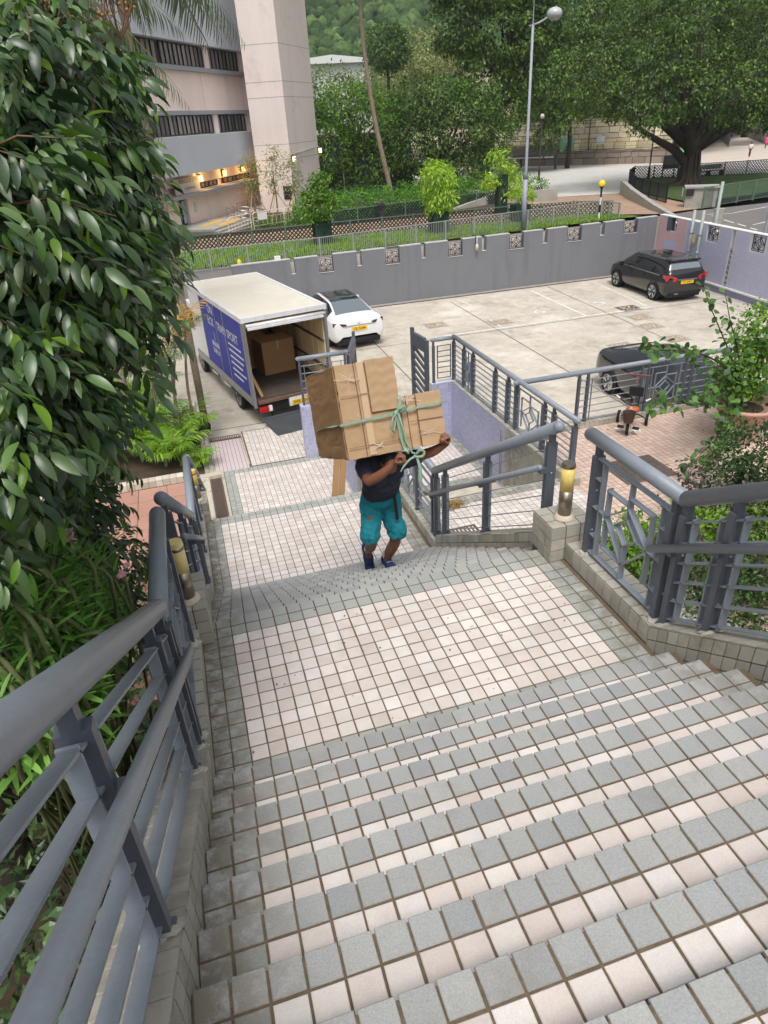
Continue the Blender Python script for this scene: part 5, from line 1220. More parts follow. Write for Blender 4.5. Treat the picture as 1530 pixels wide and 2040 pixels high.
# concrete retaining kerbs by the path
def low_wall(label, pts, hs, w=.35, m=PLAINCONC):
    b = MB()
    for i in range(len(pts)-1):
        a = Vector((*pts[i], OUTZ)); c = Vector((*pts[i+1], OUTZ)); d = (c-a).normalized(); n = Vector((-d.y, d.x, 0))*w
        b.hexa([a, c, c+n, a+n], [a+Vector((0, 0, hs[i])), c+Vector((0, 0, hs[i+1])), c+n+Vector((0, 0, hs[i+1])), a+n+Vector((0, 0, hs[i]))])
    return tag(b.build('low_wall', m), label, 'wall')
low_wall('sloping concrete planter wall below the banyan', [gp(1350, 432), gp(1310, 420), gp(1262, 398), gp(1243, 386)], [.08, .4, .8, 1.0])
low_wall('sloping concrete planter wall in front of the lamp post', [gp(900, 420), gp(985, 406), gp(1110, 400)], [.08, .75, .9])
# ------------------------------------------------------------------ building
P0 = Vector((2.07, 53.04, 0)); BD = Vector((.49, .87, 0)).normalized(); BN = Vector((BD.y, -BD.x, 0))
def Bp(s, o, z): return P0+BD*s+BN*o+Vector((0, 0, z))
def bbox(b, s0, s1, o0, o1, z0, z1, mi=0, r=.5):
    b.hexa([Bp(s0, o0, z0), Bp(s0, o1, z0), Bp(s1, o1, z0), Bp(s1, o0, z0)], [Bp(s0, o0, z1), Bp(s0, o1, z1), Bp(s1, o1, z1), Bp(s1, o0, z1)], mi, r)
PINKW = mat('pale_pink_render', s2l(243, 224, 216), .85, streak=(s2l(206, 186, 178), .8, .3), var=[(.12, .03), (2, .02)], bump=(12, .1))
GREYB = mat('blue_grey_render', s2l(190, 196, 206), .8, streak=(s2l(160, 166, 174), .7, .3), var=[(.15, .04)], bump=(12, .1))
GREYB2 = mat('mid_grey_trim', s2l(150, 154, 162), .8)
bl = empty('building', (0, 0, 0), 'pink and grey three storey building with ribbon windows on the left', 'building')
def bpart(name, m, args, parent=bl):
    b = MB()
    for a in args: bbox(b, *a)
    return b.build(name, m, parent)
S0, S1 = -40, 14.3
bpart('wall', PINKW, [(S0, S1, -12, 0, 4.25, 6.9), (S0, -2.0, -12, 0, -3.4, -.75), (-.55, S1, -12, 0, -3.4, -.75), (-2.0, -.55, -12, 0, -1.05, -.75), (S0, S1, -12, 0, -.29, .6), (S0, S1, -12, -.4, 6.9, 9), (S0, S1, -12, -.4, 2.9, 4.2), (S0, S1, -12, -.3, -.75, -.3)])
bpart('grey_band', GREYB, [(S0, S1-.2, 0.02, .5, 8.55, 16)]); bpart('grey_band', GREYB, [(S0, S1-.2, .02, 1.3, .5, 2.85)]); bpart('grey_band', GREYB, [(S0, S1-.2, -12, .02, 8.55, 16)])
bpart('sill', GREYB2, [(S0, S1-.3, .01, .22, 6.88, 7.16)]); bpart('sill', GREYB2, [(S0, S1-.3, .01, .25, 4.16, 4.42)]); bpart('canopy_ledge', GREYB2, [(-6, S1-.3, .01, .9, -1.02, -.80)])
for z0_, z1_ in ((7.19, 8.54), (2.86, 4.15)):
    for a_, c_2 in ((6.15, 6.95), (12.65, S1-.3)): bpart('wall_pier', PINKW, [(a_, c_2, -.39, .01, z0_, z1_)])
WFR = mat('dark_window_frame', s2l(44, 42, 46), .5); WGL = mat('grey_window_glass', s2l(92, 88, 92), .15, col2=s2l(142, 134, 130), rnd=.12, spec=.7)
def window(s0, s1, z0, z1, n, o=-.2, nm='window'):
    w = MB(); f = .07
    bbox(w, s0, s1, o, o+.1, z0, z0+f); bbox(w, s0, s1, o, o+.1, z1-f, z1)
    wo = w.build(nm, WFR, bl)
    for i in range(n+1):
        m_ = MB(); s = s0+(s1-s0)*i/n; ww = .14 if i % 2 == 0 else .05; bbox(m_, s-ww/2, s+ww/2, o, o+.12, z0+f, z1-f); m_.build('mullion', WFR, wo)
    for i in range(n):
        m_ = MB(); a = s0+(s1-s0)*i/n; c = s0+(s1-s0)*(i+1)/n; bbox(m_, a+.07, c-.07, o+.02+.03*(i % 2), o+.04+.03*(i % 2), z0+f, z1-f); m_.build('pane', WGL, wo)
for (a, c, n) in ((-30, -20.5, 14), (-20, -10.5, 14), (-10, -.8, 14), (-.3, 6.12, 10), (6.98, 12.6, 8)): window(a, c, 7.18, 8.53, n); 
for (a, c, n) in ((-20, -10.5, 14), (-10, -3.3, 10), (-2.8, 6.05, 14), (7.0, 12.55, 8)): window(a, c, 2.90, 4.14, n)
for (a, c, n) in ((1.55, 5.2, 5), (6.4, 11.9, 6)): window(a, c, -.73, -.31, n, -.18, 'vent_window')
MB_ = MB(); bbox(MB_, -1.95, -.6, -.3, -.25, -3.3, -1.06); MB_.build('door', mat('dark_glass_door', s2l(40, 42, 46), .2, spec=.7), bl)
MB_ = MB(); bbox(MB_, -1.2, -.75, -.2, -.16, -2.8, -1.3); MB_.build('door_poster', mat('poster_blue_white', s2l(168, 186, 204), .5, var=[(3, .3)]), bl)
MB_ = MB(); bbox(MB_, .35, .75, .0, .03, -2.2, -1.5); MB_.build('poster', mat('pale_notice', s2l(190, 206, 216), .5, var=[(4, .2)]), bl)
MB_ = MB(); bbox(MB_, -2.6, 1.3, .25, .32, -.78, .22); sp = MB_.build('sign_panel', mat('pale_sign', s2l(206, 206, 206), .6), bl)
tv = Matrix((( BD.x, 0, BN.x), (BD.y, 0, BN.y), (0, 1, 0))).to_euler()
t = text('灣區社區會堂中心', .36, bl, Bp(-.35, .33, .02), tv, mat('brown_sign_letters', s2l(96, 58, 42), .5), 'sign_text'); t.data.transform(Matrix.Scale(1.15, 4, (1, 0, 0)))
text('COMMUNITY HALL', .20, bl, Bp(-.35, .33, -.48), tv, MATS['brown_sign_letters'], 'sign_text')
for s in (-1, 5.0, 9.5): bpart('joint_line', mat('faint_joint', s2l(172, 156, 150), .9), [(s, s+.03, .0, .008, 4.45, 6.86)])
# tower
TA, TB, TC = Vector((8.05, 59.2, 0)), Vector((10.75, 57.9, 0)), Vector((14.35, 63.8, 0)); TD = TA+(TC-TB)
tw = empty('tower', (0, 0, 0), 'tall plain pink stair tower in front of the building', 'tower')
lv = [-3.4, .7, 1.8, 5.1, 6.15, 8.6, 12, 16]
TWM = mat('pale_pink_tower_render', s2l(230, 217, 211), .85, streak=(s2l(200, 190, 186), .9, .3), var=[(.15, .03), (2, .02)], bump=(10, .1), grime=[(s2l(186, 180, 178), .35, .58, .6)])
for i in range(len(lv)-1):
    b = MB(); q = [TA, TB, TC, TD]
    b.hexa([p+Vector((0, 0, lv[i])) for p in q], [p+Vector((0, 0, lv[i+1]-.035)) for p in q]); b.build('wall_panel', TWM, tw)
b = MB(); cc = (TA+TC)/2; b.hexa([cc+(p-cc)*.995+Vector((0, 0, -3.4)) for p in q], [cc+(p-cc)*.995+Vector((0, 0, 16)) for p in q]); b.build('joint_core', GREYB2, tw)
du = (TC-TB).normalized(); nn = Vector((du.y, -du.x, 0))
d1 = (TB-TA).normalized(); n1 = Vector((d1.y, -d1.x, 0))
b = MB(); b.hexa([TB-d1*.9+n1*.02+Vector((0, 0, -2.3)), TB-d1*.25+n1*.02+Vector((0, 0, -2.3)), TB-d1*.25+n1*.05+Vector((0, 0, -2.3)), TB-d1*.9+n1*.05+Vector((0, 0, -2.3))], [TB-d1*.9+n1*.02+Vector((0, 0, -1.3)), TB-d1*.25+n1*.02+Vector((0, 0, -1.3)), TB-d1*.25+n1*.05+Vector((0, 0, -1.3)), TB-d1*.9+n1*.05+Vector((0, 0, -1.3))]); b.build('vent', WFR, tw)
p, q_ = TB+du*.25+nn*.12, TC-du*.1+nn*.12
MB().tube([p+Vector((0, 0, 1.0)), q_+Vector((0, 0, 1.3))], .05, 6).build('conduit', GALV, tw)
def lampbox(parent, p, n, col, strength, nm='lamp'):
    b = MB(); u = Vector((-n.y, n.x, 0))
    b.hexa([p-u*.12, p+u*.12, p+u*.12+n*.2, p-u*.12+n*.2], [p-u*.12+Vector((0, 0, .36)), p+u*.12+Vector((0, 0, .36)), p+u*.12+n*.2+Vector((0, 0, .36)), p-u*.12+n*.2+Vector((0, 0, .36))])
    o = b.build(nm, mat('lit_'+('amber' if col[2] < .5 else 'white')+'_lamp', col, .4, emit=(col, strength)), parent)
    b = MB(); b.hexa([p-u*.18-n*.04, p+u*.18-n*.04, p+u*.18, p-u*.18], [p-u*.18-n*.04+Vector((0, 0, .5)), p+u*.18-n*.04+Vector((0, 0, .5)), p+u*.18+Vector((0, 0, .5)), p-u*.18+Vector((0, 0, .5))]); b.build('lamp_bracket', WFR, parent)
for i, (s, z) in enumerate(((1.75, -.1), (6.1, -.05), (10.0, .0))):
    lampbox(bl, Bp(s, .15, z-.1), BN, (1, .62, .2), 3.0)
    pl_ = bpy.data.lights.new('wall_lamp_light', 'POINT'); pl_.energy = 40; pl_.color = (1, .55, .18); pl_.shadow_soft_size = .2
    lo = bpy.data.objects.new('wall_lamp_light', pl_); COL.objects.link(lo); lo.location = Bp(s, .75, z+.1)
lampbox(tw, p+Vector((0, 0, .5)), nn, (1, .88, .62), 1.6); lampbox(tw, q_+Vector((0, 0, .8)), nn, (1, .88, .62), 1.6)
# entrance steps, ramp rails, crowd barriers
b = MB(); stp = empty('entrance_steps', (0, 0, 0), 'grey entrance steps with yellow tactile strips at the building door', 'steps', kind='structure')
b = MB()
for i in range(3): bbox(b, -4, 2.6-i*.35, .05, 4.2-i*.35, -3.3, -3.15+i*.14)
b.build('step_block', PLAINCONC, stp)
b = MB(); bbox(b, -2.2, 1.0, 1.5, 2.1, -2.869, -2.855); bbox(b, -2.2, 1.0, 2.8, 3.4, -2.869, -2.855); b.build('tactile_strip', mat('yellow_tactile', s2l(206, 168, 70), .7), stp)
bpart('ramp', PLAINCONC, [(2.7, 13.5, .3, 2.4, -3.3, -2.95)], stp)
def tube_rail(label, pts, h, n, m, r=.03):
    e = empty('tube_rail', pts[0], label, 'handrail'); O = Vector(pts[0]); P_ = [Vector(p)-O for p in pts]
    MB().tube([p+Vector((0, 0, h)) for p in P_], r, 8).build('top_tube', m, e, smooth=True); MB().tube([p+Vector((0, 0, h*.5)) for p in P_], r*.7, 6).build('middle_tube', m, e, smooth=True)
    for p in polyline(P_, (P_[-1]-P_[0]).length/n): MB().tube([p, p+Vector((0, 0, h))], r, 6).build('post', m, e)
tube_rail('grey tube rail along the entrance ramp', [Bp(2.9, 2.3, -2.95), Bp(13.0, 2.3, -2.95)], 1.0, 9, mat('dull_rail', s2l(120, 108, 104), .5))
tube_rail('short chrome stair rail nearest the entrance door', [Bp(.3, 2.6, -2.9), Bp(.3, 4.8, -3.3)], .95, 2, CHROME)
tube_rail('second chrome stair rail right of the tactile strips', [Bp(1.6, 2.6, -2.9), Bp(2.4, 4.6, -3.3)], .95, 2, CHROME)
BARW = mat('cream_barrier_paint', s2l(222, 206, 190), .5, grime=[(s2l(180, 60, 50), 3, .72, .8)])
for i, (p, q) in enumerate(((gp(458, 470), gp(502, 458)), (gp(507, 457), gp(570, 447)), (gp(568, 449), gp(597, 439)), (gp(597, 437), gp(628, 425)))):
    e = empty('crowd_barrier', (*p, OUTZ+.02), ['leftmost cream crowd barrier by the entrance steps', 'widest crowd barrier, white notice on it, in front of the saplings', 'short crowd barrier at the foot of the tower', 'crowd barrier furthest right, partly behind the small green tree'][i], 'barrier', 'crowd barriers around the saplings'); d = Vector((q[0]-p[0], q[1]-p[1], 0)); L_ = d.length; d.normalize(); U = Vector((0, 0, 1))
    b = MB(); b.tube([d*0+U*.0, U*.95, d*.15+U*1.1, d*(L_-.15)+U*1.1, d*L_+U*.95, d*L_], .035, 8); b.build('frame', BARW, e)
    MB().bar(U*.75, d*L_+U*.75, .03, .03).build('rail', BARW, e); MB().bar(U*.2, d*L_+U*.2, .03, .03).build('rail', BARW, e)
    for k in range(1, 7): MB().bar(d*L_*k/7+U*.2, d*L_*k/7+U*.75, .025, .025).build('rod', BARW, e)
    if i == 1: MB().bar(d*.4+U*.8-Vector((0, .03, 0)), d*1.2+U*.8-Vector((0, .03, 0)), .01, .5, up=U).build('notice', WHITE, e)
# plant room behind the tower
b = MB(); b.box((14.6, 66, -3.4), (24, 74, 1.7)); pr_ = b.build('plant_room', mat('dark_plant_wall', s2l(70, 74, 82), .85, var=[(.4, .1)])); tag(pr_, 'dark grey low outbuilding half hidden by trees behind the tower', 'outbuilding')
b = MB(); b.box((14.4, 65.9, 1.72), (24.2, 74.2, 2.0)); b.build('roof_edge', mat('brown_roof_edge', s2l(120, 96, 90), .8), pr_)
for i in range(16): MB().box((15.4, 65.93, -3.1+i*.17), (16.9, 65.99, -2.98+i*.17)).build('louvre', WFR, pr_)
MB().box((15.2, 65.9, -.35), (17.1, 65.99, -.28)).build('door_frame', WHITE, pr_); MB().box((15.2, 65.9, -3.2), (15.28, 65.99, -.35)).build('door_frame', WHITE, pr_); MB().box((17.0, 65.9, -3.2), (17.1, 65.99, -.35)).build('door_frame', WHITE, pr_)
# ------------------------------------------------------------------ street furniture
lp = empty('street_lamp', (21.1, 36.3, OUTZ), 'tall grey street lamp with round lantern on a side arm', 'street lamp')
LPM = mat('grey_lamp_pole', s2l(146, 152, 160), .45, var=[(1, .05)])
MB().tube([(0, 0, 0), (0, 0, 2.9)], .15, 14).build('lower_pole', LPM, lp, smooth=True); MB().tube([(0, 0, 2.9), (0, 0, 3.2), (0, 0, 10.4)], [.15, .09, .07], 12).build('upper_pole', LPM, lp, smooth=True)
MB().tube([(0, 0, 10.4), (0, 0, 11.6)], [.04, .012], 8).build('finial', LPM, lp); 
ax = Vector((.93, -.2, 0)).normalized()
MB().tube([ax*-.2+Vector((0, 0, 10.35)), ax*.35+Vector((0, 0, 10.5)), ax*.9+Vector((0, 0, 10.75))], .05, 8).build('arm', LPM, lp, smooth=True)
MB().ball(tuple(ax*1.15+Vector((0, 0, 10.85))), .42, 16, 10, sc=(1, 1, .72)).build('lantern', mat('lantern_grey', s2l(176, 180, 180), .3, var=[(3, .1)]), lp, smooth=True)
bc = empty('crossing_beacon', (27.0, 37.3, OUTZ), 'black and white striped beacon pole with amber globe', 'beacon')
for i, (a, c) in enumerate(((0, .5), (.5, .95), (.95, 1.4), (1.4, 1.85))): MB().tube([(0, 0, a), (0, 0, c)], .06, 12).build('stripe', WHITE if i % 2 == 0 else BLACK, bc)
MB().lathe([(.06, 1.85), (.09, 1.95), (.16, 2.02)], n=14).build('collar', BLACK, bc); MB().ball((0, 0, 2.2), .19, 14, 10).build('globe', mat('amber_globe', s2l(250, 190, 10), .35, emit=(s2l(250, 180, 0), .5)), bc, smooth=True)
def black_lamp(x, y, zt, label, base=OUTZ):
    p = gp(x, y); e = empty('lamp_post', (*p, base), label, 'lamp post', 'slim black plaza lamp posts')
    MB().tube([(0, 0, 0), (0, 0, 1.0), (0, 0, 1.05), (0, 0, zt)], [.13, .10, .065, .055], 10).build('pole', BLACK, e, smooth=True); MB().lathe([(.2, 0), (.16, .2), (.1, .3)], n=12).build('base', BLACK, e)
    MB().ball((0, 0, zt+.2), .22, 10, 8).build('globe', mat('lamp_globe', s2l(200, 200, 196), .4), e, smooth=True)
black_lamp(1073, 360, 5.6, 'slim black lamp post left of the plaza, between the trees'); black_lamp(1291, 358, 5.2, 'slim black lamp post by the banyan lawn fence'); black_lamp(1169, 326, 5.0, 'black lamp post in front of the stone wall')
def bin_(x, y, label, s=1.0, m=None):
    p = gp(x, y); e = empty('litter_bin', (*p, OUTZ+.03), label, 'bin'); m = m or mat('dark_bin', s2l(52, 54, 60), .5)
    MB().box((-.3*s, -.3*s, 0), (.3*s, .3*s, .9*s)).build('body', m, e); MB().box((-.36*s, -.36*s, .9*s), (.36*s, .36*s, 1.02*s)).build('lid', m, e); MB().lathe([(.33*s, 1.02*s), (.25*s, 1.1*s), (.05, 1.14*s)], n=12).build('dome', m, e, smooth=True); MB().box((-.2*s, -.31*s, .6*s), (.2*s, -.301*s, .78*s)).build('slot', BLACK, e)
bin_(757, 436, 'black litter bin standing in the hedge', 1.0); bin_(1306, 322, 'dark recycling bin beside the stone wall', 1.5); bin_(1322, 322, 'second dark bin with rounded top by the stone wall', 1.4, mat('grey_bin', s2l(70, 72, 76), .5))
p = gp(1126, 329); e = empty('green_panel', (*p, OUTZ), 'turquoise green information panel in front of the stone wall', 'panel'); MB().box((-1.0, -.15, 0), (1.0, .15, 3.1)).build('board', mat('turquoise_board', s2l(118, 186, 160), .6, var=[(.6, .08)]), e); MB().box((-1.25, -.1, 0), (-1.02, .1, 3.0)).build('side_post', mat('rust_post', s2l(120, 72, 60), .7), e)
b = MB()
for a in ((-.35, 2.0, .3, 2.1), (-.1, 1.7, .0, 2.3), (-.4, 1.65, .45, 1.75), (.2, 1.6, .3, 2.0)): b.box((a[0], -.17, a[1]), (a[2], -.152, a[3]))
b.build('painted_character', BLACK, e)['kind'] = 'stuff'
p = gp(1192, 326); e = empty('sign_board', (*p, OUTZ), 'small pale blue sign on two posts before the stone wall', 'sign'); MB().box((-.6, -.05, 2.2), (.6, .05, 3.1)).build('board', mat('pale_blue_board', s2l(188, 200, 208), .5), e)
for x in (-.4, .4): MB().box((x-.04, -.04, 0), (x+.04, .04, 2.2)).build('post', GALV, e)
p = gp(1358, 326); e = empty('green_panel', (*p, OUTZ), 'light green notice panel behind the banyan trunk', 'panel'); MB().box((-.5, -.08, .9), (.9, .08, 3.4)).build('board', mat('light_green_board', s2l(110, 176, 104), .6), e); MB().box((-.5, -.05, 0), (-.4, .05, .9)).build('post', GALV, e)
p = gp(1334, 352); e = empty('information_board', (*p, OUTZ), 'dark information board standing before the banyan lawn', 'board'); MB().box((-.95, -.06, .7), (.95, .06, 1.9)).build('board', mat('dark_board', s2l(70, 78, 76), .5), e)
for x in (-.9, .9): MB().box((x-.05, -.05, 0), (x+.05, .05, .7)).build('post', BLACK, e)
p = gp(1410, 352); e = empty('bench', (*p, OUTZ+.03), 'long dark bench behind the banyan', 'bench')
for i in range(4): MB().box((-1.7, -.25+i*.13, .45), (1.7, -.15+i*.13, .5)).build('seat_slat', BLACK, e)
for i in range(3): MB().box((-1.7, .3, .6+i*.13), (1.7, .34, .7+i*.13)).build('back_slat', BLACK, e)
for x in (-1.5, 0, 1.5): MB().box((x-.04, -.25, 0), (x+.04, .34, .45)).build('leg', BLACK, e)
p = gp(1392, 411); e = empty('utility_box', (*p, OUTZ), 'concrete utility cabinet with flat lid beside the banyan', 'utility box', rotz=R(-35)); MB().box((-1.0, -.6, 0), (1.0, .6, 1.2)).build('body', PLAINCONC, e); MB().box((-1.1, -.7, 1.2), (1.1, .7, 1.32)).build('lid', PLAINCONC, e); MB().box((-1.0, -.72, .75), (-.5, -.701, 1.2)).build('meter_window', WFR, e); MB().box((-1.22, -.5, .7), (-1.205, .0, 1.2)).build('meter_window', WHITE, e)
p = gp(1428, 448); b = MB(); b.tube([(p[0], p[1], OUTZ), (p[0], p[1], OUTZ+.9)], .28, 14); tag(b.build('bollard', PLAINCONC, None), 'stubby round concrete bollard behind the lilac wall', 'bollard')
p = gp(1515, 500); b = MB(); b.tube([(p[0], p[1], OUTZ), (p[0]+.05, p[1], OUTZ+4.5)], .07, 8); tag(b.build('sign_pole', LPM, None), 'plain grey pole at the right edge beyond the lilac wall', 'pole')
# walking people
def walker(x, y, label, top, bottom, h=1.65, face=1, skirt=False):
    p = gp(x, y); e = empty('person', (*p, OUTZ+.04), label, 'person', rotz=R(50*face)); k = h/1.7
    b = blob([('t', [(-.02, .0, .88*k), (-.10, .06, .46*k), (-.22, .05, .06)], [.09, .055, .04]), ('t', [(.02, 0, .88*k), (.16, -.05, .48*k), (.28, -.05, .06)], [.09, .055, .04]), ('e', (0, 0, 1.15*k), (.12, .16, .3)), ('e', (0, 0, 1.56*k), (.085, .08, .11)), ('t', [(0, 0, 1.3*k), (0, 0, 1.5*k)], [.05, .05]),
              ('t', [(0, .18, 1.36*k), (.06, .21, 1.1*k), (.18, .2, .92*k)], [.05, .04, .035]), ('t', [(0, -.18, 1.36*k), (-.06, -.2, 1.1*k), (-.02, -.2, .88*k)], [.05, .04, .035]), ('e', (-.2, .05, .04), (.10, .04, .04)), ('e', (.32, -.05, .04), (.11, .04, .04))])
    remesh(b, 'body', SKIN, e, .02, 2)
    remesh(blob([('e', (0, 0, 1.16*k), (.14, .19, .3)), ('t', [(0, .17, 1.36*k), (.03, .2, 1.2*k)], [.07, .065]), ('t', [(0, -.17, 1.36*k), (-.03, -.2, 1.2*k)], [.07, .065])]), 'top', top, e, .02, 2)
    tr_ = [('e', (0, 0, .9*k), (.13, .16, .12))]
    if skirt: tr_.append(('t', [(0, 0, .95*k), (0, 0, .72*k)], [.17, .2]))
    else: tr_ += [('t', [(-.02, 0, .88*k), (-.10, .06, .46*k), (-.19, .05, .2)], [.11, .08, .06]), ('t', [(.02, 0, .88*k), (.16, -.05, .48*k), (.26, -.05, .2)], [.11, .08, .06])]
    remesh(blob(tr_), 'bottoms', bottom, e, .02, 2); remesh(blob([('e', (-.01, 0, 1.60*k), (.095, .09, .10))]), 'hair', HAIR, e, .02, 1)
walker(1492, 314, 'woman in white top and dark red trousers walking on the far promenade', mat('white_top', s2l(214, 208, 208), .9), mat('maroon_trousers', s2l(92, 44, 50), .9))
walker(1524, 296, 'woman in bright pink dress at the right edge of the promenade', mat('pink_dress', s2l(222, 88, 138), .9), MATS['pink_dress'], h=1.6, skirt=True)
# ------------------------------------------------------------------ stone walls, shelter, far structures
STONE = mat('yellow_granite_block', s2l(240, 228, 194), .85, col2=s2l(214, 200, 170), rnd=.16, var=[(2, .1)]); STONE_D = mat('brown_granite_block', s2l(156, 142, 128), .85, col2=s2l(134, 126, 118), rnd=.14)
MORT = mat('dark_mortar', s2l(86, 78, 70), .95)
def stone_wall(label, p, q, z0, z1, m, sw=1.3, sh=.62, depth=1.2):
    e = empty('stone_wall', (p[0], p[1], z0), label, 'stone wall'); a = Vector((p[0], p[1], 0)); d = Vector((q[0]-p[0], q[1]-p[1], 0)); L_ = d.length; d.normalize(); n = Vector((d.y, -d.x, 0))
    b = MB(); o = Vector((0, 0, 0)); b.hexa([o-n*depth, o, d*L_, d*L_-n*depth], [v+Vector((0, 0, z1-z0)) for v in (o-n*depth, o, d*L_, d*L_-n*depth)]); b.build('core', MORT, e)
    b = MB(); z = 0
    while z < z1-z0-.05:
        h = min(sh*random.uniform(.7, 1.3), z1-z0-z); s = random.uniform(-.5, 0)
        while s < L_:
            w = sw*random.uniform(.6, 1.5); g = .035; s1 = min(s+w, L_); s0 = max(s, 0); j = [wob(.04) for _ in range(4)]; o_ = .06+random.random()*.06
            if s1-s0 > .15:
                A = [d*(s0+g)+Vector((0, 0, z+g+j[0])), d*(s1-g)+Vector((0, 0, z+g+j[1])), d*(s1-g)+Vector((0, 0, z+h-g+j[2])), d*(s0+g)+Vector((0, 0, z+h-g+j[3]))]
                b.add(A+[v+n*o_ for v in A], [(4, 5, 6, 7), (0, 1, 5, 4), (1, 2, 6, 5), (2, 3, 7, 6), (3, 0, 4, 7)])
            s += w
        z += h
    o = b.build('stones', m, e, fix=False); o['kind'] = 'stuff'; return e
wa, wb = Vector((34, 99, 0)), Vector((60, 72, 0))
stone_wall('low wall of brown granite blocks along the back of the plaza', (33, 98), (59, 72.5), OUTZ, -1.75, STONE_D)
stone_wall('tall wall of yellow granite blocks behind the plaza', (34, 101), (60.5, 75), OUTZ, 1.5, STONE)
sheet('upper_terrace', [(33.5, 101), (60.5, 75.2), (140, 140), (60, 190)], 1.52, mat('terrace_green', s2l(90, 104, 62), .95, var=[(.2, .2)]), 'green upper terrace above the granite wall')
tube_rail('yellow railing on top of the granite wall', [Vector((34.5, 101.2, 1.53)), Vector((60, 76, 1.53))], 1.1, 14, mat('ochre_rail', s2l(176, 152, 88), .6), .06)
tube_rail('pale railing on the low granite wall', [Vector((36, 96, -1.75)), Vector((58, 74.2, -1.75))], .9, 12, mat('ochre_rail', s2l(176, 152, 88), .6), .04)
# shelter
A_ = Vector((29, 90, 0)); d = Vector((16, -14, 0)); sh_ = empty('shelter', tuple(A_)[:2]+(OUTZ,), 'low weathered shelter roof behind the left trees', 'shelter'); o = Vector((0, 0, 0)); n = Vector((2.6, 3, 0))
b = MB(); b.hexa([o+Vector((0, 0, 1.5)), d+Vector((0, 0, 1.5)), d+n+Vector((0, 0, 2.3)), n+Vector((0, 0, 2.3))], [o+Vector((0, 0, 1.75)), d+Vector((0, 0, 1.75)), d+n+Vector((0, 0, 2.55)), n+Vector((0, 0, 2.55))]); b.build('roof', mat('weathered_roof', s2l(112, 104, 92), .9, var=[(1, .25)], grime=[(s2l(70, 62, 54), 2, .5, .6)]), sh_)
MB().bar(o+Vector((0, -.05, 1.45)), d+Vector((0, -.05, 1.45)), .08, .12).build('fascia', WHITE, sh_)
for k in range(6): q = d*k/5+n*.4; MB().box((q.x-.12, q.y-.12, 0), (q.x+.12, q.y+.12, 1.6)).build('post', mat('green_post', s2l(50, 84, 66), .6), sh_)
p = gp(882, 305, 0.2); e = empty('slide_canopy', (31, 95.5, OUTZ), 'white and blue triangular canopy glimpsed between trees', 'canopy')
MB().add([(-2.5, 0, 2.6), (1.6, 0, 2.6), (2.6, .6, 4.3), (.8, .6, 4.2)], [(0, 1, 2, 3)]).build('white_sheet', WHITE, e); MB().add([(-1.2, -.1, 2.65), (1.3, -.1, 2.65), (1.5, .3, 3.7)], [(0, 1, 2)]).build('blue_sheet', mat('canopy_blue', s2l(52, 98, 170), .5), e)
MB().box((-2.4, .5, 0), (-2.3, .6, 2.6)).build('post', WHITE, e); MB().box((1.5, .5, 0), (1.6, .6, 2.8)).build('post', WHITE, e)
# far low buildings between the crowns
b = MB(); b.box((62, 170, -3), (88, 182, 13.0)); h1 = b.build('far_house', mat('far_pinkish_wall', s2l(196, 176, 160), .9)); tag(h1, 'distant pinkish low house just left of the dark tall tree', 'house')
b = MB(); b.box((61, 169, 13.01), (89, 183, 13.7)); b.build('roof', mat('far_brown_roof', s2l(176, 150, 134), .9), h1)
b = MB(); b.box((30, 160, -3), (47, 170, 13.5)); h2 = b.build('far_house', mat('far_white_wall', s2l(206, 212, 206), .9)); tag(h2, 'distant white roofed hall behind the middle trees', 'house')
b = MB(); b.prism([(29.5, 13.5), (47.5, 13.5), (47.5, 14.1), (38.5, 15.0), (29.5, 14.1)], 'y', 159, 171); b.build('roof', mat('far_pale_roof', s2l(220, 224, 220), .8), h2)
# jetty-like grey ramp rails by the promenade
bar_fence('metal_fence', 'grey mesh parapet beside the promenade ramp', [gp(1396, 262), gp(1440, 282), gp(1452, 294)], 1.5, GALV, span=2.5, pitch=.2)
bar_fence('metal_fence', 'dark railing with white foot along the far promenade edge', [gp(1410, 255), gp(1470, 268), gp(1530, 290)], 1.6, mat('brown_rail', s2l(110, 96, 92), .6), span=3, pitch=.25)
# ------------------------------------------------------------------ hill with forest
def hill_h(x, y):
    r = np.hypot(x, y); a = np.arctan2(x, y)
    h = np.clip((r-230)/420, 0, 1); h = h*h*(3-2*h)
    return -4+h*(165+26*np.sin(a*5+1)+14*np.sin(a*13))+6*np.sin(x*.03)*np.cos(y*.027)*h
nr_, na_ = 40, 90
rr = np.linspace(210, 760, nr_); aa = np.linspace(R(-75), R(110), na_)
RR, AA = np.meshgrid(rr, aa, indexing='ij'); X = RR*np.sin(AA); Y = RR*np.cos(AA); Z = hill_h(X, Y)
V = np.stack([X, Y, Z], -1).reshape(-1, 3); I = np.arange(nr_*na_).reshape(nr_, na_)
F = np.stack([I[:-1, :-1], I[1:, :-1], I[1:, 1:], I[:-1, 1:]], -1).reshape(-1, 4)
o = link('hill', np_mesh('hill', V, F[:, ::-1], mat('hill_undergrowth', s2l(44, 62, 40), .95, var=[(.03, .3)]), smooth=True)); tag(o, 'steep forested hillside behind the trees', kind='structure')
CROWN = mat('hill_tree_crown', s2l(44, 70, 36), .95, col2=s2l(82, 102, 54), rnd=.3, var=[(.5, .45), (2.2, .5)], spec=.1)
bm = bmesh.new(); bmesh.ops.create_icosphere(bm, subdivisions=2, radius=1)
from mathutils import noise
for v in bm.verts: v.co *= .82+.45*noise.noise(v.co*2.1)+.18*noise.noise(v.co*6)
bv = np.array([tuple(v.co) for v in bm.verts]); bf = np.array([[v.index for v in f.verts] for f in bm.faces]); bm.free()
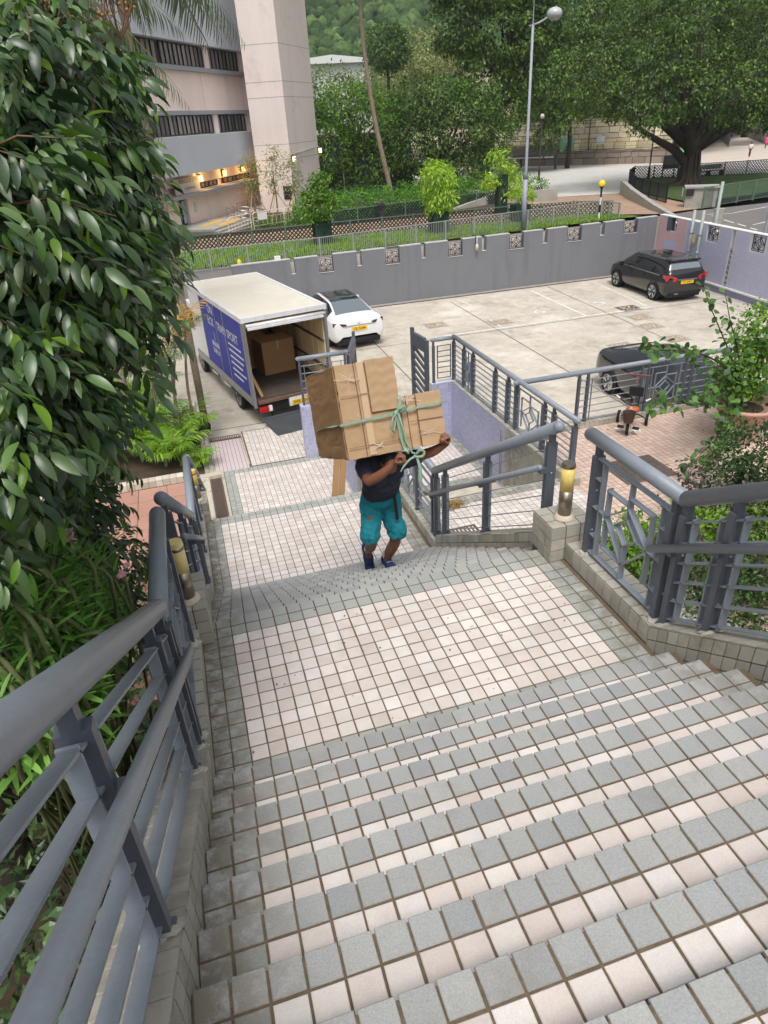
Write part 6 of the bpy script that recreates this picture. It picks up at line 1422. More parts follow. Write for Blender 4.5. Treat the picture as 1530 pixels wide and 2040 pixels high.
n = 11000; u = rs.rand(n); r_ = 235+u*430; a_ = rs.uniform(R(2), R(50), n); n2 = 1600
r_ = np.r_[r_, 235+rs.rand(n2)*400]; a_ = np.r_[a_, rs.uniform(R(-70), R(105), n2)]; n = n+n2
x_, y_ = r_*np.sin(a_), r_*np.cos(a_); z_ = hill_h(x_, y_)+2
th = rs.rand(n)*6.28; sc = rs.uniform(1.7, 4.4, n)*(1+(r_-235)/900)
Ms = np.zeros((n, 3, 3)); Ms[:, 0, 0] = np.cos(th); Ms[:, 0, 1] = -np.sin(th); Ms[:, 1, 0] = np.sin(th); Ms[:, 1, 1] = np.cos(th); Ms[:, 2, 2] = rs.uniform(.75, 1.3, n); Ms *= sc[:, None, None]
g = scatter('hillside_forest', bv, bf, Ms, np.stack([x_, y_, z_], 1), CROWN, smooth=True); tag(g, 'dense woodland covering the hillside', 'forest', kind='stuff')
# ------------------------------------------------------------------ foliage tools
def leafmat(name, a, b_, rough=.45, tr=.25, rnd=.25, spec=.5): return mat(name, s2l(*a), rough, col2=s2l(*b_), rnd=rnd, trans=tr, spec=spec)
def leaf_shape(L=1.0, W=.4, seg=4, fold=.10, droop=.25, tip=.0):
    """leaf along +y, upper side +z"""
    v = []; f = []
    for i in range(seg+1):
        t = i/seg; w = W/2*math.sin(math.pi*min(1, t*.93+.06))**.75 if 0 < i < seg else W*.03; z = -droop*t*t*L; y = L*t*(1-.15*droop*t)
        v += [(-w, y, z+fold*w*2), (0, y, z), (w, y, z+fold*w*2)]
    for i in range(seg): k = 3*i; f += [(k, k+1, k+4, k+3), (k+1, k+2, k+5, k+4)]
    return v, f
def rand_dirs(n):
    v = rs.normal(size=(n, 3)); return v/np.linalg.norm(v, axis=1, keepdims=True)
def crown_leaves(name, blobs, n, m, size, parent, spread=.35, up=.5, shape=None, clump=14, surf=.75, droop=.3):
    """leaf clumps spread through a set of ellipsoids (cx,cy,cz,rx,ry,rz), mostly near their surface"""
    B = np.array(blobs, float); wgt = B[:, 3]*B[:, 4]+B[:, 4]*B[:, 5]+B[:, 3]*B[:, 5]; wgt /= wgt.sum()
    nc = max(4, n//clump); idx = rs.choice(len(B), nc, p=wgt); d = rand_dirs(nc); rad = surf+(1.03-surf)*rs.rand(nc)**.6; rad = np.where(rs.rand(nc) < .18, rs.rand(nc)*.8+.1, rad)
    C = B[idx, :3]+d*B[idx, 3:6]*rad[:, None]
    # drop clumps buried well inside another ellipsoid
    keep = np.ones(nc, bool)
    for b_ in B:
        q = (C-b_[:3])/b_[3:6]; keep &= (np.sum(q*q, 1) > .42)
    C, d = C[keep], d[keep]; nc = len(C)
    k = clump; P_ = np.repeat(C, k, 0)+rs.normal(size=(nc*k, 3))*spread*np.array([1, 1, .6]); D = np.repeat(d, k, 0)
    N = len(P_); fwd = D*.7+rs.normal(size=(N, 3))*.6; fwd[:, 2] -= droop; upv = np.array([0, 0, 1.0])*up+D*.5+rs.normal(size=(N, 3))*.35
    Ms = basis(fwd, upv)*(size*rs.uniform(.6, 1.25, N))[:, None, None]
    v, f = shape or ([(-.22, 0, 0), (.22, 0, 0), (.26, .7, -.05), (-.26, .7, -.05), (0.0, 1.0, -.12)], None)
    if f is None: v = [(0, 0, 0), (.27, .5, .03), (0, 1.0, -.10), (-.27, .5, .03)]; f = [(0, 1, 2, 3)]
    rnd = np.clip(np.repeat(rs.rand(nc), k)*.75+rs.rand(N)*.25, 0, .999)
    o = scatter(name, v, f, Ms, P_, m, parent, rnd=rnd); o['kind'] = 'stuff'; return o
BARK = mat('dark_bark', s2l(62, 54, 48), .95, var=[(2, .3), (9, .2)], bump=(12, 1)); BARKL = mat('pale_bark', s2l(138, 124, 108), .9, var=[(1.5, .2), (7, .2)], bump=(10, 1))
def limb(b, pts, rad, n=8): 
    cp = crom(np.array([tuple(p)+(r,) for p, r in zip(pts, rad)]), 4); b.tube([tuple(c[:3]) for c in cp], [max(.01, float(c[3])) for c in cp], n)
def tree(name, label, base, trunk, blobs, nl, m, size, bark=BARK, cat='tree', group=None, limbs=True, **k):
    e = empty(name, base, label, cat, group); O = np.array(base)
    b = MB()
    for pts, rad in trunk: limb(b, pts, rad)
    if limbs:
        top = trunk[0][0][-1]
        for bl_ in blobs: limb(b, [trunk[0][0][-2], tuple((np.array(top)+np.array(bl_[:3]))/2+np.array([0, 0, -.1*bl_[5]])), bl_[:3]], [trunk[0][1][-1]*.8, trunk[0][1][-1]*.5, .04], 6)
    b.build('trunk', bark, e, smooth=True); crown_leaves('crown', blobs, nl, m, size, e, **k); return e
LF_BAN = leafmat('banyan_leaf', (42, 70, 28), (112, 144, 50), .42, .3, rnd=.35); LF_DK = leafmat('dark_tree_leaf', (42, 72, 28), (106, 140, 48), .42, .3, rnd=.35); LF_MID = leafmat('mid_green_leaf', (62, 108, 34), (128, 168, 56), .42, .35, rnd=.3); LF_BR = leafmat('bright_leaf', (134, 180, 44), (188, 216, 76), tr=.4)  # banyan and dark tree: first colour paints shaded clumps, second lit ones
LF_HEDGE = leafmat('hedge_leaf', (68, 124, 40), (116, 168, 56), .42, .35); LF_OL = leafmat('olive_leaf', (124, 138, 76), (162, 168, 102), tr=.3); LF_FAR = leafmat('far_leaf', (84, 110, 56), (136, 150, 84))
# banyan
bx, by = 44.0, 50.5
e = tree('banyan_tree', 'large spreading banyan with ridged trunk on the black fenced lawn', (bx, by, OUTZ), [([(0, 0, -.1), (-.1, 0, 1.2), (.1, .1, 2.6), (.3, .2, 4.0)], [1.3, .66, .55, .45]), ([(-.1, 0, 1.4), (-1.6, .3, 2.8), (-3.6, .5, 3.8), (-6, 1, 5.2)], [.42, .34, .24, .13]), ([(-.1, 0, 2.2), (-1.2, -1.0, 3.6), (-2.6, -2, 5.2)], [.4, .32, .18]), ([(.2, 0, 2.4), (1.6, .5, 4.0), (3.5, 1, 5.6)], [.42, .34, .2]), ([(0, 0, 2.6), (0, 1, 5), (-.5, 1.5, 8)], [.5, .4, .2])],
     [(-4.5, 0, 7.3, 4.6, 4.4, 2.4), (.5, -.5, 7.0, 4.8, 4.6, 2.6), (5.2, 1, 6.6, 4.4, 4.2, 2.5), (9.5, 2, 7.0, 3.8, 3.6, 2.3), (-8.8, 1.5, 7.6, 3.2, 3.0, 2.0), (-3, 1, 10.2, 5.4, 5, 3.4), (4, 1, 10.2, 5.6, 5, 3.4), (-9, 2, 9.2, 3.6, 3.4, 3.0), (0, 2, 13.6, 6.5, 6, 3.2), (10, 3, 10.5, 4.5, 4, 3.2), (2.2, -3, 5.4, 2.2, 2, 1.2), (-6.6, -2.2, 5.4, 1.5, 1.5, 1.0), (6.4, -2, 5.0, 2.0, 1.8, 1.3)], 64000, LF_BAN, .30, spread=.34, clump=26, droop=.5, surf=.62)
b = MB()
for k in range(16):
    a = k*6.283/16+wob(.15); r0 = 1.5+random.random()*.9; limb(b, [(math.cos(a)*r0, math.sin(a)*r0, .02), (math.cos(a)*.95, math.sin(a)*.95, .35), (math.cos(a)*.72, math.sin(a)*.72, 1.4), (math.cos(a)*.62, math.sin(a)*.62, 2.7)], [.09, .17, .14, .08], 6)
b.build('buttress_roots', BARK, e, smooth=True)['kind'] = 'stuff'
tree('tall_tree', 'tall dark leaning tree left of the street lamp', (35.3, 73.9, OUTZ), [([(0, 0, 0), (.3, 0, 3), (1.2, 0, 6), (2.6, .4, 9.5), (3, 0, 13)], [.75, .58, .5, .4, .25]), ([(1.2, 0, 6), (3.2, -.5, 8.4), (4.5, 0, 10)], [.34, .26, .14])],
     [(2.0, -1, 6.6, 2.6, 2.4, 2.2), (4.2, -1, 9.6, 3.4, 3.0, 2.8), (-.6, -1, 9.6, 3.2, 3.0, 3.0), (1.4, -.5, 13.4, 5.2, 4.6, 3.4), (-3.0, 0, 14.6, 3.4, 3.0, 3.0), (5.4, 0, 15.2, 3.6, 3.4, 3.2), (-1.0, -1, 18.2, 5.4, 4.5, 3.4), (3.0, 0, 19.8, 5.4, 5, 4), (-1.6, -2, 6.4, 1.6, 1.4, 1.2)], 42000, LF_DK, .42, spread=.46, clump=22, droop=.5, surf=.6)
tree('dark_tree', 'dark hanging tree between the lamp and the banyan', (47.5, 77, OUTZ), [([(0, 0, 0), (.1, 0, 3), (-.2, 0, 6), (0, 0, 9)], [.3, .26, .24, .2])],
     [(-3.4, -2, 6.6, 2.6, 2.4, 2.6), (-.5, -1, 8.6, 3.8, 3.4, 2.8), (2.8, -1, 8.2, 3.0, 2.8, 2.2), (-3.5, 0, 10.6, 4.0, 3.6, 3.2), (2.5, 0, 11.5, 4.8, 4.0, 3.6), (0, 1, 16, 6.5, 5.5, 4.6), (-4.2, -2, 3.9, 1.5, 1.4, 1.5)], 30000, LF_BAN, .42, spread=.55, clump=14, droop=.6)
tree('round_tree', 'bright green round tree next to the pink tower', (19.5, 68, OUTZ), [([(0, 0, 0), (.2, 0, 2.5), (0, 0, 5)], [.3, .24, .18])],
     [(-3.6, -2, 4.6, 2.6, 2.4, 2.3), (-1.6, -1.5, 7.4, 3.0, 2.8, 2.2), (1.2, -1, 5.8, 3.2, 2.8, 2.6), (-3.2, -1, 2.2, 2.2, 2.0, 1.6), (.6, -2, 2.8, 2.8, 2.4, 1.8)], 17000, LF_MID, .32, spread=.4, clump=12)
tree('round_tree', 'broad middle tree mass just right of the thin bare trunk', (27, 66, OUTZ), [([(0, 0, 0), (.3, 0, 2), (.4, 0, 4)], [.35, .3, .2]), ([(0, .2, 0), (1.4, 0, 2.2), (2.4, 0, 4)], [.25, .2, .15])],
     [(-3.0, -1, 4.4, 3.4, 3.0, 2.8), (1.0, -1, 5.4, 3.8, 3.2, 3.0), (4.2, -1, 4.4, 2.8, 2.6, 2.4), (-1.0, 0, 7.6, 3.6, 3.2, 2.2), (3.2, 0, 7.2, 2.8, 2.6, 1.8), (-2.2, -2, 1.4, 2.2, 2.0, 1.6), (1.8, -2, 1.9, 2.8, 2.2, 1.5)], 26000, LF_DK, .34, spread=.42, clump=14, droop=.5)
tree('background_tree', 'pale olive tree behind, below the hillside', (48, 128, OUTZ), [([(0, 0, 0), (0, 0, 7), (0, 0, 12)], [.4, .3, .2])], [(0, 0, 15.0, 5.5, 4, 4.2), (-4.5, 0, 12.5, 3.6, 3, 3.2), (4.5, 0, 12, 4, 3, 3.4)], 9000, LF_OL, .5, spread=.7, clump=10)
tree('background_tree', 'small dark round tree touching the bare trunk in the distance', (38, 118, OUTZ), [([(0, 0, 0), (0, 0, 8), (0, 0, 14)], [.4, .3, .2])], [(0, 0, 16.0, 3.2, 3, 3.0)], 5000, LF_DK, .5, spread=.6, clump=12)
tree('background_tree', 'row of distant trees beyond the roofs', (34, 140, OUTZ), [([(0, 0, 0), (0, 0, 6), (0, 0, 9)], [.4, .3, .2])], [(-9, 0, 11.0, 5, 4, 4), (0, 0, 11, 5.5, 4, 4), (10, 0, 11, 5, 4, 4.5), (20, 0, 12, 6, 4, 5), (-18, 0, 10, 5, 4, 4.5)], 14000, LF_FAR, .6, spread=.8, clump=10)
for i, (x, y, bl_, lab) in enumerate(((62, 100, [(0, 0, 9, 6, 5, 6), (7, 0, 11, 6, 5, 6), (-7, 0, 9, 5, 4, 5)], 'tall tree on the terrace behind the granite wall'), (86, 92, [(0, 0, 9, 7, 6, 5.5), (9, 0, 10, 6, 5, 6), (-8, 2, 9, 6, 5, 5)], 'far tree behind the banyan crown'), (104, 82, [(0, 0, 8, 8, 6, 6.5), (4, 0, 15, 8, 6, 6)], 'far tree at the right edge behind the promenade'), (68, 84, [(0, 0, 9.5, 5, 5, 4.5), (5, 0, 14, 6, 5, 5), (-4, 3, 15, 6, 5, 5)], 'tree towering over the far plaza'))):
    tree('background_tree', lab, (x, y, OUTZ+1), [([(0, 0, 0), (0, 0, 4), (0, 0, 7)], [.45, .35, .25])], bl_, 15000, LF_DK, .55, spread=.8, clump=12)
# thin bare trunk
e = empty('bare_trunk', (19.3, 57.6, OUTZ), 'tall thin leaning trunk rising in front of the middle trees', 'tree'); b = MB(); limb(b, [(0, 0, -.1), (-.25, 0, 1.5), (-1.0, .0, 5.0), (-1.55, 0, 8.5), (-1.9, 0, 12.5), (-1.95, 0, 16)], [.24, .22, .19, .17, .14, .1], 10); b.build('trunk', BARKL, e, smooth=True)
crown_leaves('crown', [(-1.9, 0, 19, 3, 3, 2.4)], 3000, LF_DK, .4, e)
# small trees with green mesh guards
MESHG = mat('dark_green_guard', s2l(30, 58, 46), .8, var=[(8, .3)])
def small_tree(label, x, y, h, blobs, n, m, size, guard=(.5, 1.3), bark=BARKL, **k):
    e = tree('small_tree', label, (x, y, OUTZ), [([(0, 0, 0), (.05, 0, h*.4), (0, 0, h*.75)], [.07, .055, .04])], blobs, n, m, size, bark=bark, **k)
    if guard:
        g = MB(); w, gh = guard; g.box((-w, -w, .02), (w, w, gh)); g.build('tree_guard', MESHG, e)
        b = MB()
        for f_ in (-1, 1):
            for q in np.linspace(-w, w, 6): b.bar((q, f_*(w+.01), 0), (-q*.9, f_*(w+.01), gh), .03, .01); b.bar((f_*(w+.01), q, 0), (f_*(w+.01), -q*.9, gh), .01, .03)
        b.build('guard_lattice', LATG, e)['kind'] = 'stuff'
LF = leaf_shape(1, .34, 2, .1, .35)
small_tree('yellow green drooping young tree inside the lawn fence', 16.4, 38.6, 3.6, [(0, 0, 3.0, .95, .9, 1.0), (.1, 0, 2.0, .85, .8, .9), (-.2, 0, 3.6, .6, .6, .55), (.4, 0, 3.2, .6, .5, .7)], 4200, LF_BR, .26, shape=LF, spread=.16, clump=7, droop=1.0, up=.3)
small_tree('bushy young tree with dark guard at the left of the lawn', 9.0, 38.9, 3.2, [(0, 0, 2.1, .9, .85, .6), (-.1, 0, 2.9, .7, .65, .45), (.1, 0, 3.6, .5, .45, .35), (.5, 0, 2.4, .5, .5, .4), (-.5, 0, 1.7, .5, .5, .4)], 3600, LF_MID, .2, spread=.16, clump=8)
small_tree('thin tree with green wrapped stem behind the street lamp', 23.5, 44.6, 3.6, [(.7, 0, 1.6, .75, .6, .5), (-.8, 0, 2.2, .5, .5, .45), (.2, 0, 3.1, .5, .4, .4), (.9, 0, 2.6, .5, .4, .4), (-.3, 0, 3.9, .7, .4, .3)], 1700, LF_BR, .28, guard=(.34, 2.6), shape=LF, spread=.2, clump=6, droop=.7, up=.3)
small_tree('young tree in a dark guard beside the street lamp foot', 22.5, 39.6, 2.4, [(.1, 0, 1.9, .5, .5, .35), (.4, 0, 1.6, .5, .4, .3)], 700, LF_BR, .24, guard=(.5, 1.15), shape=LF, spread=.2, clump=6)
for i, (x, y, s_) in enumerate(((6.9, 54.5, 1.0), (8.5, 53.4, 1.05), (9.9, 53.0, .95))):
    small_tree(['staked sapling nearest the building entrance', 'middle staked sapling of the three by the tower', 'staked sapling closest to the tower corner'][i], x, y, 4*s_, [(0, 0, 3.3*s_, .75, .7, 1.1), (.1, 0, 4.3*s_, .45, .4, .7), (-.2, 0, 2.3*s_, .5, .5, .5)], 1100, LF_OL, .17, guard=None, spread=.2, clump=6, surf=.5, group='staked saplings behind the barriers')
    b = MB()
    for a in (0, 2.1, 4.2): b.tube([(math.cos(a)*1.3, math.sin(a)*1.3, 0), (0, 0, 2.2)], .035, 6)
    b.build('stakes', mat('bamboo_stake', s2l(188, 160, 112), .7), [o for o in bpy.data.objects if o.name.startswith('small_tree') and o.type == 'EMPTY'][-1] if False else None)['label'] = 'bamboo stakes propping a sapling'
    so = bpy.data.objects['stakes' if i == 0 else 'stakes.%03d' % i]; so.location = (x, y, OUTZ); so['category'] = 'stake'; so['group'] = 'stakes propping the saplings'; so['kind'] = 'thing'
    so['label'] = ['bamboo stakes around the sapling by the entrance', 'bamboo stakes around the middle sapling', 'bamboo stakes around the sapling at the tower corner'][i]
# hedge: clipped shrubs behind the lattice
def shrub(label, blobs, n, m, size, **k):
    c = np.array(blobs)[:, :3].mean(0); e = empty('shrub', (float(c[0]), float(c[1]), k.pop('z', OUTZ)), label, 'shrub', k.pop('group', 'shrubs in the beds'))
    O = np.array(e.location); bl_ = [(b_[0]-O[0], b_[1]-O[1], b_[2]-O[2], *b_[3:]) for b_ in blobs]
    b = MB()
    for b_ in bl_: limb(b, [(b_[0]*.5, b_[1]*.5, 0), (b_[0]*.8, b_[1]*.8, b_[2]*.5), (b_[0], b_[1], b_[2])], [.04, .03, .015], 5)
    b.build('stem', BARK, e); crown_leaves('foliage', bl_, n, m, size, e, **k); return e
hz = OUTZ+.55
for i, (x0, x1, lab) in enumerate(((10.2, 13.2, 'leafy hedge shrub nearest the tower'), (13.8, 16.8, 'hedge shrub left of the litter bin'), (17.6, 21.2, 'hedge shrub under the thin bare trunk'), (21.8, 25.6, 'dark hedge shrub in the middle of the hedge row'), (26.4, 30.2, 'hedge shrub furthest right beside the plaza'))):
    y = 48.6+(x0-10)*.16; k = 4; shrub(lab, [(x0+(x1-x0)*j/(k-1), y+.9+random.random()*1.3, hz+random.random()*.35, 1.0, 1.1, .75+random.random()*.3) for j in range(k)]+[(x0+(x1-x0)*(j+.5)/(k-1), y+3.2, hz+.5, 1.2, 1.2, .9) for j in range(k-1)], 6500, LF_HEDGE, .17, spread=.2, clump=12, group='hedge shrubs behind the lattice')
shrub('low ground cover shrub by the crowd barriers', [(10.6, 50.5, OUTZ+.3, 1.4, 1.0, .5), (8, 50, OUTZ+.2, 1.8, .8, .35)], 3000, LF_HEDGE, .15)
# branch end hanging in at the right edge
e = tree('edge_tree', 'bright leafy branches poking in at the right edge above the road', (38.5, 27.5, OUTZ), [([(0, 0, 0), (-.2, 0, 3), (-1, 0, 5)], [.18, .14, .1])], [(-2.3, .3, 3.4, .8, .9, .9), (-2.0, 0, 1.6, .9, .8, .35), (-1.2, 0, 4.2, 1.2, 1, 1.0)], 2600, LF_MID, .3, shape=LF, spread=.25, clump=8)
# ------------------------------------------------------------------ big glossy tree at the left
GL = mat('glossy_dark_leaf', s2l(44, 70, 42), .35, col2=s2l(88, 116, 62), rnd=.3, trans=.22, spec=.6)
GLB = mat('fresh_leaf', s2l(72, 116, 30), .35, col2=s2l(112, 146, 40), rnd=.2, trans=.35)
lv_, lf_ = leaf_shape(1, .33, 5, .14, .34)
lt = empty('glossy_tree', (-2.4, 1.0, -3.5), 'big dark glossy leaved tree filling the left side', 'tree')
BL = [(20, 190, 3.5, .38), (130, 215, 3.9, .26), (40, 420, 3.3, .45), (170, 370, 4.2, .28), (200, 520, 4.6, .30), (265, 440, 4.9, .15), (40, 670, 3.1, .44), (165, 640, 4.4, .32), (280, 560, 5.2, .22), (20, 900, 2.9, .36), (130, 850, 3.8, .26), (165, 970, 4.4, .24), (-120, 500, 2.8, .5), (-140, 850, 2.6, .42), (80, 770, 3.7, .36), (0, 560, 3.7, .5), (100, 540, 4.1, .42), (-60, 250, 3.3, .5), (245, 720, 5.4, .22), (60, 300, 3.9, .34), (90, 1040, 4.2, .28), (200, 1120, 5.4, .24), (200, 235, 4.4, .16), (245, 610, 5.0, .24), (230, 880, 5.4, .2), (150, 1250, 5.2, .3), (60, 1180, 4.2, .35)]
blobs = []
for (x, y, d, r) in BL:
    c = at_d(x, y, d); blobs.append((c[0], c[1], c[2], r*1.05, r*1.15, r))
O = np.array(lt.location); B = np.array(blobs)
ns = 5200; w = B[:, 3]**2; w /= w.sum(); idx = rs.choice(len(B), ns, p=w); d = rand_dirs(ns); rad = .35+.7*rs.rand(ns)**.45
C = B[idx, :3]+d*B[idx, 3:6]*rad[:, None]
keep = ~((C[:, 0] > -.35) & (C[:, 2] < 2.3)) & ~(np.linalg.norm(C-CAM, axis=1) < 1.5); C, d = C[keep], d[keep]; ns = len(C)
# each spray: a drooping stem with paired leaflets
sd1 = d*.8+rs.normal(size=(ns, 3))*.5; sd1[:, 2] = sd1[:, 2]*.5-.15; sd1 /= np.linalg.norm(sd1, axis=1, keepdims=True)
upv = np.array([[0, 0, 1.0]])+d*.4+rs.normal(size=(ns, 3))*.25; Bs = basis(sd1, np.repeat(upv, 1, 0) if len(upv) == ns else upv)
Ts, Mm, rr_ = [], [], []; stem_v = []
for k in range(8):
    t = .25+.75*(k//2)/3.2 if k < 7 else 1.0; side = (-1 if k % 2 else 1)
    off = np.array([side*.012, t*.17, -.045*t*t]); Tk = C+np.einsum('nij,j->ni', Bs, off)
    a = R(52)*side if k < 7 else 0.0; loc = np.array([math.sin(a), math.cos(a), -.25]); fwd = np.einsum('nij,j->ni', Bs, loc)+rs.normal(size=(ns, 3))*.16; fwd[:, 2] -= .22
    upk = Bs[:, :, 2]+rs.normal(size=(ns, 3))*.22; Ts.append(Tk); Mm.append(basis(fwd, upk)*rs.uniform(.045, .11, ns)[:, None, None]); rr_.append(rs.rand(ns)*.3+rs.rand(ns)*0)
Ts = np.concatenate(Ts); Mm = np.concatenate(Mm); rnd = np.clip(np.tile(rs.rand(ns), 8)*.6+rs.rand(len(Ts))*.4, 0, .999)
ok = ~((Ts[:, 0] > -.22) & (Ts[:, 2] < 2.2)); Ts, Mm, rnd = Ts[ok], Mm[ok], rnd[ok]
PX = np.array([pix(p) for p in Ts]); inview = (PX[:, 2] > .1) & (PX[:, 0] > -20) & (PX[:, 0] < 460) & (PX[:, 1] > 0) & (PX[:, 1] < 1100)
dist = np.linalg.norm(Ts-CAM, axis=1); order = np.argsort(np.where(inview, dist, 99)); near = order[:280]; rest = order[280:]
fresh = rs.rand(len(Ts)) < .09
me1 = np_mesh('leaf', np.array(lv_), np.array(lf_), GL, smooth=True); me2 = np_mesh('leaf', np.array(lv_), np.array(lf_), GLB, smooth=True)
for i in near:
    o = link('leaf', me2 if fresh[i] else me1, lt); M3 = Matrix([list(r_) for r_ in Mm[i]]); o.matrix_basis = Matrix.Translation(Ts[i]-O)@M3.to_4x4()
for nm, sel, m in (('foliage', ~fresh, GL), ('fresh_foliage', fresh, GLB)):
    q = rest[sel[rest]]; o = scatter(nm, lv_, lf_, Mm[q], Ts[q]-O, m, lt, smooth=True, rnd=rnd[q]); o['kind'] = 'stuff'
# dark inner twigs and limbs
b = MB(); limb(b, [(0, 0, 0), (.1, .1, 2.0), (.0, -.2, 3.6), (-.2, -.6, 5.0)], [.20, .17, .14, .10], 10)
for c in blobs:
    q = np.array(c[:3])-O; limb(b, [(.0, -.1, 2.4+random.random()*1.5), tuple(q*.6+np.array([0, 0, 1.2])), tuple(q)], [.07, .045, .015], 6)
b.build('trunk', BARK, lt, smooth=True)
b = MB(); nt_ = 700
for i in rs.choice(ns, nt_):
    p = C[i]-O; q = p-sd1[i]*.22-np.array([0, 0, .06]); b.tube([tuple(q), tuple(p), tuple(p+sd1[i]*.19-np.array([0, 0, .03]))], [.006, .004, .002], 4, caps=False)
b.build('twigs', mat('brown_twig', s2l(96, 76, 54), .8), lt, fix=False)['kind'] = 'stuff'
# dry fruiting panicles
b = MB(); f_ = MB()
for (x, y, d_) in ((190, 120, 3.7), (95, 110, 3.3), (235, 240, 3.9), (205, 60, 3.9), (100, 90, 3.2), (175, 250, 3.6), (240, 80, 4.2), (255, 40, 4.3), (130, 210, 3.2)):
    c = at_d(x, y, d_)-O
    for k in range(9):
        v = np.array([wob(.12), wob(.12), random.uniform(.08, .34)]); b.tube([tuple(c), tuple(c+v*.6+np.array([wob(.02), 0, 0])), tuple(c+v)], [.004, .0025, .0015], 4, caps=False)
        for q in range(3): 
            w_ = c+v*random.uniform(.5, 1)+np.array([wob(.03), wob(.03), wob(.02)]); 
            if random.random() < .35: f_.ball(tuple(w_), .009, 6, 4)
b.build('dry_panicle', mat('dry_brown_twig', s2l(110, 82, 62), .9), lt, fix=False)['kind'] = 'stuff'; f_.build('fruit', mat('small_ochre_fruit', s2l(150, 112, 50), .6), lt, fix=False)['kind'] = 'stuff'
# ------------------------------------------------------------------ oleander
OLM = mat('oleander_leaf', s2l(78, 130, 48), .4, col2=s2l(134, 178, 88), rnd=.2, trans=.28)
ov, of = leaf_shape(1, .125, 4, .10, .22)
ol = empty('oleander', (-1.2, .2, -2.6), 'oleander bush with narrow leaves and pink flowers beside the left railing', 'shrub')
O = np.array(ol.location); st_ = MB(); Tt, Mt, rt_ = [], [], []
tips = []
for i in range(210):
    x, y = random.uniform(-60, 270), random.uniform(1100, 1420)
    if x > 330-(y-1100)*.75: continue
    d_ = random.uniform(2.6, 3.8); c = at_d(x, y, d_)
    if c[0] > -.27: continue
    tips.append(c)
for (x, y, d_) in ((125, 1085, 3.0), (20, 1120, 2.8), (225, 1150, 3.5), (115, 1180, 3.0), (60, 1240, 2.8), (160, 1290, 3.0), (40, 1330, 2.7)): tips.append(at_d(x, y, d_))
for c in tips:
    dirv = np.array([wob(.35), wob(.35), 1.0]); dirv /= np.linalg.norm(dirv); Ls = random.uniform(.25, .42); base = c-dirv*Ls
    root = O+np.array([wob(.3), wob(.3), 0]); mid = (base+root)/2+np.array([wob(.1), wob(.1), .1])
    limb(st_, [tuple(root-O), tuple(mid-O), tuple(base-O), tuple(c-O)], [.009, .008, .005, .002], 5)
    for k in range(8):
        t = k/7; p = base+dirv*Ls*t
        for j in range(3):
            a = j*2.094+k*1.05+wob(.3); h = np.array([math.cos(a), math.sin(a), .15+.9*t+wob(.2)]); Tt.append(p); Mt.append((h, dirv+np.array([wob(.2), wob(.2), 0]))); rt_.append(random.uniform(.13, .21)*(1-.25*t))
fw = np.array([m_[0] for m_ in Mt]); up_ = np.array([m_[1] for m_ in Mt]); MM = basis(fw, up_)*np.array(rt_)[:, None, None]; Tt = np.array(Tt)
tipx = Tt+MM[:, :, 1]; ok = (tipx[:, 0] < -.17) & (Tt[:, 0] < -.2); Tt, MM = Tt[ok], MM[ok]
dist = np.linalg.norm(Tt-CAM, axis=1); od = np.argsort(dist); me = np_mesh('leaf', np.array(ov), np.array(of), OLM, smooth=True)
for i in od[:240]:
    o = link('leaf', me, ol); o.matrix_basis = Matrix.Translation(Tt[i]-O)@Matrix([list(r_) for r_ in MM[i]]).to_4x4()
o = scatter('foliage', ov, of, MM[od[240:]], Tt[od[240:]]-O, OLM, ol, smooth=True); o['kind'] = 'stuff'
st_.build('stem', mat('green_brown_stem', s2l(96, 104, 62), .7), ol, smooth=True)
PK = mat('pink_petal', s2l(238, 160, 186), .6, col2=s2l(246, 196, 208), rnd=.05, trans=.3); pv, pf = leaf_shape(1, .85, 3, .12, .15)
def flower(c, s=.028):
    F_ = []; T_2 = []
    ax_ = (CAM-c)/np.linalg.norm(CAM-c)+np.array([0, 0, .6]); ax_ /= np.linalg.norm(ax_); u = np.cross(ax_, [0, 1, .2]); u /= np.linalg.norm(u); v = np.cross(ax_, u)
    fw_ = np.array([u*math.cos(k*1.2566)+v*math.sin(k*1.2566)+ax_*.3 for k in range(5)]); scatter('flower', pv, pf, basis(fw_, np.repeat(ax_[None], 5, 0))*s, np.repeat((c-O)[None], 5, 0), PK, ol, smooth=True)
for (x, y, d_) in ((128, 1058, 2.95), (140, 1066, 2.94), (133, 1075, 2.93), (118, 1060, 2.96), (146, 1078, 2.93), (5, 1085, 2.75), (35, 1120, 2.75), (28, 1128, 2.76), (253, 1126, 3.42), (238, 1148, 3.42), (243, 1144, 3.4)): flower(at_d(x, y, d_), random.uniform(.016, .022))
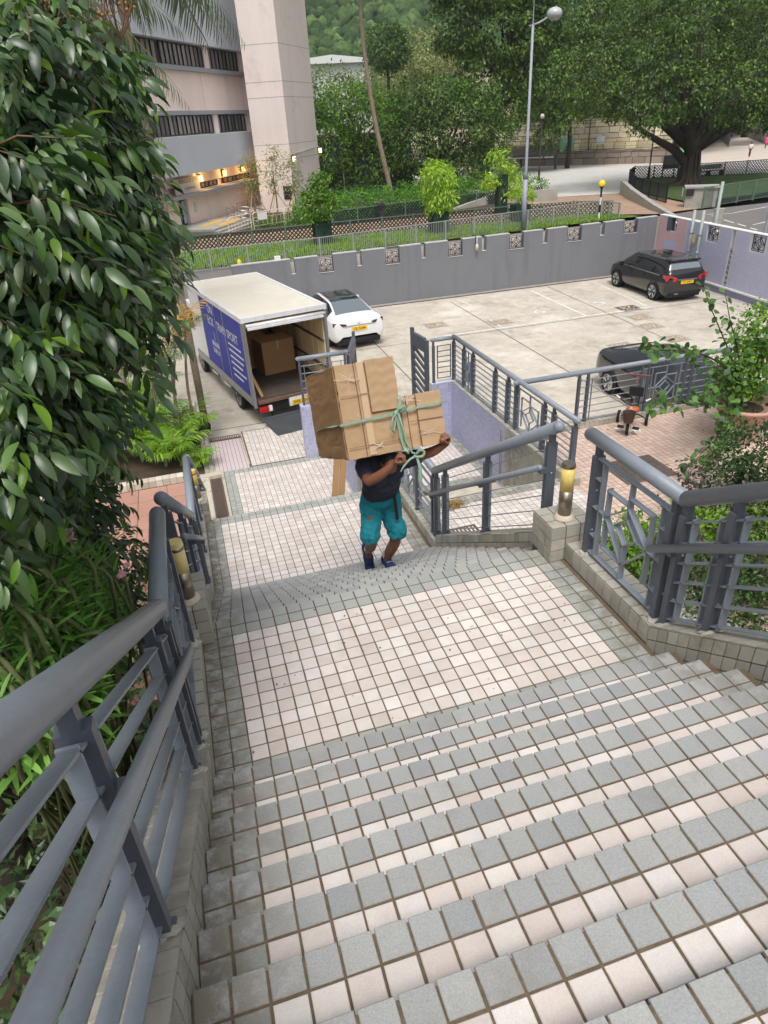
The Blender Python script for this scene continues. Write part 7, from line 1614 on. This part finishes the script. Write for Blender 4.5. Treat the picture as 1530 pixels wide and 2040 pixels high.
# ------------------------------------------------------------------ palms
def frond_parts(L, nl, lw, ll, arch, droop, fan=False):
    """returns leaflet matrices along an arching rachis in local space (y out, z up)"""
    T, M, W = [], [], []; pts = []
    for i in range(nl+1):
        t = i/nl; pts.append((0, L*t*(1-.12*t), arch*L*(t-.95*t*t*1.15)))
    for i in range(2, nl+1):
        t = i/nl; p = np.array(pts[i]); tg = np.array(pts[i])-np.array(pts[i-1]); tg /= np.linalg.norm(tg)
        for s in (-1, 1):
            f = tg*(.45+.5*t)+np.array([s*1.0, 0, .25-droop]); T.append(p); M.append((f, np.array([0, 0, 1.0])+tg*.2)); W.append(ll*math.sin(math.pi*min(.97, .22+.72*t))**.7)
    return pts, T, M, W
PALMG = mat('bright_palm_leaf', s2l(96, 152, 36), .4, col2=s2l(152, 186, 60), rnd=.2, trans=.3); PALMD = mat('grey_green_palm_leaf', s2l(86, 104, 74), .45, col2=s2l(120, 132, 96), rnd=.2, trans=.25); PALMY = mat('yellow_dying_palm_leaf', s2l(214, 158, 40), .6, col2=s2l(188, 150, 70), rnd=.1, trans=.3)
plv, plf = leaf_shape(1, .075, 3, .12, .35)
def palm(label, base, stems, nf, L, ll, m, height=0.0, trunk_r=.04, mixy=0, name='palm', group=None, nl=20, bent=None, arch=(.3, .7), lean=0):
    e = empty(name, base, label, 'palm', group); Ts, Ms, Rn = [], [], []; b = MB(); tb = MB(); Tys, Mys = [], []
    for s_ in range(stems):
        ox, oy = (wob(.5), wob(.5)) if stems > 1 else (0, 0); h = height*random.uniform(.75, 1.05)
        if h > .1: limb(tb, [(ox, oy, -.1), (ox+wob(.08), oy+wob(.08), h*.5), (ox+wob(.1)+lean*h, oy, h)], [trunk_r*1.2, trunk_r, trunk_r*.8], 8)
        for k in range(nf):
            a = k*2.4+random.random(); el = random.uniform(.5, 1.35) if k > 2 else 1.4; Lf = L*random.uniform(.75, 1.1)
            pts, T, M, W = frond_parts(Lf, nl, .02, ll, random.uniform(*arch), random.uniform(.1, .5))
            Rm = np.array(Matrix.Rotation(a, 3, 'Z')@Matrix.Rotation(el*.75-.1, 3, 'X')); o0 = np.array([ox+lean*h, oy, h])
            Pp = [tuple(Rm@np.array(p)+o0) for p in pts]; b.tube(Pp[::2], [max(.004, .012*(1-i/len(Pp[::2]))) for i in range(len(Pp[::2]))], 4, caps=False)
            f = np.array([Rm@x[0] for x in M]); u = np.array([Rm@x[1] for x in M]); u[:, 2] += .3; f[:, 2] -= .15
            mm = basis(f+rs.normal(size=f.shape)*.10, u)*np.array(W)[:, None, None]*1.0
            tt = np.array([Rm@x+o0 for x in T])
            if mixy and k < mixy: Tys.append(tt); Mys.append(mm)
            else: Ts.append(tt); Ms.append(mm)
    if len(tb.v): tb.build('trunk', BARKL, e, smooth=True)
    b.build('frond_stalks', mat('palm_stalk', s2l(120, 140, 60), .6), e, fix=False)['kind'] = 'stuff'
    o = scatter('fronds', plv, plf, np.concatenate(Ms), np.concatenate(Ts), m, e, smooth=True); o['kind'] = 'stuff'
    if Tys: o = scatter('dead_fronds', plv, plf, np.concatenate(Mys), np.concatenate(Tys), PALMY, e, smooth=True); o['kind'] = 'stuff'
    return e
g_ = 'palms in the bed below the railing'
palm('bright areca palm at the near edge of the palm bed', (-.75, 10.9, -3.45), 3, 9, 1.0, .34, PALMG, .25, group=g_)
palm('lush areca palm in the middle of the bed', (-1.5, 11.6, -3.45), 3, 9, 1.15, .36, PALMG, .5, group=g_)
palm('areca palm leaning over the drain by the dark bag', (-.45, 12.1, -3.45), 3, 9, 1.0, .34, PALMG, .3, group=g_)
palm('areca palm at the left end of the palm bed', (-2.6, 11.3, -3.45), 3, 9, 1.2, .36, PALMG, .4, group=g_)
palm('small fan of fresh palm shoots next to the ramp kerb', (-.35, 10.55, -3.45), 2, 8, .6, .30, PALMG, .05, group=g_, nl=12)
palm('taller palm clump behind the bed', (-1.4, 13.2, -3.5), 2, 8, 1.3, .4, PALMG, 1.1, group=g_)
palm('slim trunked palm with yellow dying fronds in front of the truck cab', (-.08, 12.1, -3.5), 2, 7, .95, .36, PALMD, 2.75, .035, mixy=3, group=g_, lean=.10)
palm('second slim palm crossing the truck side', (-.35, 12.0, -3.5), 2, 7, 1.0, .36, PALMD, 2.1, .035, mixy=1, group=g_, lean=.05)
palm('leafy palm filling the back of the bed', (-.9, 12.2, -3.45), 3, 9, 1.1, .36, PALMG, .9, group=g_)
def hung_palm(label, top, fronds, L, ll):
    # crown of a tall palm whose trunk rises left of the stairs; the fronds hang down
    e = empty('tall_palm', (top[0], top[1], -3.5), label, 'palm'); Ts, Ms = [], []; b = MB(); tb = MB(); h = top[2]+3.5
    limb(tb, [(0, 0, -.1), (.05, 0, h*.5), (0, 0, h)], [.10, .09, .08], 10); tb.build('trunk', BARKL, e, smooth=True)
    for az, el in fronds:
        pts, T, M, W = frond_parts(L*random.uniform(.9, 1.05), 40, .02, ll, .05, .55); Rm = np.array(Matrix.Rotation(az, 3, 'Z')@Matrix.Rotation(el, 3, 'X')); o0 = np.array([0, 0, h])
        P2 = [Rm@np.array(p)-np.array([0, 0, .30*L*(i/len(pts))**2]) for i, p in enumerate(pts)]; T2 = [Rm@x-np.array([0, 0, .30*L*((j//2+2)/40)**2]) for j, x in enumerate(T)]
        b.tube([tuple(p+o0) for p in P2[::3]], [.018*(1-.06*i) for i in range(len(P2[::3]))], 5, caps=False)
        f = np.array([Rm@x[0] for x in M]); f[:, 2] -= .9; u = np.array([Rm@x[1] for x in M]); Ms.append(basis(f+rs.normal(size=f.shape)*.08, u)*np.array(W)[:, None, None]); Ts.append(np.array(T2)+o0)
    b.build('frond_stalks', mat('palm_stalk', s2l(120, 140, 60), .6), e, fix=False)['kind'] = 'stuff'
    scatter('fronds', plv, plf, np.concatenate(Ms), np.concatenate(Ts), PALMD, e, smooth=True)['kind'] = 'stuff'
hung_palm('tall palm whose grey green fronds hang in at the top left corner', tuple(at_d(10, -120, 16.5)), [(R(a), R(e_)) for a, e_ in ((-20, 0), (-50, -20), (-80, -5), (-100, -30), (-130, 0), (-150, -25), (15, -10), (60, 5), (110, 0), (180, -15), (-70, -45), (-115, -50))], 3.4, .75)
hung_palm('second palm with dry brown green fronds above the glossy tree', tuple(at_d(190, -235, 18.0)), [(R(a), R(e_)) for a, e_ in ((-35, -12), (-60, -30), (-85, -5), (-100, -35), (-125, -10), (-10, -20), (60, 5), (120, 0), (175, -15), (-75, -30), (-45, -30))], 3.2, .75)
# ------------------------------------------------------------------ left lower terrace, bed and litter
TERR = mat('terracotta_slab', s2l(166, 124, 108), .8, col2=s2l(176, 136, 120), rnd=.05, var=[(1.2, .08), (30, .05)], bump=(40, .3), grime=[(s2l(150, 112, 96), 1.1, .55, .4)])
tt = empty('terracotta_terrace', (0, 0, 0), 'terracotta slab terrace below the left railing', 'terrace', kind='structure')
MB().box((-6, 3.2, -4), (-.225, 9.95, -3.52), r=.5).build('terrace_base', SOIL, tt)
b = MB(); tme = MB().box((-.295, -.295, -.02), (.295, .295, 0)).mesh('slab', TERR)
for i in range(9):
    for j in range(11): link('slab', tme, tt, (-.53-i*.6, 9.65-j*.6, -3.5+wob(.002)))
pk = empty('palm_bed_kerb', (0, 0, 0), 'pale tiled kerb between the terracotta terrace and the palm bed', 'kerb', kind='structure')
PALEK = mat('pale_kerb_tile', s2l(204, 196, 182), .8, col2=s2l(186, 176, 160), rnd=.1, var=[(3, .12)], grime=[(s2l(120, 104, 84), 4, .6, .6)])
MB().box((-4.5, 9.97, -3.9), (-.30, 10.18, -3.36), r=.5).build('kerb_core', GROUT, pk); tiled(pk, (-4.5, 9.96, -3.36), (4.2, 0, 0), (0, .22, 0), 28, 1, PALEK); tiled(pk, (-4.5, 9.97, -3.5), (4.2, 0, 0), (0, 0, .14), 28, 1, PALEK, single=False)
MB().box((.02, 10.14, -3.9), (.22, 12.6, -3.49), r=.5).build('side_kerb', GROUT, pk); tiled(pk, (.01, 10.2, -3.49), (.21, 0, 0), (0, 2.4, 0), 2, 22, KERB_TILE, single=False)
b = MB(); b.box((-6, 10.18, -4), (.02, 12.3, -3.48)); tag(b.build('palm_bed_soil', SOIL), 'dark soil of the palm bed', kind='structure')
b = MB(); b.box((-14, -12, -4.05), (-.22, 3.2, -3.55)); b.box((-14, 3.2, -4.05), (-6, 12.3, -3.55)); tag(b.build('left_bank_soil', SOIL), 'shaded soil under the trees on the left', kind='structure')
for i, bl_ in enumerate(([(-1.2, 4.2, -2.9, .6, .6, .5), (-.9, 5.6, -3.0, .45, .5, .4), (-1.8, 3.6, -2.6, .7, .6, .6)], [(-1.4, 2.0, -2.6, .8, .8, .7), (-.9, 1.2, -2.2, .5, .6, .6), (-2.4, 1.4, -2.2, .8, .8, .8)], [(-1.3, -.4, -1.6, .8, .8, .9), (-2.6, -.6, -1.2, .9, .9, .9), (-.9, -1.4, -1.2, .5, .7, .7)], [(-2.8, 6.5, -2.6, .9, .9, .8), (-3.8, 5.0, -2.2, 1, 1, 1)])):
    shrub(['dark undergrowth shrub beside the terracotta terrace', 'dark undergrowth shrub below the middle landing', 'shadowy undergrowth below the nearest railing', 'undergrowth at the left edge of the terrace'][i], bl_, 2600, GL, .13, z=-3.5, spread=.14, clump=8, shape=leaf_shape(1, .4, 2, .1, .3), group='undergrowth left of the stairs')
# litter and cloth seen through the leaves
PAPER = mat('crumpled_newsprint', s2l(206, 204, 204), .8, var=[(14, .35)]); CLOTH = mat('blue_cloth', s2l(72, 82, 150), .9, var=[(6, .15)])
def crumpled(name, c, s, m, label, cat, group=None, flat=.4):
    b = MB(); b.ball((0, 0, 0), 1, 9, 6); 
    for i, v in enumerate(b.v): q = Vector(v); k = 1+.55*noise.noise(q*2.3+Vector(c)); b.v[i] = (q.x*s[0]*k, q.y*s[1]*k, q.z*s[2]*k)
    return tag(b.build(name, m, None, loc=c), label, cat, group)
for i, (x, y, z) in enumerate(((-.55, 3.9, -3.42), (-.75, 3.5, -3.4), (-.9, 2.7, -3.42), (-.5, 4.6, -3.42))):
    crumpled('newspaper', (x, y, z), (.2, .16, .07), PAPER, ['crumpled newspaper glimpsed under the railing bend', 'second crumpled newspaper among the leaves', 'newspaper scrap deepest in the undergrowth', 'newspaper near the terracotta slabs'][i], 'newspaper', 'newspapers dropped below the railing')
crumpled('cloth', (-.42, 4.3, -3.25), (.16, .34, .2), CLOTH, 'blue cloth hanging over a box behind the left railing', 'cloth')
b = MB(); b.box((-.75, 4.4, -3.5), (-.4, 4.9, -3.1)); tag(b.build('wooden_box', PLY), 'pale wooden box next to the blue cloth', 'box')
bag = crumpled('bag', (.12, 12.75, -3.36), (.2, .16, .26), mat('dark_bag', s2l(30, 32, 40), .7, bump=(10, .6)), 'dark bundled bag left at the end of the palm bed', 'bag')
# dry leaves on the steps and kerb
DRY = mat('dry_orange_leaf', s2l(172, 112, 58), .7)
for i, (x, y, z, s_) in enumerate(((-.10, -2.15, None, .045), (-.14, -1.75, None, .035), (.20, -1.99, 2*H_+.01, .03), (.9, -.9, .012, .02), (-.07, -2.9, None, .04), (2.2, -1.62, H_+.01, .03))):
    z = kz(y)+.015 if z is None else z; v, f = leaf_shape(1, .5, 3, .3, .4); b = MB(); b.add([(p[0]*s_, p[1]*s_, p[2]*s_+.004) for p in v], f)
    o = b.build('dry_leaf', DRY, None, loc=(x, y, z)); o.rotation_euler = (wob(.3), wob(.3), random.random()*6); tag(o, ['largest dry orange leaf on the left kerb', 'small dry leaf higher on the left kerb', 'dry leaf on the grey edge of the second step', 'tiny leaf fragment on the landing', 'dry leaf caught beside the near post', 'curled leaf on the right of the first step'][i], 'leaf', 'dry leaves on the steps')
for i, (x, y, z, s_) in enumerate(((.07, -2.42, 4*H_, .018), (.13, -2.9, 6*H_, .016), (.05, -3.15, 7*H_, .02), (.31, -2.17, 3*H_, .010), (.9, -3.0, 6*H_, .012), (1.9, -.5, 0, .012))):
    b = MB(); b.lathe([(s_, .0005), (s_*.8, .002), (.001, .003)], n=8)
    for k in range(len(b.v)): v = b.v[k]; q_ = 1+.5*math.sin(k*1.9+i); b.v[k] = (v[0]*q_*1.4, v[1]*q_*.7, v[2])
    o = b.build('bird_dropping', CEM, None, loc=(x, y-.02, z+.001)); o.rotation_euler = (0, 0, i*1.3); tag(o, ['white splash on the grey tiles of the fourth step', 'white splash by the left end of a lower left step', 'curved white mark on the near left step', 'tiny white fleck on a grey tile at the left', 'white fleck mid stair', 'white fleck on the middle landing'][i], 'splash', 'white splashes on the steps')  # light-coloured bird droppings on the tiles
# ------------------------------------------------------------------ right-hand bed
b = MB(); b.box((6.9, -2.5, -2.6), (16, 2.6, -2.16)); tag(b.build('bed_soil', mat('leaf_litter', s2l(116, 94, 62), .95, var=[(9, .4), (2, .2)], bump=(20, 1), grime=[(s2l(170, 140, 60), 11, .66, .7)])), 'brown leaf litter of the planting bed right of the stairs', kind='structure')
b = MB(); b.box((3.21, -5, -2.6), (5.6, -.6, -2.0)); tag(b.build('stair_side_soil', MATS['leaf_litter']), 'narrow soil strip along the stair wall', kind='structure')
ROUND = leafmat('round_shrub_leaf', (34, 62, 26), (70, 104, 40)); PURP = mat('purple_grey_leaf', s2l(64, 66, 58), .6, col2=s2l(104, 92, 88), rnd=.2, trans=.15); LIME = leafmat('lime_leaf', (84, 132, 30), (130, 168, 50), tr=.35)
def SH(label, px, n, m, size, **k):
    bl_ = []
    for (x, y, z, r) in px:
        p = CAM+ray(x, y)*((z-CAM[2])/ray(x, y)[2]); bl_.append((p[0], p[1], p[2], r, r, r*k.get('fl', .9)))
    k.pop('fl', 0); return shrub(label, bl_, n, m, size, z=-2.3, group='shrubs in the right bed', **k)
SS = leaf_shape(1, .5, 2, .1, .2)
SH('dense dark green rounded shrub at the right edge of the terrace', [(1500, 905, -1.5, .55), (1560, 930, -1.5, .6), (1470, 970, -1.7, .45), (1540, 1010, -1.8, .5)], 7000, ROUND, .075, spread=.09, clump=9)
SH('sparse purple leaved shrub nearest the bend of the right railing', [(1400, 945, -1.6, .30), (1380, 990, -1.75, .30), (1420, 1000, -1.9, .32), (1360, 960, -1.6, .16), (1430, 1020, -2.0, .3)], 1300, PURP, .075, spread=.12, clump=5, surf=.3)
SH('purple shrub mixed into the dark rounded one', [(1490, 990, -1.6, .3), (1440, 1010, -1.8, .28), (1500, 1040, -1.9, .32)], 900, PURP, .075, spread=.12, clump=5, surf=.3)
SH('lime green low shrub seen through the diamond panel', [(1250, 1075, -1.9, .34), (1275, 1100, -1.95, .34), (1240, 1110, -2.0, .3), (1300, 1080, -2.0, .25)], 3000, LIME, .085, spread=.1, clump=8, shape=SS)
SH('low light green shrub behind the first bars right of the bend', [(1390, 1060, -1.9, .35), (1440, 1070, -1.95, .35), (1350, 1065, -1.95, .3), (1520, 1060, -1.95, .35)], 3200, LIME, .085, spread=.12, clump=7, shape=SS)
SH('low dark mixed shrub under the right handrail', [(1300, 1140, -2.0, .25), (1380, 1160, -2.05, .35), (1450, 1190, -2.05, .4), (1530, 1150, -2.0, .4), (1530, 1220, -2.1, .35)], 4200, ROUND, .08, spread=.14, clump=6, surf=.4)
SH('dark reddish ground shrub beside the kerb', [(1400, 1110, -2.0, .35), (1340, 1120, -2.05, .3), (1490, 1120, -2.0, .35)], 1500, PURP, .08, spread=.14, clump=6, surf=.4)
# pots with climbing plant
def gpr(x, y, z=R2Z): q = ray(x, y); t = (z-CAM[2])/q[2]; p = CAM+q*t; return Vector(tuple(p))
pp = gpr(1470, 872); pot = empty('flower_pot', pp, 'wide pink terracotta bowl pot on the terrace', 'pot'); PINKP = mat('pink_terracotta', s2l(190, 148, 134), .7, var=[(4, .08)])
MB().lathe([(.26, 0), (.28, .04), (.30, .22), (.42, .46), (.50, .62), (.56, .64), (.56, .70), (.50, .70), (.47, .62), (.001, .60)], n=28).build('bowl', PINKP, pot, smooth=True); MB().lathe([(.47, .60), (.001, .64)], n=16).build('soil', SOIL, pot)
p2 = gpr(1512, 846); p2o = empty('plant_tub', p2, 'green grey plastic tub with a white label behind the pink bowl', 'tub'); MB().lathe([(.26, 0), (.33, .62), (.36, .64), (.36, .68), (.31, .68), (.001, .62)], n=24).build('tub', mat('green_grey_tub', s2l(70, 92, 88), .6), p2o, smooth=True); MB().lathe([(.318, .42), (.326, .52)], n=24).build('label_band', mat('pale_label', s2l(186, 194, 190), .6), p2o, smooth=True)
VINE = mat('heart_vine_leaf', s2l(46, 84, 36), .5, col2=s2l(96, 136, 56), rnd=.2, trans=.25); hv, hf = leaf_shape(1, .82, 4, .08, .2)
cp_ = empty('climbing_plant', pp+Vector((0, 0, .6)), 'straggling heart leaved plant growing from the pots with two tall bare twigs', 'plant'); O = np.array(cp_.location)
def ppt(x, y, Yw): q = ray(x, y); t = (Yw-CAM[1])/q[1]; return CAM+q*t-O
b = MB(); LT, LM_ = [], []; YW = pp.y
branches = [[(1485, 790), (1460, 720), (1440, 670), (1415, 610), (1400, 565)], [(1480, 780), (1470, 700), (1455, 640), (1445, 585)], [(1480, 760), (1420, 715), (1370, 700), (1320, 698), (1280, 695)], [(1480, 790), (1430, 800), (1380, 805), (1330, 800), (1300, 803)],
            [(1500, 760), (1450, 820), (1430, 870), (1400, 900), (1370, 940)], [(1490, 800), (1445, 850), (1440, 890), (1400, 930)], [(1500, 740), (1520, 690), (1530, 650)], [(1530, 830), (1490, 832), (1470, 838)], [(1480, 760), (1440, 740), (1420, 770), (1400, 800)]]
for k, br in enumerate(branches):
    P_ = crom(np.array([ppt(x, y, YW-.1-.25*i*(1 if k in (2, 3, 4, 5, 8) else .05)) for i, (x, y) in enumerate(br)]), 7); b.tube([tuple(p) for p in P_], [max(.005, .018*(1-.8*i/len(P_))) for i in range(len(P_))], 5)
    for i, p in enumerate(P_[2:]):
        for r_ in range(1 if k < 2 else 3):
            LT.append(p+rs.normal(size=3)*(.03 if k < 2 else .09)); f = rs.normal(size=3); f[2] -= .3; LM_.append((f, np.array([wob(.4), -.5, 1.0]), random.uniform(.08, .15) if k >= 2 else random.uniform(.11, .15)))
for i in range(280):
    c = ppt(random.gauss(1485, 30), random.gauss(735, 40), YW+wob(.45)); LT.append(c); f = rs.normal(size=3); f[2] -= .2; LM_.append((f, np.array([wob(.4), -.4, 1.0]), random.uniform(.07, .13)))
LT = np.array(LT); MM = basis(np.array([m_[0] for m_ in LM_]), np.array([m_[1] for m_ in LM_]))*np.array([m_[2] for m_ in LM_])[:, None, None]
b.build('stem', mat('dark_vine_stem', s2l(70, 52, 44), .8), cp_, smooth=True)
vme = np_mesh('leaf', np.array(hv), np.array(hf), VINE, smooth=True)
for i in range(min(250, len(LT))): o = link('leaf', vme, cp_); o.matrix_basis = Matrix.Translation(LT[i])@Matrix([list(r_) for r_ in MM[i]]).to_4x4()
scatter('foliage', hv, hf, MM[250:], LT[250:], VINE, cp_, smooth=True)['kind'] = 'stuff'
shrub('bright lime potted shrub standing in the pink bowl', [(pp.x+.05, pp.y+.1, pp.z+1.3, .5, .5, .45), (pp.x+.5, pp.y+.3, pp.z+1.9, .55, .5, .4), (pp.x-.3, pp.y, pp.z+1.2, .3, .3, .3)], 4200, LIME, .085, z=pp.z+.62, spread=.12, clump=9, group='potted shrubs')
# ------------------------------------------------------------------ tricycle
q0, q1 = gpr(1247, 866), gpr(1268, 845)
tc = empty('tricycle', (8.22, 6.36, R2Z), 'child\'s tricycle with dark basket, orange seat frame and white wheels on the red terrace', 'tricycle', rotz=R(-43))
def twheel(x, y, r, nm='wheel'):
    e = empty(nm, (x, y, r)); e.parent = tc; M = Matrix.Rotation(R(90), 4, 'Y')
    MB().lathe([(r*.8, -.03), (r, -.026), (r, .026), (r*.8, .03)], n=22, M=M).build('tyre', RUBBER, e, smooth=True); MB().lathe([(.001, -.034), (r*.3, -.04), (r*.82, -.031), (r*.82, .031), (r*.3, .04), (.001, .034)], n=22, M=M).build('rim', mat('white_plastic', s2l(222, 216, 204), .5), e, smooth=False); MB().lathe([(.001, -.05), (.025, -.048), (.03, .048), (.001, .05)], n=8, M=M).build('hub', CHROME, e)
twheel(0, -.28, .15); twheel(-.27, .30, .12); twheel(.27, .30, .12)
ORG = mat('orange_frame', s2l(196, 98, 52), .5)
b = MB(); b.tube([(0, -.24, .42), (0, 0, .28), (0, .30, .24)], .028, 10); b.tube([(-.25, .30, .12), (-.1, .30, .2), (.1, .30, .2), (.25, .30, .12)], .014, 8); b.build('frame', BLACK, tc, smooth=True)
b = MB(); b.tube([(-.05, -.28, .15), (-.05, -.25, .36), (0, -.23, .56)], .014, 8); b.tube([(.05, -.28, .15), (.05, -.25, .36), (0, -.23, .56)], .014, 8); b.build('fork', mat('cream_fork', s2l(214, 204, 186), .5), tc)
MB().tube([(-.24, -.12, .66), (-.12, -.2, .60), (0, -.23, .57), (.12, -.2, .60), (.24, -.12, .66)], .013, 8).build('handlebar', BLACK, tc, smooth=True)
for s_ in (-1, 1): MB().tube([(s_*.23, -.13, .655), (s_*.31, -.07, .68)], .018, 8).build('grip', mat('cream_grip', s2l(224, 214, 196), .5), tc); MB().box((s_*.08, -.32, .13), (s_*.2, -.22, .15)).build('pedal', BLACK, tc)
b = MB(); b.lathe([(.085, .30), (.12, .50), (.125, .51), (.11, .50), (.075, .32), (.001, .31)], c=(0, -.40, .0), n=16); b.build('basket', mat('brown_wicker', s2l(78, 60, 50), .8, var=[(60, .3)], bump=(90, 1)), tc)
MB().lathe([(.001, .36), (.11, .34), (.13, .37), (.10, .41), (.001, .42)], c=(0, .10, 0), n=16).build('saddle', ORG, tc, smooth=True)
MB().box((-.13, .27, .58), (.13, .31, .76)).build('backrest', BLACK, tc)
for x in (-.07, .07): MB().tube([(x, .2, .36), (x, .3, .42), (x, .3, .6)], .011, 6).build('backrest_post', BLACK, tc)
b = MB(); b.tube([(0, .33, .4), (0, .42, .95)], .01, 6); b.tube([(-.22, .42, .96), (.22, .42, .96)], .016, 8); b.build('push_handle', mat('reddish_grip', s2l(130, 74, 66), .6), tc)
b = MB(); p = gpr(1232, 853); b.box((p.x-.09, p.y-.03, p.z), (p.x+.09, p.y+.03, p.z+.01)); tag(b.build('white_card', WHITE), 'white strip of card lying left of the tricycle', 'card'); b = MB(); p = gpr(1267, 859); b.box((p.x-.08, p.y-.05, p.z), (p.x+.08, p.y+.05, p.z+.03)); tag(b.build('white_box', WHITE), 'small white box lying right of the tricycle front wheel', 'box')
# terrace cover, small drain, dried fronds
p = gpr(1272, 935); t = empty('manhole_cover', (p.x, p.y, R2Z+.001), 'dark patterned cover in the red terrace behind the diamond panel', 'manhole cover'); MB().box((-.5, -.42, -.02), (.5, .42, .008)).build('rim', IRON, t); MB().box((-.42, -.34, 0), (.42, .34, .013)).build('lid', mat('dark_stone_lid', s2l(92, 82, 74), .8, var=[(14, .4)]), t)
p = gpr(925, 1058); grating('drain_grate', 'small rusty drain grate just behind the lower railing', p.x-.22, p.x+.22, p.y-.12, p.y+.12, R2Z+.004, 'y', .06)
p = gpr(905, 1010); b = MB()
for i in range(60): a = random.random()*6.28; b.bar((wob(.16), wob(.1), .01+random.random()*.1), (wob(.16)+.12*math.cos(a), wob(.1)+.12*math.sin(a), .01+random.random()*.08), .012, .004)
o = b.build('dried_frond', mat('golden_dry_leaf', s2l(150, 122, 70), .8, rnd=.3), None, loc=(p.x, p.y, R2Z), fix=False); tag(o, 'heap of golden dried leaves behind the lower right railing', 'dried leaves'); o['kind'] = 'thing'
# scattered leaf litter
b = MB()
for i in range(160):
    x, y, z = random.choice([(random.uniform(0, 2.9), random.uniform(-1.2, .1), .006), (random.uniform(3, 20), random.uniform(8, 23), LOTZ+.012), (random.uniform(6.2, 12), random.uniform(2.8, 6.6), R2Z+.006), (random.uniform(0, 2.9), random.uniform(3.4, 5.1), L2Z+.006)])
    s_ = random.uniform(.005, .018) if y < 6 else random.uniform(.02, .05); a = random.random()*6.28; b.add([(x, y, z), (x+s_*math.cos(a), y+s_*math.sin(a), z+s_*.2), (x+s_*1.4*math.cos(a+.5), y+s_*1.4*math.sin(a+.5), z), (x+s_*.8*math.cos(a+1), y+s_*.8*math.sin(a+1), z+s_*.2)], [(0, 1, 2, 3)])
o = b.build('leaf_litter', mat('brown_crumbs', s2l(112, 86, 58), .9, rnd=.3), None, fix=False); tag(o, 'tiny leaf crumbs scattered over the floors', 'leaf litter', kind='stuff')
# ------------------------------------------------------------------ humid air
hz_ = MB(); hz_.box((-860, -280, -5.2), (1400, 900, 200)); hm = bpy.data.materials.new('humid_air'); hm.use_nodes = True; N = hm.node_tree.nodes; N.clear(); om = N.new('ShaderNodeOutputMaterial'); pv_ = N.new('ShaderNodeVolumePrincipled')
pv_.inputs['Color'].default_value = (.86, .92, 1, 1); pv_.inputs['Density'].default_value = .00028; pv_.inputs['Anisotropy'].default_value = .2; hm.node_tree.links.new(pv_.outputs[0], om.inputs['Volume'])
ho = hz_.build('haze', hm); ho['kind'] = 'stuff'; ho['label'] = 'thin humid haze in the air'
